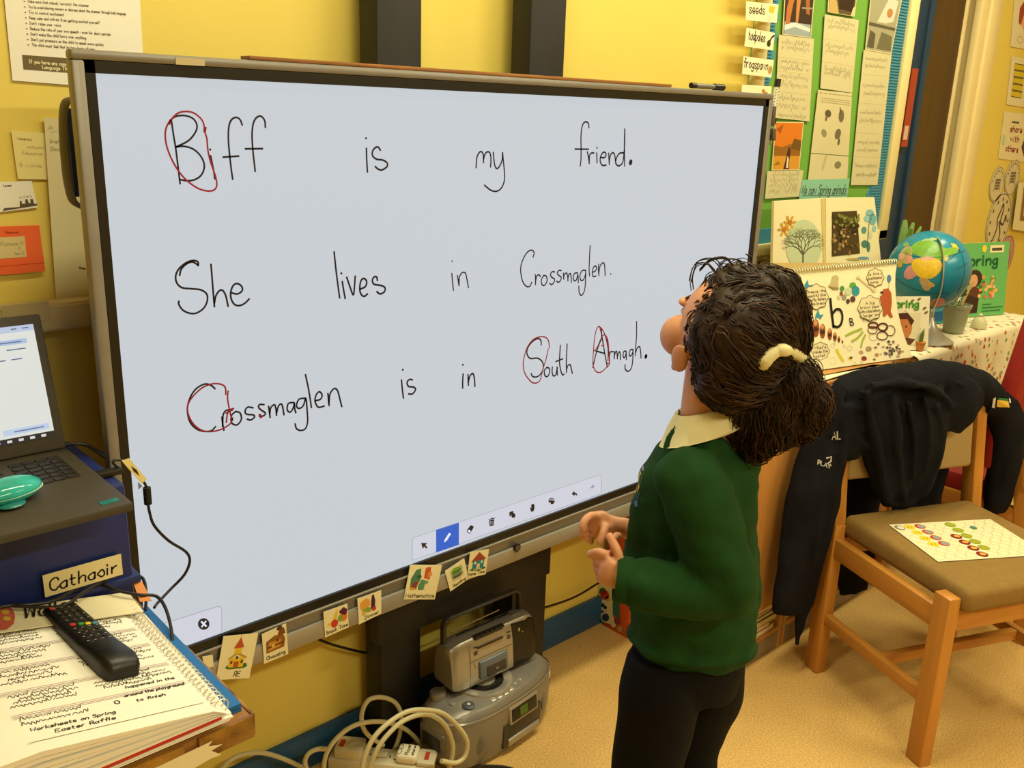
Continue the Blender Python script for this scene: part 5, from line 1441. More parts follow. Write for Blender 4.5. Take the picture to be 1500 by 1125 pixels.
# flip-over alphabet book
fTL, fTR, fBR, fBL = V((1.735, -.05, 1.06)), V((2.155, -.163, 1.040)), V((2.20, -.246, TT + .004)), V((1.73, -.13, CT + .004))
fn = (fTR - fTL).cross(fTL - fBL).normalized()
if fn.dot(CAMP - fTL) < 0: fn = -fn
def fp(zx, zy, l=.001): return on_plane(1130 + zx / 5.627, 360 + zy / 5.627, fTL, fn) + fn * l
t = thing('flip_book', 'spiral bound alphabet flip book open at letter b on the cabinet', 'book', (fBL + fBR) / 2)
pgm = mat('flip_page', H('#e3dab2'), .5)
m_ = MB()
outl = [(85, 240), (1035, 150), (1022, 230), (1020, 320), (1026, 420), (1040, 530), (1064, 640), (1100, 760), (1165, 922), (380, 1050), (240, 1075), (150, 800), (95, 400)]
m_.prism([V((p_.x, p_.y, max(p_.z, CT + .004))) for p_ in [fp(*q, 0) for q in outl]], fn * -.004, pgm); m_.build('front_page', t, smooth=False)
m_ = MB(); m_.prism([p - fn * .03 + V((0, 0, .022)) for p in (fBL, fBR, fTR, fTL)], fn * -.004, mat('easel_card', H('#b59a5c'), .6)); m_.build('easel_back', t, smooth=False)
m_ = MB()
e0, e1 = fp(85, 225, .0), fp(1035, 135, .0)
for k in range(46):
    cc = e0.lerp(e1, (k + .5) / 46) - fn * .006
    m_.tube([cc + UP * (.010 * math.sin(a)) + fn * (.010 * math.cos(a)) for a in [j * .7 for j in range(10)]], .0018, mat('cream_coil', H('#cfc59c'), .3, metal=.2), 5)
o = m_.build('spiral_coil', t); o['kind'] = 'stuff'
q = MB()
def fpoly(pts, cc, l=.0016): q.poly([fp(x, y, l) for x, y in pts], ink(cc))
def fdisc(x, y, rx, ry, cc, l=.0016, n=12): fpoly([(x + rx * math.cos(2 * math.pi * j / n), y + ry * math.sin(2 * math.pi * j / n)) for j in range(n)], cc, l)
def fline(pts, wd, cc, l=.002, sm=3): q.ribbon(catmull([fp(x, y, l) for x, y in pts], sm) if sm else [fp(x, y, l) for x, y in pts], wd, fn, ink(cc))
def fdone(nm):
    global q
    q.build(nm, t, smooth=False); q = MB()
fline([(482, 440), (492, 540), (508, 668)], .0085, '#1d1812', sm=0); fline([(500, 560), (530, 525), (565, 530), (582, 580), (570, 645), (540, 670), (506, 660)], .0075, '#1d1812'); fdone('letter_b')
fline([(640, 600), (648, 655)], .003, '#2a2418', sm=0); fline([(640, 600), (660, 602), (662, 622), (646, 628), (670, 634), (672, 652), (648, 656)], .003, '#2a2418'); fdone('letter_capital_b')
fpoly([(180, 320), (215, 300), (235, 330), (255, 385), (225, 400), (220, 500), (165, 480), (135, 430)], '#8a2c22'); fpoly([(178, 320), (220, 315), (222, 400), (195, 405), (172, 350)], '#4a3420', .002); fdisc(203, 300, 22, 22, '#d8a070', .0022); fpoly([(180, 292), (205, 275), (228, 290), (200, 296)], '#3a3428', .0026); fdone('bearded_man')
for (x, y, s_) in ((300, 325, 1), (280, 545, .9), (390, 570, .95)):
    fpoly([(x - 28 * s_, y - 5), (x - 5, y - 45 * s_), (x + 5, y), (x + 40 * s_, y - 5), (x + 10, y + 40 * s_), (x - 8, y + 20), (x - 35 * s_, y + 35 * s_)], '#3a8a9a'); fdone('butterfly')
def cloud(x, y, rx, ry, lines):
    pts = [(x + rx * (1 + .07 * math.cos(8 * a)) * math.cos(a), y + ry * (1 + .07 * math.cos(8 * a)) * math.sin(a)) for a in [j * math.pi / 24 for j in range(48)]]
    fpoly([(a + 3, b_ + 6) for a, b_ in pts], '#7a6a44', .0014); fpoly(pts, '#d8cba0', .0018); fline(pts + [pts[0]], .0016, '#6a5c3a', .0022, 1)
    for k, s in enumerate(lines):
        st_, tw_ = text_strokes(s); wd_ = min(rx * 1.65, tw_ * 26)
        for pt in st_: q.ribbon([fp(x - wd_ / 2 + p.x / tw_ * wd_, y - ry * .48 + 14 + k * 34 - p.y * 24 - (p.x / tw_ - .5) * wd_ * .1, .0024) for p in pt], .0011, fn, ink('#4a4230'))
    fdone('speech_cloud')
cloud(365, 420, 95, 100, ["Breeze, the", "beautiful blue", "butterfly, flutters", "on the breeze"]); cloud(852, 262, 68, 72, ["Is this a", "brachiosaurus", "bone?"]); cloud(808, 515, 96, 100, ["A big", "brown bear", "with a blue balloon", "a burger and", "biscuits"]); cloud(400, 868, 72, 70, ["What's", "inside the", "basket?"])
fpoly([(462, 335), (490, 300), (500, 250), (530, 240), (552, 260), (548, 310), (550, 360), (510, 362)], '#b5a878'); fpoly([(470, 335), (548, 345), (550, 362), (505, 362)], '#8a7a4c', .002); fdone('bell')
for (x, y, rx, ry, cc) in ((580, 352, 19, 22, '#4a8a3a'), (668, 325, 27, 25, '#5a9a3a'), (692, 372, 32, 42, '#2f8a9a'), (630, 375, 28, 32, '#b8c49a'), (573, 395, 14, 20, '#7a4a3a'), (555, 422, 15, 18, '#c9bb90'), (597, 425, 18, 24, '#8a8a7a'), (628, 458, 16, 20, '#4a3a34'), (668, 440, 22, 26, '#5a3a34')): fdisc(x, y, rx, ry, cc); fdone('balloon')
fline([(715, 265), (780, 320), (838, 368)], .005, '#c9bb8c'); fdisc(712, 262, 16, 14, '#c9bb8c'); fdisc(842, 370, 18, 14, '#c9bb8c'); fdone('bone')
fpoly([(915, 360), (960, 350), (985, 390), (990, 470), (980, 540), (1000, 590), (975, 590), (955, 560), (930, 585), (915, 575), (918, 520), (900, 470), (890, 420), (915, 400)], '#a8522a'); fdisc(905, 385, 12, 10, '#4a2c1c', .002); fdone('bear')
fdisc(967, 270, 17, 32, '#4a7a9a'); fline([(967, 300), (962, 350)], .0012, '#5a5a4a', sm=0); fdone('blue_balloon')
for k, (x, y, s_) in enumerate(((362, 680, 1), (418, 705, .82), (478, 730, .66), (520, 752, .52), (553, 772, .38), (582, 792, .22))):
    fdisc(x, y, 30 * s_, 76 * s_, '#8a4a28'); fdisc(x - 4, y - 45 * s_, 18 * s_, 24 * s_, '#c98a54', .0022); fdisc(x - 2, y + 8 * s_, 24 * s_, 20 * s_, '#4a2418', .0022); fdone('nesting_doll')
for pts in ([(610, 742), (660, 715), (740, 684)], [(660, 788), (705, 760), (748, 712)], [(735, 835), (745, 790), (770, 735)]): fline(pts, .0062, '#9aa83c'); fdone('bean_pod')
for (x, y, rx, ry, cc, wd) in ((835, 655, 38, 22, '#5a2a24', .005), (830, 695, 38, 30, '#5a3424', .0025), (915, 670, 38, 30, '#4a2420', .005), (975, 700, 40, 42, '#6a3a2a', .0028), (910, 742, 44, 34, '#4a2c20', .003), (838, 750, 36, 30, '#b59a6a', .0014)):
    fline([(x + rx * math.cos(j * .42), y + ry * math.sin(j * .42)) for j in range(16)], wd, cc); fdone('bangle')
rr = random.Random(3)
for k in range(34):
    x, y = rr.gauss(985, 55), rr.gauss(855, 32); fdisc(x, y, rr.uniform(6, 16), rr.uniform(6, 13), rr.choice(('#5a4a4a', '#7a5a4a', '#8a6a5a', '#4a4a4a', '#b59a80', '#3a3a44')), .0016 + k * .00003, 8)
q.build('button_heap', t, smooth=False)['kind'] = 'stuff'; q = MB()
fline([(535, 860), (555, 905), (585, 950)], .010, '#c9bb2c'); fdone('banana_bubble'); fdisc(640, 940, 18, 20, '#c9b93a'); fdone('bee')
for (x, y, r_, cc) in ((735, 880, 20, '#b5906a'), (798, 850, 26, '#a58a6a'), (760, 930, 24, '#8a3a34'), (865, 900, 18, '#b5805a'), (652, 925, 14, '#5a3424'), (845, 938, 12, '#7a6a5a')): fdisc(x, y, r_, r_ * .85, cc); fdone('bead')
for (x, y, r_) in ((500, 825, 16), (640, 845, 20), (500, 950, 28), (520, 800, 9), (595, 830, 10), (680, 970, 12), (740, 960, 10)):
    fline([(x + r_ * math.cos(j * .7), y + r_ * math.sin(j * .7)) for j in range(10)], .0009, '#b5a67a'); fdone('bubble')
fpoly([(270, 830), (320, 850), (345, 930), (400, 990), (390, 1015), (330, 1010), (250, 960)], '#c9762c'); fdone('basket')
# loose papers under the flip book
m_ = MB(); ca, cb, cc_, cd_ = [on_z(x, y, CT + .002) for x, y in ((1180, 556), (1298, 535), (1285, 548), (1200, 566))]
m_.prism([ca, cb, V((cb.x - .03, CFY + .01, CT + .002)), V((ca.x, CFY + .01, CT + .002))], (0, 0, .002), paper2); o = m_.build('loose_papers'); tag(o, 'loose printed papers lying under the front of the flip book', 'paper')

# open big book against the wall
oy = .125
def ob(zx, zy, l=0): return on_plane(1100 + zx / 4.6875, 160 + zy / 4.6875, V((2, oy, 1.2)), V((0, -1, .12)).normalized()) + V((0, -1, .12)).normalized() * l
t = thing('big_book', 'open big book with a winter tree and woodland photo behind flip book', 'book', (2.17, .1, CT))
for pts in ([(160, 632), (508, 610), (512, 1100), (146, 1120)], [(515, 610), (848, 605), (892, 1030), (515, 1100)]):
    P = [ob(*p_) for p_ in pts]
    for k in (2, 3):
        d_ = (P[k] - P[1 if k == 2 else 0]); P[k] = P[k] + d_ * ((CT + .002 - P[k].z) / d_.z)
    m_ = MB(); m_.prism(P, V((0, .008, 0)), mat('big_page', H('#e0d6aa'), .6)); m_.build('page', t, smooth=False)
q = MB()
def obp(pts, cc, l=.001): q.poly([ob(x, y, l) for x, y in pts], ink(cc))
def obd(x, y, rx, ry, cc, l=.001, n=16): obp([(x + rx * math.cos(2 * math.pi * j / n), y + ry * math.sin(2 * math.pi * j / n)) for j in range(n)], cc, l)
obp([(480, 612), (505, 612), (508, 1098), (495, 1098)], '#c9b56a'); q.build('gutter', t, smooth=False); q = MB()
obd(360, 935, 122, 178, '#b9c49c', .001, 28); q.build('oval_vignette', t, smooth=False); q = MB()
def branch(x, y, a, L_, w_, d):
    x1, y1 = x + L_ * math.cos(a), y - L_ * math.sin(a)
    q.ribbon([ob(x, y, .0016), ob(x1, y1, .0016)], w_, V((0, -1, .1)), ink('#5a5a40'))
    if d > 0:
        for k in (-1, 1): branch(x1, y1, a + k * rr.uniform(.25, .6), L_ * rr.uniform(.68, .86), w_ * .66, d - 1)
branch(355, 1055, math.pi / 2, 62, .008, 7); branch(355, 1000, 2.2, 50, .005, 6); branch(355, 1000, .9, 50, .005, 6)
q.build('winter_tree', t, smooth=False); q = MB()
for (x, y) in ((225, 825), (265, 775)):
    for k in range(6): obp([(x, y), (x + 34 * math.cos(k * 1.05 - .25), y + 40 * math.sin(k * 1.05 - .25)), (x + 48 * math.cos(k * 1.05), y + 52 * math.sin(k * 1.05)), (x + 34 * math.cos(k * 1.05 + .25), y + 40 * math.sin(k * 1.05 + .25))], '#c9952c', .0012 + k * .0001)
    obd(x, y, 14, 16, '#b0701c', .002)
    q.build('daffodil', t, smooth=False); q = MB()
obp([(555, 705), (725, 697), (748, 990), (553, 1012)], '#4a3a1c')
for k in range(90):
    x, y = rr.uniform(562, 735), rr.uniform(715, 990)
    g = (y < 800); obd(x, y, rr.uniform(5, 14), rr.uniform(6, 18), rr.choice(('#7a7a34', '#6a6a2c', '#8a8a44', '#3a3418') if g else ('#6a4a24', '#8a6a3c', '#a58a5c', '#2c2010', '#3a2c18')), .0014 + k * .00002, 7)
q.build('woodland_photo', t, smooth=False); q = MB()
for (x, y, rx, ry, cc) in ((815, 715, 28, 28, '#7fb0b0'), (800, 750, 26, 24, '#8fbcb8'), (835, 755, 24, 40, '#6fa4ac'), (775, 830, 18, 24, '#5a8a84'), (845, 820, 14, 22, '#8ab8b4'), (780, 925, 24, 26, '#4a7a6c'), (805, 945, 12, 36, '#4a7a6c'), (820, 860, 12, 30, '#c3c9a4')): obd(x, y, rx, ry, cc)
fl_ = [(815, 740), (808, 800), (800, 880), (798, 930)]
q.ribbon([ob(x, y, .0018) for x, y in fl_], .004, V((0, -1, .1)), ink('#6a8a5a')); q.build('bluebell', t, smooth=False); q = MB()
obd(770, 1022, 40, 10, '#6a94a8'); obd(700, 1030, 50, 8, '#b5a064'); q.build('border_picture', t, smooth=False); q = MB()

# globe
gc = V((2.462, -.135, 1.005)); gr = .124
t = thing('globe', 'blue desk globe with a grey conical foot on the spotted cloth', 'globe', (gc.x, gc.y, TT))
ocean = mat('globe_ocean', H('#1f7f9a'), .25, var=.1, vs=6)
m_ = MB(); m_.ell(gc, (gr, gr, gr), ocean, None, 48, 28); m_.build('sphere', t, ang=60)
def gs(zx, zy, r=gr * 1.004):
    d = ray(1290 + zx / 4.33, 300 + zy / 4.33).normalized(); oc = CAMP - gc
    b_ = oc.dot(d); disc_ = b_ * b_ - (oc.dot(oc) - r * r)
    tt = -b_ - math.sqrt(max(0, disc_)); p = CAMP + d * tt
    return gc + (p - gc).normalized() * r
def land(name, pts, cc, r=gr * 1.004):
    n_ = len(pts); cx = sum(p[0] for p in pts) / n_; cy = sum(p[1] for p in pts) / n_
    P = catmull([V((x, y, 0)) for x, y in pts], 6, closed=True)[:-1]
    rings = []
    P = [V((p.x + 5 * noise.noise(V((p.x * .11, p.y * .11, 3))), p.y + 6 * noise.noise(V((p.x * .11, p.y * .11, 9))), 0)) for p in P]
    for f in (1, .75, .5, .25): rings.append([gs(cx + (p.x - cx) * f, cy + (p.y - cy) * f, r) for p in P])
    m_ = MB(); m_.loft(rings, mat('land_' + cc[1:], cc, .35, var=.12, vs=60), cap=False)
    m_.poly(rings[-1], mat('land_' + cc[1:], cc)); m_.build(name, t, ang=60)
land('landmass', [(190, 275), (225, 238), (300, 222), (362, 240), (395, 275), (470, 270), (490, 300), (440, 325), (385, 350), (300, 345), (230, 320), (195, 300)], '#6fa03a')
land('landmass', [(205, 352), (290, 333), (375, 352), (388, 400), (352, 450), (292, 472), (235, 452), (200, 400)], '#d8b32c', gr * 1.006)
land('landmass', [(150, 425), (185, 385), (215, 400), (232, 440), (195, 468), (158, 468)], '#c98a8a', gr * 1.005)
land('landmass', [(110, 350), (125, 300), (165, 262), (195, 268), (200, 320), (180, 375), (140, 370)], '#a89a6a', gr * 1.005)
land('landmass', [(245, 465), (300, 472), (325, 510), (300, 545), (265, 525)], '#b59a6a', gr * 1.007)
land('landmass', [(318, 610), (370, 590), (405, 600), (400, 630), (350, 650), (318, 640)], '#c98a7a')
land('landmass', [(445, 245), (480, 250), (495, 285), (460, 270)], '#c9b83c')
for pts, cc in (([(115, 320), (140, 300), (150, 330), (125, 350)], '#c9a08a'), ([(150, 290), (180, 270), (190, 300), (160, 310)], '#8aa04a'), ([(165, 330), (195, 325), (205, 360), (175, 370)], '#c98a7a'), ([(105, 370), (125, 355), (140, 385), (115, 400)], '#b5a04a'), ([(245, 340), (300, 328), (345, 340), (300, 352)], '#d89a80'),
                ([(140, 255), (165, 238), (185, 250), (160, 262)], '#7a9a5a'), ([(400, 330), (425, 318), (430, 345), (410, 360)], '#b5b06a'), ([(300, 500), (330, 495), (345, 515), (315, 522)], '#c9a04a'), ([(255, 225), (330, 208), (360, 222), (300, 228)], '#9ab07a')):
    land('landmass', pts, cc, gr * 1.008)
m_ = MB()
for pts in ([(100, 470), (180, 520), (300, 556), (430, 556), (560, 500)], [(130, 300), (240, 330), (400, 330), (540, 290)], [(470, 230), (520, 330), (530, 440), (490, 560)], [(440, 350), (480, 310), (500, 290), (470, 270)], [(480, 405), (520, 385), (550, 370)]):
    m_.tube([gs(p.x, p.y, gr * 1.006) for p in catmull([V((x, y, 0)) for x, y in pts], 8)], .0006, mat('globe_line', H('#2a4a4a'), .5), 5)
m_.build('grid_lines', t)
metal_g = mat('brushed_metal', H('#d0c8b4'), .3, metal=.6)
m_ = MB(); arc = [gs(x, y, gr * 1.05) for x, y in ((362, 205), (385, 250), (398, 320), (400, 400), (394, 480), (378, 560), (352, 625))]
arc += [gs(332, 668, gr * 1.07)]
m_.tube(arc, .0022, metal_g, 8, r2=.0075, smooth=4, up=(gc - CAMP)); m_.build('meridian_arc', t)
fb = on_z(1378, 499, TT); fb = V((2.447, -.175, TT))
m_ = MB(); m_.lathe(fb, [(.074, 0), (.075, .004), (.068, .008), (.05, .018), (.03, .036), (.016, .055), (.009, .072), (.007, .078)], mat('grey_foot', H('#a8a59a'), .32, metal=.5), 36); m_.build('foot', t)
m_ = MB(); m_.tube([fb + V((0, 0, .075)), (fb + V((0, 0, .09)) + arc[-1]) / 2, arc[-1]], .005, metal_g, 10, smooth=3); m_.build('stem', t)

# small spring book beside the globe
def stand_card(pA, pB, zh, lean=.02):
    """upright sheet from base points pA (left) to pB (right)"""
    pA, pB = V(pA), V(pB); d = (pB - pA).normalized(); n_ = V((d.y, -d.x, 0))
    if n_.dot(CAMP - pA) < 0: n_ = -n_
    back = -n_ * lean + V((0, 0, zh))
    return Card([pA + back, pB + back, pB, pA], th=.003)
def book(pA, pB, zh, label, cover, lean=.03):
    c = stand_card(pA, pB, zh, lean)
    t_ = thing('book', label, 'book', (V(pA) + V(pB)) / 2)
    m_ = MB(); TL, TR, BR, BL = c.c; m_.prism([BL, BR, TR, TL], c.n * -.008, paper2); m_.build('pages', t_, smooth=False)
    m_ = MB(); m_.prism([BL, BR, TR, TL], c.n * .002, cover); m_.build('cover', t_, smooth=False)
    return c, t_
bA, bB = on_z(1290, 505, TT), on_z(1350, 516, TT)
bA = V((2.198, -.150, TT)); bB = V((2.325, -.228, TT))
c, o = book(bA, bB, .160, 'white Spring booklet with a child face beside the flip book', mat('white_cover', H('#ddd5b4'), .4))
c.text('Spring', .12, .80, .022, '#4a8a2c', .006, width=.62).ring(.45, .40, .36, .34, .0012, '#4a4a34', 4)
c.rect(.1, .1, .8, .70, '#cfc6a0').disc(.40, .42, .22, .24, '#b5703c').poly([(.16, .5), (.22, .68), (.5, .7), (.66, .55), (.6, .45), (.5, .58), (.3, .58), (.22, .4)], '#4a2814').disc(.34, .44, .02, .02, '#2a1a10').disc(.48, .44, .02, .02, '#2a1a10').poly([(.3, .12), (.6, .1), (.7, .2), (.5, .24)], '#5a3a24')
for q_ in ((.6, .92), (.75, .95), (.88, .78), (.92, .7)): c.disc(q_[0], q_[1], .05, .02, '#6a5a3a', 8, .5)
c.print_to(o, 'cover_print')
# green spring book
c, o = book((2.90, -.075, TT), (3.125, -.150, TT), .262, 'bright green Spring big book at the right end of the table', mat('green_cover', H('#5fa860'), .35))
c.text('Spring', .04, .70, .036, '#1f5a34', .008, width=.72).rect(.58, .86, .88, .96, '#d8cfa0').rect(.62, .885, .84, .925, '#4a4430').disc(.46, .92, .05, .05, '#d8c23c')
c.disc(.30, .52, .16, .12, '#3a2a1c').disc(.28, .49, .09, .09, '#c99468').poly([(.05, .1), (.3, .2), (.5, .34), (.3, .42), (.1, .3)], '#5a3424').poly([(.05, .05), (.4, .05), (.42, .25), (.2, .3), (.05, .2)], '#3a2418')
for k in range(26): c.disc(.58 + rr.uniform(-.16, .2), .40 + rr.uniform(-.14, .14), .035, .028, rr.choice(('#d88a4a', '#c9604a', '#e0b060', '#d8a880', '#7a8a3a', '#4a6a2c')), 7)
for k in range(3): c.rect(.5, .06 + k * .045, .5 + (.4, .45, .2)[k], .075 + k * .045, '#2f6a3a')
c.print_to(o, 'cover_print')
# teal bird book
c, o = book((2.70, -.065, TT), (2.86, -.110, TT), .205, 'teal book with a blackbird picture behind the plant pot', mat('teal_cover', H('#2f8a9a'), .35))
c.poly([(.45, .35), (.92, .35), (.96, .9), (.5, .8)], '#d8d2b4').poly([(.15, .36), (.3, .46), (.55, .5), (.8, .7), (.84, .66), (.66, .46), (.5, .36), (.3, .3)], '#1d1a14').disc(.2, .42, .07, .05, '#1d1a14').rect(.05, .05, .4, .2, '#1f5a8a'); c.print_to(o, 'cover_print')
# plant pot with herbs
pc_ = V((2.655, -.165, TT))
t = thing('plant_pot', 'grey green plastic plant pot with herbs and wooden stick', 'plant', pc_)
potm = mat('sage_plastic_pot', H('#989b80'), .45)
m_ = MB(); m_.lathe(pc_, [(.030, 0), (.0315, .002), (.042, .082), (.045, .083), (.046, .094), (.043, .095), (.041, .086), (.002, .084)], potm, 32); m_.build('pot', t)
m_ = MB(); m_.lathe(pc_, [(.040, .084), (.02, .088), (.001, .088)], mat('soil', H('#3a2c18'), .9), 20); m_.build('soil', t)
leafm = mat('herb_leaf', H('#4a6a24'), .5, var=.2, vs=40)
for k in range(18):
    a = rr.uniform(0, 6.28); r0 = rr.uniform(0, .03); b0 = pc_ + V((r0 * math.cos(a), r0 * math.sin(a), .086)) + V((-.02, .0, 0))
    b1 = b0 + V((rr.uniform(-.04, .02), rr.uniform(-.03, .03), rr.uniform(.0, .045)))
    m_ = MB(); m_.tube([b0, (b0 + b1) / 2 + V((0, 0, .008)), b1], .0009, leafm, 5)
    ld_ = (b1 - b0).normalized(); sd = ld_.cross(V((0, 0, 1))).normalized() * .011
    m_.loft([[b1 - ld_ * .004, b1 - ld_ * .004 + V((0, 0, .0008))], [b1 + ld_ * .010 - sd, b1 + ld_ * .010 - sd + V((0, 0, .0008))]], leafm, cap=False, closed=False)
    m_.add([b1, b1 + ld_ * .012 + sd, b1 + ld_ * .028, b1 + ld_ * .012 - sd, b1 + ld_ * .012 + V((0, 0, .003))], [(0, 1, 4), (1, 2, 4), (2, 3, 4), (3, 0, 4)], leafm); m_.build('leaf', t)
m_ = MB(); m_.bar(pc_ + V((.012, 0, .06)), pc_ + V((.060, -.012, .165)), .010, .0025, mat('lolly_stick', H('#b59a68'), .7)); m_.build('wooden_stick', t)
# glass ornament
gcn = V((2.80, -.19, TT))
t = thing('glass_bell', 'small pale glass bell ornament at the edge of the table', 'ornament', gcn)
glm = mat('frosted_glass', H('#cfc89c'), .15, alpha=.75)
m_ = MB(); m_.lathe(gcn, [(.026, 0), (.026, .006), (.022, .022), (.016, .034), (.008, .038), (.001, .039)], glm, 24); m_.build('bell', t)
m_ = MB(); m_.ell(gcn + V((0, 0, .043)), (.008, .008, .007), glm, None, 14, 10); m_.build('knob', t)
# little cactus pot
cc0 = V((2.352, -.262, TT)); cc0 = on_z(1347, 513, TT)
cc0 = V((cc0.x, max(cc0.y, -.225), TT))
t = thing('cactus_pot', 'tiny cactus in an orange pot in front of the booklet', 'plant', cc0)
m_ = MB(); m_.lathe(cc0, [(.010, 0), (.013, .022), (.0145, .022), (.0145, .027), (.001, .026)], mat('terracotta', H('#b5702c'), .7), 18); m_.build('pot', t)
for dx, hh in ((-.004, .03), (.004, .042), (0, .036)):
    m_ = MB(); m_.tube([cc0 + V((dx, 0, .024)), cc0 + V((dx * 1.6, 0, .024 + hh * .6)), cc0 + V((dx * 2, 0, .024 + hh))], [.004, .0036, .0012], mat('cactus', H('#5a6a34'), .6), 8); m_.build('stem', t)
# daffodil plant behind the globe
dp = V((2.60, .02, TT))
t = thing('daffodil_plant', 'potted daffodil with long green leaves rising behind the globe', 'plant', dp)
m_ = MB(); m_.lathe(dp, [(.04, 0), (.055, .09), (.058, .09), (.058, .10), (.002, .095)], mat('terracotta', H('#b5702c'), .7), 28); m_.build('pot', t)
dleaf = mat('daffodil_leaf', H('#5a7a28'), .45, var=.15, vs=20)
for (px_, py_, yy, w_) in ((1326, 322, .05, .016), (1338, 326, .03, .012), (1349, 332, .05, .010), (1446, 371, -.02, .016), (1440, 382, -.03, .014), (1432, 378, .0, .012), (1335, 335, .0, .012)):
    tip = on_y(px_, py_, yy); b0 = dp + V((0, 0, .09)); mid = b0.lerp(tip, .55) + V((0, 0, .04))
    P = catmull([b0, mid, tip], 6)
    m_ = MB(); m_.tube(P, [w_ * (1 - (k / len(P)) ** 3 * .75) for k in range(len(P))], dleaf, 6, r2=.0016, up=(gc - CAMP)); m_.build('leaf', t)
for (px_, py_) in ((1447, 383),):
    tip = on_y(px_, py_, .01); m_ = MB(); b0 = dp + V((0, 0, .09)); m_.tube([b0, b0.lerp(tip, .5) + V((0, 0, .03)), tip], .003, dleaf, 6, smooth=3); m_.build('flower_stalk', t)
    for k in range(6):
        m_ = MB(); a = k * 1.047; d_ = RI * math.cos(a) + UP * math.sin(a)
        m_.add([tip, tip + d_ * .014 + d_.cross(FW) * .008, tip + d_ * .026, tip + d_ * .014 - d_.cross(FW) * .008, tip + d_ * .014 - FW * .003], [(0, 1, 4), (1, 2, 4), (2, 3, 4), (3, 0, 4)], mat('daffodil_petal', H('#d8b52c'), .5)); m_.build('petal', t)
    m_ = MB(); m_.tube([tip, tip - FW * .014], [.005, .009], mat('daffodil_cup', H('#d89a1c'), .5), 10); m_.build('trumpet', t)

# ================================================================== CHAIRS
oak = mat('light_oak', H('#b57a30'), .38, var=.14, vs=5, stretch=(7, 7, .6))
oak2 = mat('light_oak_rail', H('#b57a30'), .38, var=.14, vs=5, stretch=(.8, .8, 8))
CZ = math.radians(-23.5)
ctr = V((1.800, -.607, 0))
def make_chair(loc, rz, label, cush, back_c, seat_rows=True):
    t = thing('wooden_chair', label, 'chair', loc, rz)
    W_, D_ = .225, .195
    def pb(name, c_, s_, mt=oak, rot=None, bev=.004):
        q = MB(); q.box(c_, s_, mt, rot, bev); return q.build(name, t, local=True)
    for sg in (-1, 1):
        pb('leg', (sg * W_, -D_, .22), (.034, .048, .44))
        q = MB(); q.bar((sg * W_, D_ + .005, 0), (sg * W_, D_ + .005, .44), .034, .048, oak, (0, 1, 0), .004)
        q.bar((sg * W_, D_ + .005, .435), (sg * W_, D_ + .055, .80), .034, .044, oak, (0, 1, 0), .004); q.build('leg', t, local=True)
        pb('side_rail', (sg * W_, 0, .375), (.024, .36, .055), oak2)
        pb('stretcher', (sg * W_, 0, .165), (.022, .36, .032), oak2)
    pb('front_rail', (0, -D_, .375), (.42, .024, .055), oak2); pb('back_rail', (0, D_, .375), (.42, .024, .05), oak2)
    pb('cross_stretcher', (0, -.02, .165), (.43, .022, .028), oak2)
    q = MB(); q.box((0, -.018, .432), (.415, .43, .06), cush, None, .018, 3); st = q.build('seat_cushion', t, local=True)
    st_v = q
    q = MB()
    pipe = []
    for k in range(41):
        a = 2 * math.pi * k / 40
        cx_, sy_ = math.cos(a), math.sin(a)
        pipe.append(V((.204 * math.copysign(abs(cx_) ** .25, cx_), -.018 + .211 * math.copysign(abs(sy_) ** .25, sy_), .450)))
    q.tube(pipe[:-1], .0025, cush, 6, closed=True); q.build('piping', st, local=True)
    q = MB(); q.box((0, D_ + .036, .67), (.41, .032, .24), back_c, rotm(-.136, 0, 0), .012, 3); q.build('back_cushion', t, local=True)
    q = MB(); q.box((0, D_ + .0515, .785), (.42, .022, .045), oak2, rotm(-.136, 0, 0), .004); q.build('top_rail', t, local=True)
    return t
tan = mat('tan_upholstery', H('#84662f'), .85, var=.06, vs=60, bump=.25, bs=500)
chair = make_chair(ctr, CZ, 'light oak chair with a tan padded seat and jacket on its back', tan, mat('pale_tan_upholstery', H('#a08656'), .85))
redu = mat('red_upholstery', H('#8f1d12'), .7, var=.05, vs=30)
t = thing('padded_chair', 'red padded chair with oak frame pushed up to the table at right edge', 'chair', (2.485, -.42, 0))
def pc2(name, c_, s_, mt=oak, rot=None, bev=.004):
    q = MB(); q.box(c_, s_, mt, rot, bev); return q.build(name, t)
pc2('backrest', (2.40, -.525, .765), (.45, .055, .50), redu, rotm(.13, 0, 0), .02)
pc2('seat_cushion', (2.485, -.36, .425), (.44, .36, .06), redu, None, .018)
pc2('rear_rail', (2.485, -.595, .478), (.47, .03, .045), oak2); pc2('front_rail', (2.485, -.20, .375), (.44, .025, .05), oak2)
for x in (2.27, 2.70):
    pc2('side_rail', (x, -.38, .375), (.025, .40, .05), oak2)
    pc2('leg', (x, -.205, .2), (.034, .04, .4)); q = MB(); q.bar((x, -.66, 0), (x, -.565, .55), .034, .04, oak, (0, 1, 0), .004); q.build('leg', t)
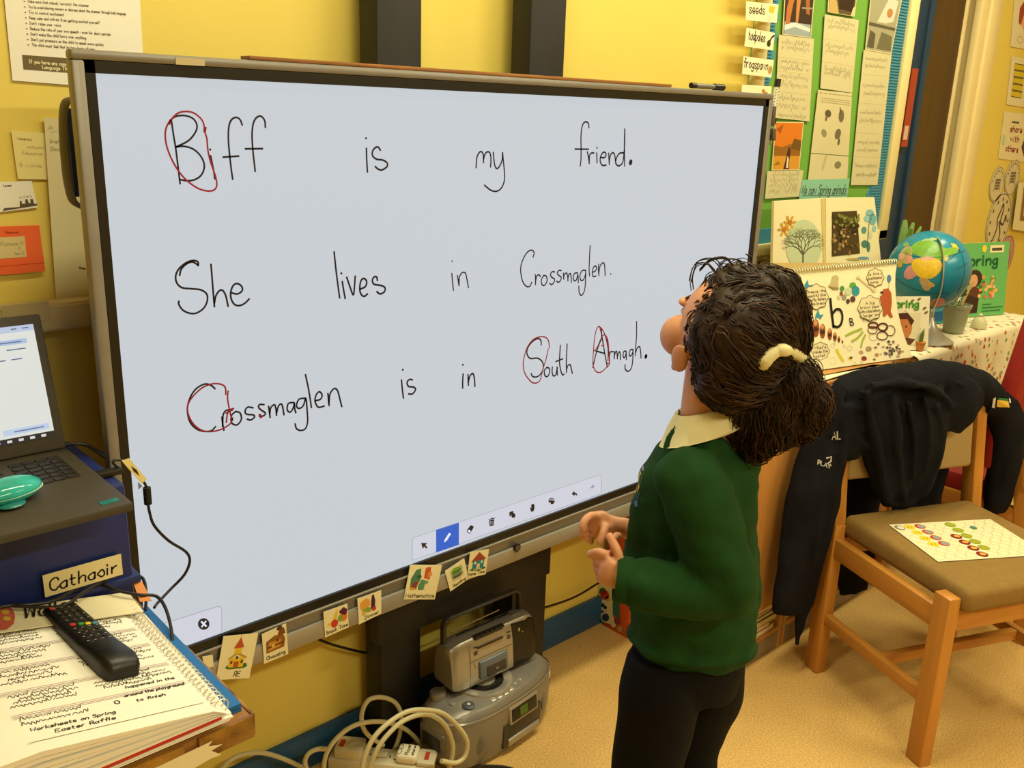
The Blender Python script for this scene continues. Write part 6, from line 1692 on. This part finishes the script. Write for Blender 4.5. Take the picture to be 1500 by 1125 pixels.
# reward chart on the seat
ZC = .4638
cpx = [on_z(x, y, ZC) for x, y in ((1302, 769), (1374, 823))]
u_ = (cpx[0] - cpx[1]); v_ = V((u_.y, -u_.x, 0)).normalized() * .292
c = Card([cpx[0], cpx[0] + v_, cpx[1] + v_, cpx[1]], th=.0008)
c.n = V((0, 0, 1)); o = c.sheet('reward_chart', mat('chart_paper', H('#e0d8b0'), .4)); tag(o, 'white reward chart with rows of coloured fruit stickers on the chair', 'chart')
c.w, c.h = .292, .206
for i in range(10):
    for j in range(6):
        a, b_ = .06 + i * .098 + (j % 2) * .0, .90 - j * .16
        kind = None
        if j < 4:
            kind = {1: 'y', 2: 'r'}.get(i)
        if i == 4 and 1 < j < 6: kind = 'm'
        if i == 5 and j < 5: kind = 'g'
        if i == 0 and j == 0: kind = 'o'
        if kind == 'y': c.disc(a, b_, .046, .07, '#d8bd2c').disc(a - .015, b_, .008, .012, '#7a5a1c').disc(a + .015, b_, .008, .012, '#7a5a1c')
        elif kind == 'r': c.disc(a, b_, .046, .07, '#b83a2c').disc(a + .008, b_, .03, .05, '#8a9088')
        elif kind == 'm': c.disc(a, b_, .046, .07, '#7a1c1c').disc(a + .008, b_ + .005, .026, .034, '#d8a03c')
        elif kind == 'g': c.disc(a, b_, .046, .07, '#8a9a1c').disc(a + .004, b_, .022, .02, '#b58a3c')
        elif kind == 'o': c.disc(a, b_, .046, .07, '#8a7a70').disc(a + .01, b_, .028, .045, '#d8ceb0')
        else: c.ring(a, b_, .044, .068, .0008, '#b5aa84', 14)
c.disc(.72, .78, .03, .05, '#4a7a6a', 7); c.print_to(o, 'stickers')
# ================================================================== JACKET ON THE CHAIR
from mathutils.bvhtree import BVHTree
MC = MW[chair]
jn = (MC.to_3x3() @ V((0, -1, 0))).normalized()            # out of the chair back, towards the seat
jp = MC @ V((0, .235, .60))
def jb(x, y, off=0.0): return on_plane(x, y, jp + jn * off, jn)
navy_f = mat('navy_fleece', H('#151519'), .9, var=.25, vs=14, bump=.15, bs=600, spec=.12)
t = thing('jacket', 'dark navy sports jacket draped over the back of the oak chair', 'jacket', MC @ V((0, .2, .3)))
m_ = MB()
up_ = tuple(jn)
def jt(pts, r, r2): m_.tube([jb(*p) for p in pts], r, navy_f, 14, r2=r2, up=up_, smooth=4)
# over the top rail
jt([(1222, 598, .0), (1250, 572, .005), (1300, 562, .005), (1350, 556, .0), (1400, 556, -.005), (1440, 572, -.01), (1462, 592, -.01)], [.035, .045, .046, .046, .046, .044, .035], [.045, .052, .055, .055, .055, .05, .045])
# front panels
jt([(1238, 590, .035), (1242, 630, .045), (1243, 668, .04)], [.04, .05, .042], [.028, .03, .02])
jt([(1285, 575, .04), (1290, 620, .05), (1296, 660, .05), (1306, 700, .055), (1316, 722, .05)], [.06, .07, .066, .058, .04], [.03, .035, .035, .03, .022])
jt([(1350, 570, .04), (1352, 620, .055), (1348, 670, .055), (1342, 705, .05), (1328, 728, .045)], [.07, .085, .075, .055, .03], [.03, .036, .034, .028, .02])
jt([(1420, 570, .035), (1405, 600, .05), (1390, 632, .045)], [.07, .062, .035], [.03, .03, .02])
# hood folds
for pts in ([(1268, 572, .07), (1276, 620, .085), (1288, 680, .082), (1297, 732, .065)], [(1305, 580, .075), (1312, 640, .09), (1318, 700, .085), (1322, 734, .065)], [(1275, 566, .075), (1320, 560, .08), (1370, 572, .075), (1395, 600, .07)],
            [(1368, 590, .08), (1378, 640, .08), (1366, 690, .072), (1345, 728, .06)], [(1297, 734, .058), (1320, 738, .056), (1342, 730, .055)]):
    jt(pts, [.011] * len(pts), [.016] * len(pts))
for pts in ([(1225, 612, .05), (1250, 600, .055), (1275, 590, .06)], [(1228, 640, .058), (1250, 640, .064), (1268, 655, .06)], [(1330, 588, .085), (1338, 640, .092), (1336, 700, .085)], [(1352, 580, .078), (1360, 630, .092), (1354, 690, .084)], [(1400, 560, .05), (1425, 580, .06), (1400, 625, .062)], [(1415, 556, .045), (1440, 578, .05), (1418, 612, .055)], [(1237, 566, .03), (1225, 600, .045), (1216, 640, .055)]):
    jt(pts, [.007] * 3, [.012] * 3)
# left sleeve hanging beside the chair
jt([(1232, 600, .01), (1213, 640, .02), (1199, 690, .03), (1187, 750, .035), (1174, 820, .04), (1163, 880, .04), (1160, 897, .04)], [.048, .062, .072, .075, .072, .064, .056], [.035, .04, .04, .038, .034, .03, .024])
jt([(1185, 820, .05), (1180, 870, .05), (1172, 910, .05), (1167, 945, .05)], [.035, .026, .016, .006], [.02, .016, .012, .006])
jt([(1215, 660, .055), (1203, 720, .068), (1192, 800, .068), (1182, 880, .06)], [.012] * 4, [.012] * 4)
jt([(1238, 640, .06), (1226, 690, .062), (1214, 740, .058), (1204, 800, .055)], [.018, .02, .018, .012], [.014] * 4)
# back panel behind the chair
jt([(1260, 600, -.075), (1255, 700, -.085), (1252, 800, -.085), (1250, 868, -.08)], [.08, .09, .085, .05], [.022, .022, .02, .016])
jt([(1340, 600, -.08), (1345, 680, -.085), (1340, 750, -.08)], [.10, .11, .09], [.022, .022, .016])
jt([(1420, 600, -.075), (1425, 660, -.08)], [.07, .06], [.022, .018])
# right sleeve
jt([(1440, 585, -.005), (1466, 598, .0), (1478, 630, .0), (1474, 680, .0), (1464, 725, -.005), (1457, 748, -.01)], [.04, .05, .056, .056, .05, .038], [.04, .042, .042, .04, .034, .026])
m_.remesh(.0055, 3, .5)
def wr(p):
    a = noise.noise(V((p.x * 14, p.y * 14, p.z * 5))) * .009 + noise.noise(V((p.x * 34 + 5, p.y * 34, p.z * 14))) * .0045
    return a
m_.displace(wr)
jk = m_.build('fabric', t, ang=80)
jbvh = BVHTree.FromPolygons([MW[t] @ v.co for v in jk.data.vertices], [tuple(p.vertices) for p in jk.data.polygons])
def hit(bv, x, y, lift=.0015):
    d = ray(x, y).normalized(); r_ = bv.ray_cast(CAMP, d)
    k = 0
    while r_[0] is None and k < 14:
        k += 1; d = ray(x + k, y).normalized(); r_ = bv.ray_cast(CAMP, d)
    return (r_[0] - d * lift) if r_[0] is not None else None
def drape_text(mb, bv, txt, x0, y0, x1, y1, hpx, wd, mt, track=1.7):
    st_, tw_ = text_strokes(txt, track)
    for pts in st_:
        P = [hit(bv, x0 + (x1 - x0) * p.x / tw_ + hpx * p.y * (y1 - y0) / max(1, x1 - x0) * .3, y0 + (y1 - y0) * p.x / tw_ - p.y * hpx) for p in pts]
        if all(q is not None for q in P): mb.ribbon(P, wd, -FW, mt)
wt = mat('white_embroidery', H('#b5b0a4'), .8)
m_ = MB(); drape_text(m_, jbvh, 'AL', 1219, 644, 1231, 643, 11, .0034, wt); m_.build('initials', t, smooth=False)
m_ = MB(); drape_text(m_, jbvh, 'PLAY', 1198, 680, 1216, 686, 6, .0024, wt)
P = [hit(jbvh, x, y) for x, y in ((1211, 671), (1218, 669), (1217, 676), (1212, 679), (1217, 682))]
if all(p is not None for p in P): m_.ribbon(P, .004, -FW, wt)
m_.build('brand_lettering', t, smooth=False)
m_ = MB()
for pts, cc in (([(1461, 586), (1477, 587), (1479, 597), (1460, 596)], '#c9a23c'), ([(1462, 583), (1476, 584), (1477, 588), (1462, 588)], '#2f6a34'), ([(1464, 592), (1474, 591), (1476, 596), (1464, 597)], '#b5602c'), ([(1455, 584), (1459, 582), (1457, 598), (1453, 597)], '#c9c4b4'), ([(1478, 583), (1480, 584), (1481, 590), (1479, 590)], '#c9c4b4')):
    P = [hit(jbvh, x, y, .002 + .0006 * (cc == '#b5602c')) for x, y in pts]
    if all(p is not None for p in P): m_.poly(P, ink(cc))
if m_.v: m_.build('crest', t, smooth=False)

# ================================================================== CHILD
GB = V((.762, -.566, 0))
rr_ = V((math.cos(YAW), -math.sin(YAW), 0)); hh_ = V((math.sin(YAW), math.cos(YAW), 0)); ZZ = V((0, 0, 1))
def gp(x, y, dd=0.0): return on_plane(x, y, GB + hh_ * dd, hh_)
skin = mat('child_skin', H('#c98f6a'), .5, var=.05, vs=20, sss=.15)
wool = mat('bottle_green_wool', H('#153a13'), .9, var=.14, vs=30, bump=.2, bs=700, spec=.2)
trou = mat('charcoal_trousers', H('#070709'), .9, var=.15, vs=30, bump=.1, bs=600, spec=.2)
collar_m = mat('cream_polo_cotton', H('#d6cd9c'), .8, bump=.15, bs=700)
child = thing('person', 'child in green school jumper and dark trousers looking up at the board', 'person', GB)
Fh = (-.34 * rr_ + .940 * hh_).normalized()
pit = math.radians(30)
hf = math.cos(pit) * Fh + math.sin(pit) * ZZ
hu = -math.sin(pit) * Fh + math.cos(pit) * ZZ
hl = hu.cross(hf)
HR = axes(hf, hl, hu)
hc = gp(1063, 487, 0)
def hp(f, l, u): return hc + hf * f + hl * l + hu * u
bm_ = MB()
bm_.ell(hp(-.006, 0, .012), (.090, .073, .082), skin, HR, 28, 18)
bm_.ell(hp(.030, 0, -.045), (.060, .060, .066), skin, HR, 24, 16)
for s_ in (-1, 1):
    bm_.ell(hp(.050, s_ * .042, -.052), (.035, .033, .036), skin, HR, 18, 12)       # cheeks
    bm_.ell(hp(.082, s_ * .030, -.006), (.012, .018, .008), skin, HR, 14, 10)       # brow
    bm_.ell(hp(-.013, s_ * .0745, -.040), (.017, .007, .026), skin, HR @ rotm(0, .25, s_ * .45), 16, 12)   # ear
    bm_.ell(hp(-.008, s_ * .0735, -.062), (.008, .006, .009), skin, HR, 12, 8)
bm_.ell(hp(.060, 0, -.094), (.024, .026, .018), skin, HR, 16, 12)                     # chin
bm_.tube([hp(.084, 0, -.010), hp(.094, 0, -.026), hp(.098, 0, -.040), hp(.093, 0, -.047)], [.006, .008, .010, .008], skin, 12, smooth=3)  # nose
for s_ in (-1, 1): bm_.ell(hp(.093, s_ * .009, -.043), (.008, .007, .006), skin, HR, 10, 8)
bm_.ell(hp(.087, 0, -.064), (.010, .019, .005), skin, HR, 14, 8); bm_.ell(hp(.084, 0, -.073), (.010, .017, .006), skin, HR, 14, 8)
# neck and trunk
bm_.tube([gp(1046, 530, .0), gp(1036, 575, .0), gp(1033, 620, .0), gp(1028, 660, .0)], [.043, .040, .042, .052], skin, 18, smooth=3)
bm_.tube([gp(1028, 650, 0), gp(1022, 720, 0), gp(1016, 820, 0), gp(1012, 920, 0), gp(1005, 985, 0)], [.055, .07, .072, .072, .066], skin, 20, smooth=3)
Lsh, Lel, Lwr = gp(1010, 702, -.092), gp(1055, 862, -.125), gp(918, 850, -.120)
Rsh, Rel, Rwr = gp(1068, 682, .095), gp(1040, 850, .10), gp(925, 776, .035)
bm_.tube([Lsh, Lsh.lerp(Lel, .5), Lel], [.034, .032, .028], skin, 14, smooth=3); bm_.tube([Lel, Lel.lerp(Lwr, .5), Lwr], [.031, .028, .021], skin, 14, smooth=3)
bm_.tube([Rsh, Rsh.lerp(Rel, .5), Rel], [.034, .032, .028], skin, 14, smooth=3); bm_.tube([Rel, Rel.lerp(Rwr, .5), Rwr], [.031, .028, .019], skin, 14, smooth=3)
bm_.ell(Lsh, (.030, .030, .030), skin); bm_.ell(Rsh, (.030, .030, .030), skin)
# legs
Lhip, Lkn = gp(975, 975, -.035), gp(948, 1118, -.045)
Rhip, Rkn = gp(1030, 975, .045), gp(1013, 1105, .06)
Lan = V((Lkn.x, Lkn.y, .07)) - Fh * .015; Ran = V((Rkn.x, Rkn.y, .07)) - Fh * .03
for a_, k_, n_ in ((Lhip, Lkn, Lan), (Rhip, Rkn, Ran)):
    bm_.tube([a_, a_.lerp(k_, .5), k_, k_.lerp(n_, .4), n_], [.045, .042, .034, .032, .026], skin, 16, smooth=3)
    bm_.tube([n_, n_ + Fh * .05 - ZZ * .03, n_ + Fh * .10 - ZZ * .042], [.03, .03, .022], skin, 12, smooth=2)
# hands
HZ = lambda x, y: (840 + x / 7.033, 730 + y / 7.033)
def hpt(x, y, d): return gp(*HZ(x, y), d)
def finger(pts, r):
    P = [hpt(*p) for p in pts]
    n = len(P); bm_.tube(P, [r * (1 - .10 * k / (n - 1)) for k in range(n)], skin, 10, smooth=4); bm_.ell(P[-1], (r * .92,) * 3, skin, None, 10, 8)
# left hand (nearer): back of the hand to the camera
bm_.tube([Lwr, hpt(430, 790, -.118), hpt(360, 760, -.112), hpt(300, 730, -.106)], [.021, .022, .025, .020], skin, 14, r2=[.019, .017, .015, .013], up=tuple(hh_), smooth=3)
bm_.tube([hpt(440, 640, -.112), hpt(390, 720, -.112), hpt(330, 850, -.106)], [.016, .018, .014], skin, 12, smooth=3)
finger([(360, 590, -.108), (290, 560, -.106), (225, 556, -.098), (172, 575, -.092)], .0078)
finger([(310, 660, -.106), (258, 650, -.100), (236, 668, -.088), (270, 690, -.076)], .0078)
finger([(310, 740, -.106), (262, 735, -.099), (248, 752, -.087), (285, 765, -.076)], .0074)
finger([(320, 820, -.106), (278, 822, -.099), (268, 838, -.088), (300, 845, -.078)], .0064)
finger([(480, 640, -.116), (450, 540, -.112), (405, 450, -.104), (375, 395, -.098)], .0082)
# right hand (further): palm towards the camera, fingers curled
bm_.tube([Rwr, hpt(480, 290, .030), hpt(400, 280, .022), hpt(330, 262, .014)], [.019, .0165, .017, .018], skin, 14, smooth=3)
bm_.tube([hpt(350, 270, .014), hpt(270, 240, .012), hpt(190, 230, .010)], [.017, .022, .017], skin, 14, r2=[.012, .012, .011], up=tuple(hh_), smooth=3)
bm_.tube([hpt(260, 250, .014), hpt(220, 330, .016), hpt(190, 390, .014)], [.014, .014, .009], skin, 12, smooth=2)
finger([(330, 280, .0), (310, 350, -.012), (290, 410, -.018), (275, 450, -.020)], .0082)
finger([(270, 220, .010), (205, 178, .0), (140, 205, -.014), (100, 265, -.022), (105, 320, -.024)], .0080)
finger([(230, 240, .012), (150, 225, .002), (100, 290, -.010), (95, 345, -.014), (130, 362, -.014)], .0074)
finger([(220, 300, .014), (150, 300, .006), (105, 360, -.002), (105, 405, -.004), (140, 412, -.002)], .0070)
finger([(230, 350, .016), (180, 395, .010), (150, 430, .006), (185, 452, .004)], .0060)
finger([(470, 380, -.02), (440, 388, -.03), (425, 400, -.04)], .0072)
bm_.remesh(.0032, 5, .5)
body = bm_.build('body', child, ang=180)
# face details
def head_bit(name, mt, f, l, u, rad, rot=None):
    q = MB(); q.ell(hp(f, l, u), rad, mt, HR if rot is None else HR @ rot, 16, 10); return q.build(name, child)
for s_ in (-1, 1):
    head_bit('eye', mat('eye_white', H('#dcd8cc'), .2), .0745, s_ * .029, -.020, (.009, .012, .0075))
    head_bit('iris', mat('brown_iris', H('#3a2010'), .2), .0818, s_ * .029, -.019, (.003, .0055, .0055))
    head_bit('eyebrow', mat('brow_hair', H('#2a1c10'), .8), .0842, s_ * .028, .004, (.003, .013, .0022), rotm(0, 0, s_ * .35))
head_bit('lips', mat('lip_pink', H('#a8584a'), .45), .0925, 0, -.0685, (.005, .016, .0055))
# jumper
s = MB()
up_g = tuple(hh_)
s.tube([gp(1030, 646, 0), gp(1027, 664, 0), gp(1022, 700, 0), gp(1017, 760, 0), gp(1015, 820, 0), gp(1015, 880, 0), gp(1013, 920, 0), gp(1010, 948, 0)], [.050, .076, .100, .108, .110, .110, .108, .101], wool, 30, r2=[.048, .074, .098, .102, .104, .104, .103, .098], up=up_g, smooth=3)
s.tube([gp(1014, 690, -.080), gp(1014, 705, -.095), gp(1030, 750, -.112), gp(1048, 810, -.122), gp(1062, 858, -.125), gp(1050, 872, -.128)], [.040, .054, .058, .057, .053, .046], wool, 20, smooth=3)
s.tube([gp(1066, 862, -.125), gp(1030, 868, -.13), gp(985, 864, -.134), gp(945, 856, -.13), gp(921, 850, -.122)], [.046, .049, .045, .040, .035], wool, 20, smooth=3)
s.tube([gp(1062, 668, .06), gp(1068, 690, .09), gp(1060, 770, .10), gp(1040, 850, .10)], [.045, .052, .054, .05], wool, 18, smooth=3)
s.tube([gp(1040, 852, .10), gp(990, 820, .08), gp(932, 780, .04)], [.05, .042, .030], wool, 18, smooth=3)
s.tube([gp(1008, 655, -.05), gp(1030, 658, 0), gp(1052, 660, .05)], [.04, .048, .04], wool, 18, smooth=3)
s.ell(Lsh, (.054, .054, .046), wool); s.ell(Rsh + ZZ * .004, (.056, .056, .052), wool)
# chest towards the board
s.tube([gp(985, 706, -.01), gp(966, 748, -.01), gp(963, 820, -.005), gp(968, 900, 0)], [.040, .055, .056, .052], wool, 18, smooth=3)
s.tube([gp(1075, 700, .01), gp(1082, 790, 0), gp(1086, 880, 0), gp(1078, 910, 0)], [.03, .034, .036, .03], wool, 18, smooth=3)
# hem and cuff ribs
hem = [gp(1011, 934, 0) + rr_ * (.108 * math.cos(a)) + hh_ * (.102 * math.sin(a)) - ZZ * (.012 * math.sin(a)) for a in [k * math.pi / 20 for k in range(40)]]
s.tube(hem, .010, wool, 8, closed=True)
s.remesh(.005, 7, .5)
def wk(p):
    return noise.noise(V((p.x * 12, p.y * 12, p.z * 10))) * .009 + noise.noise(V((p.x * 24 + 3, p.y * 24, p.z * 34))) * .0045
s.displace(wk)
sw = s.build('jumper', child, ang=180)
sbvh = BVHTree.FromPolygons([MW[child] @ v.co for v in sw.data.vertices], [tuple(p.vertices) for p in sw.data.polygons])
s = MB(); cax = (gp(905, 848, -.121) - gp(925, 851, -.123)).normalized()
cp = gp(917, 850, -.122); e1 = cax.orthogonal().normalized(); e2 = cax.cross(e1)
s.loft([[cp + cax * o_ + (e1 * math.cos(a) + e2 * math.sin(a)) * r_ for a in [k * math.pi / 16 for k in range(32)]] for o_, r_ in ((-.012, .034), (-.006, .0375), (.012, .0375), (.018, .034), (.014, .030), (0, .029))], wool, cap=False)
s.build('cuff', child, ang=60)
# crest on the chest
m_ = MB()
def sp(pts, cc, lift=.002):
    P = [hit(sbvh, x, y, lift) for x, y in pts]
    if all(p is not None for p in P): m_.poly(P, ink(cc))
sp([(928, 688), (937, 682), (944, 684), (944, 700), (938, 722), (933, 742), (928, 738), (924, 715)], '#2a3444', .002)
sp([(930, 690), (938, 688), (940, 700), (934, 722), (926, 722), (925, 705)], '#c9b02c', .0026)
sp([(932, 694), (937, 693), (936, 705), (930, 712)], '#e0cf60', .003); sp([(936, 683), (943, 682), (943, 689), (937, 689)], '#8a8a90', .003); sp([(929, 734), (934, 733), (934, 742), (930, 742)], '#4a6a9a', .003)
if m_.v: m_.build('crest', child, smooth=False)
# trousers
s = MB()
s.tube([gp(1012, 925, 0), gp(1008, 960, 0), gp(1000, 1000, .0)], [.088, .098, .092], trou, 26, r2=[.085, .092, .085], up=up_g, smooth=3)
s.tube([gp(975, 965, -.025), gp(968, 1010, -.035), gp(960, 1060, -.04), gp(949, 1118, -.045), Lkn.lerp(Lan, .45), Lan + ZZ * .01], [.066, .073, .068, .064, .060, .058], trou, 20, smooth=3)
s.tube([gp(1038, 965, .035), gp(1032, 1010, .05), gp(1020, 1060, .06), gp(1012, 1105, .06), Rkn.lerp(Ran, .45), Ran + ZZ * .01], [.066, .070, .058, .052, .056, .056], trou, 20, smooth=3)
s.remesh(.0055, 6, .5); s.displace(lambda p: noise.noise(V((p.x * 14, p.y * 14, p.z * 7))) * .005)
s.build('trousers', child, ang=180)
shoe = mat('black_shoe_leather', H('#0f0d0c'), .3)
for n_ in (Lan, Ran):
    s = MB(); b0 = V((n_.x, n_.y, .035))
    s.tube([b0 - Fh * .045, b0, b0 + Fh * .05, b0 + Fh * .105, b0 + Fh * .135], [.026, .034, .035, .034, .018], shoe, 16, r2=[.028, .034, .032, .026, .014], up=(0, 0, 1), smooth=3)
    s.remesh(.004, 4, .5); s.v = [V((p.x, p.y, max(p.z, .0))) for p in s.v]; s.build('shoe', child, ang=180)
# polo collar
s = MB(); rings = []
ct_, cb_ = gp(1033, 596, .0), gp(1029, 632, .0)
Fb = (-.87 * rr_ + .5 * hh_).normalized(); Lb = ZZ.cross(Fb)
N_ = 40
for (cc, ra, dz) in ((ct_, .043, -.016), (ct_, .047, -.014), (ct_ * .5 + cb_ * .5, .058, -.020), (cb_, .066, -.027), (cb_, .068, -.031), (cb_, .065, -.032), (cb_ * .7 + ct_ * .3, .054, -.02), (ct_, .040, -.018)):
    ring = []
    for k in range(N_):
        a = .10 + (2 * math.pi - .20) * k / (N_ - 1)
        point = 1 + (.10 * max(0, math.cos(a)) ** 6 if ra > .07 else 0)
        ring.append(cc + Fb * (ra * point * math.cos(a)) + Lb * (ra * 1.12 * math.sin(a)) + ZZ * (dz * (math.cos(a) * .9 + .1)))
    rings.append(ring)
s.loft(rings, collar_m, closed=False); s.build('collar', child, ang=50)

# ------------------------------------------------------------------ hair
hairm = mat('dark_brown_hair', H('#2c1c0e'), .55, var=.35, vs=40, spec=.3)
hairl = mat('brown_hair_light', H('#4a3018'), .5, var=.3, vs=40, spec=.3)
s = MB()
s.ell(hp(-.034, 0, .024), (.086, .079, .086), hairm, HR, 24, 16); s.ell(hp(-.066, 0, -.02), (.056, .072, .072), hairm, HR, 24, 16)
for (x, y, d, rd) in ((1092, 466, .0, .080), (1076, 432, .005, .050), (1115, 452, .0, .066), (1128, 490, .0, .060), (1082, 520, -.005, .056), (1098, 530, 0, .062), (1066, 572, .01, .036), (1088, 575, .01, .048), (1148, 455, .01, .036), (1140, 425, .01, .030), (1160, 490, .0, .028)):
    s.ell(gp(x, y, d), (rd, rd, rd), hairm, None, 18, 12)
s.remesh(.006, 8, .5)
s.displace(lambda p: noise.noise(p * 22) * .007 + noise.noise(p * 55) * .004)
hair = s.build('hair', child, ang=180)
s2 = MB()
for (x, y, d, rd) in ((1118, 560, .0, .050), (1150, 565, 0, .052), (1175, 585, 0, .040), (1130, 600, 0, .056), (1165, 606, 0, .044), (1095, 605, .0, .042), (1112, 634, 0, .030), (1150, 628, 0, .026), (1106, 648, 0, .016)):
    s2.ell(gp(x, y, d - .015), (rd, rd, rd), hairm, None, 18, 12)
s2.remesh(.006, 6, .5)
s2.displace(lambda p: noise.noise(p * 20) * .012 + noise.noise(p * 48) * .007)
pony = s2.build('ponytail', child, ang=180)
tie = gp(1142, 532, -.01)
rs = random.Random(11)
def strands(name, ob, n, flow, seg, L_, lift, curl, rad, mt):
    VV = [MW[child] @ v.co for v in ob.data.vertices]; FF = [tuple(p.vertices) for p in ob.data.polygons]
    bv = BVHTree.FromPolygons(VV, FF); mb = MB()
    for k in range(n):
        f = rs.choice(FF); p = sum((VV[i] for i in f), V()) / len(f)
        ph = rs.uniform(0, 6.28); fr = rs.uniform(50, 130); lf = rs.uniform(.2, 1) * lift; LL = L_ * rs.uniform(.5, 1.2)
        P = []; ok = True
        for q in range(seg):
            loc, nrm, _, _ = bv.find_nearest(p)
            if loc is None: ok = False; break
            fl = flow(loc); fl = fl - nrm * fl.dot(nrm)
            if fl.length < 1e-5: break
            fl.normalize(); side = nrm.cross(fl)
            P.append(loc + nrm * (lf * (.4 + .6 * math.sin(math.pi * q / (seg - 1)))) + side * (curl * math.sin(ph + q * LL / seg * fr)) + nrm * (curl * .6 * math.cos(ph + q * LL / seg * fr)))
            p = loc + fl * (LL / seg)
        if len(P) > 3: mb.tube(P, [rad * (1 - .6 * i / len(P)) for i in range(len(P))], mt if rs.random() < .7 else hairl, 3, cap=False)
    o = mb.build(name, child, ang=180); o['kind'] = 'stuff'
strands('hair_strands', hair, 2400, lambda p: (tie - p) + V((0, 0, .0)), 10, .075, .008, .0022, .0011, hairm)
strands('ponytail_strands', pony, 1300, lambda p: (p - tie) + V((.0, 0, -.06)), 11, .075, .014, .0050, .0011, hairm)
# loose hairs above the forehead
mb = MB()
for pts in ([(1050, 402, 0), (1035, 386, .01), (1018, 390, .02), (1011, 412, .03)], [(1060, 396, 0), (1045, 380, .01), (1022, 383, .02), (1013, 405, .025), (1014, 425, .03)], [(1075, 392, 0), (1062, 378, 0), (1040, 381, .01), (1024, 396, .02)], [(1090, 398, 0), (1085, 383, 0), (1068, 379, 0), (1052, 388, 0)],
            [(1110, 402, 0), (1112, 384, 0), (1122, 380, 0)], [(1130, 412, 0), (1138, 395, 0), (1146, 392, 0)], [(1150, 425, 0), (1158, 412, 0), (1168, 412, 0)], [(1095, 396, .01), (1100, 378, .01), (1092, 372, .01)], [(1160, 440, 0), (1175, 440, 0), (1182, 455, 0)]):
    for j in range(3):
        o_ = V((rs.uniform(-2, 2), rs.uniform(-2, 2), 0)); mb.tube([gp(x + o_.x, y + o_.y, d) for x, y, d in pts], .00085, hairm, 4, smooth=4, cap=False)
mb.build('loose_hairs', child, ang=180)['kind'] = 'stuff'
# hair tie, lying on the surface of the hair
hv = [MW[child] @ v.co for v in hair.data.vertices]; pv_ = [MW[child] @ v.co for v in pony.data.vertices]
hbv = BVHTree.FromPolygons(hv + pv_, [tuple(p.vertices) for p in hair.data.polygons] + [tuple(i + len(hv) for i in p.vertices) for p in pony.data.polygons])
mb = MB(); P = catmull([hit(hbv, x, y, .004) for x, y in ((1119, 532), (1127, 522), (1138, 514), (1150, 513), (1162, 518), (1172, 524))], 5)
P = [gp(1112, 545, -.03)] + P + [gp(1184, 534, .0), gp(1176, 545, .03)]
mb.tube(P, [.0100] * len(P), collar_m, 10); mb.build('hair_tie', child, ang=60)
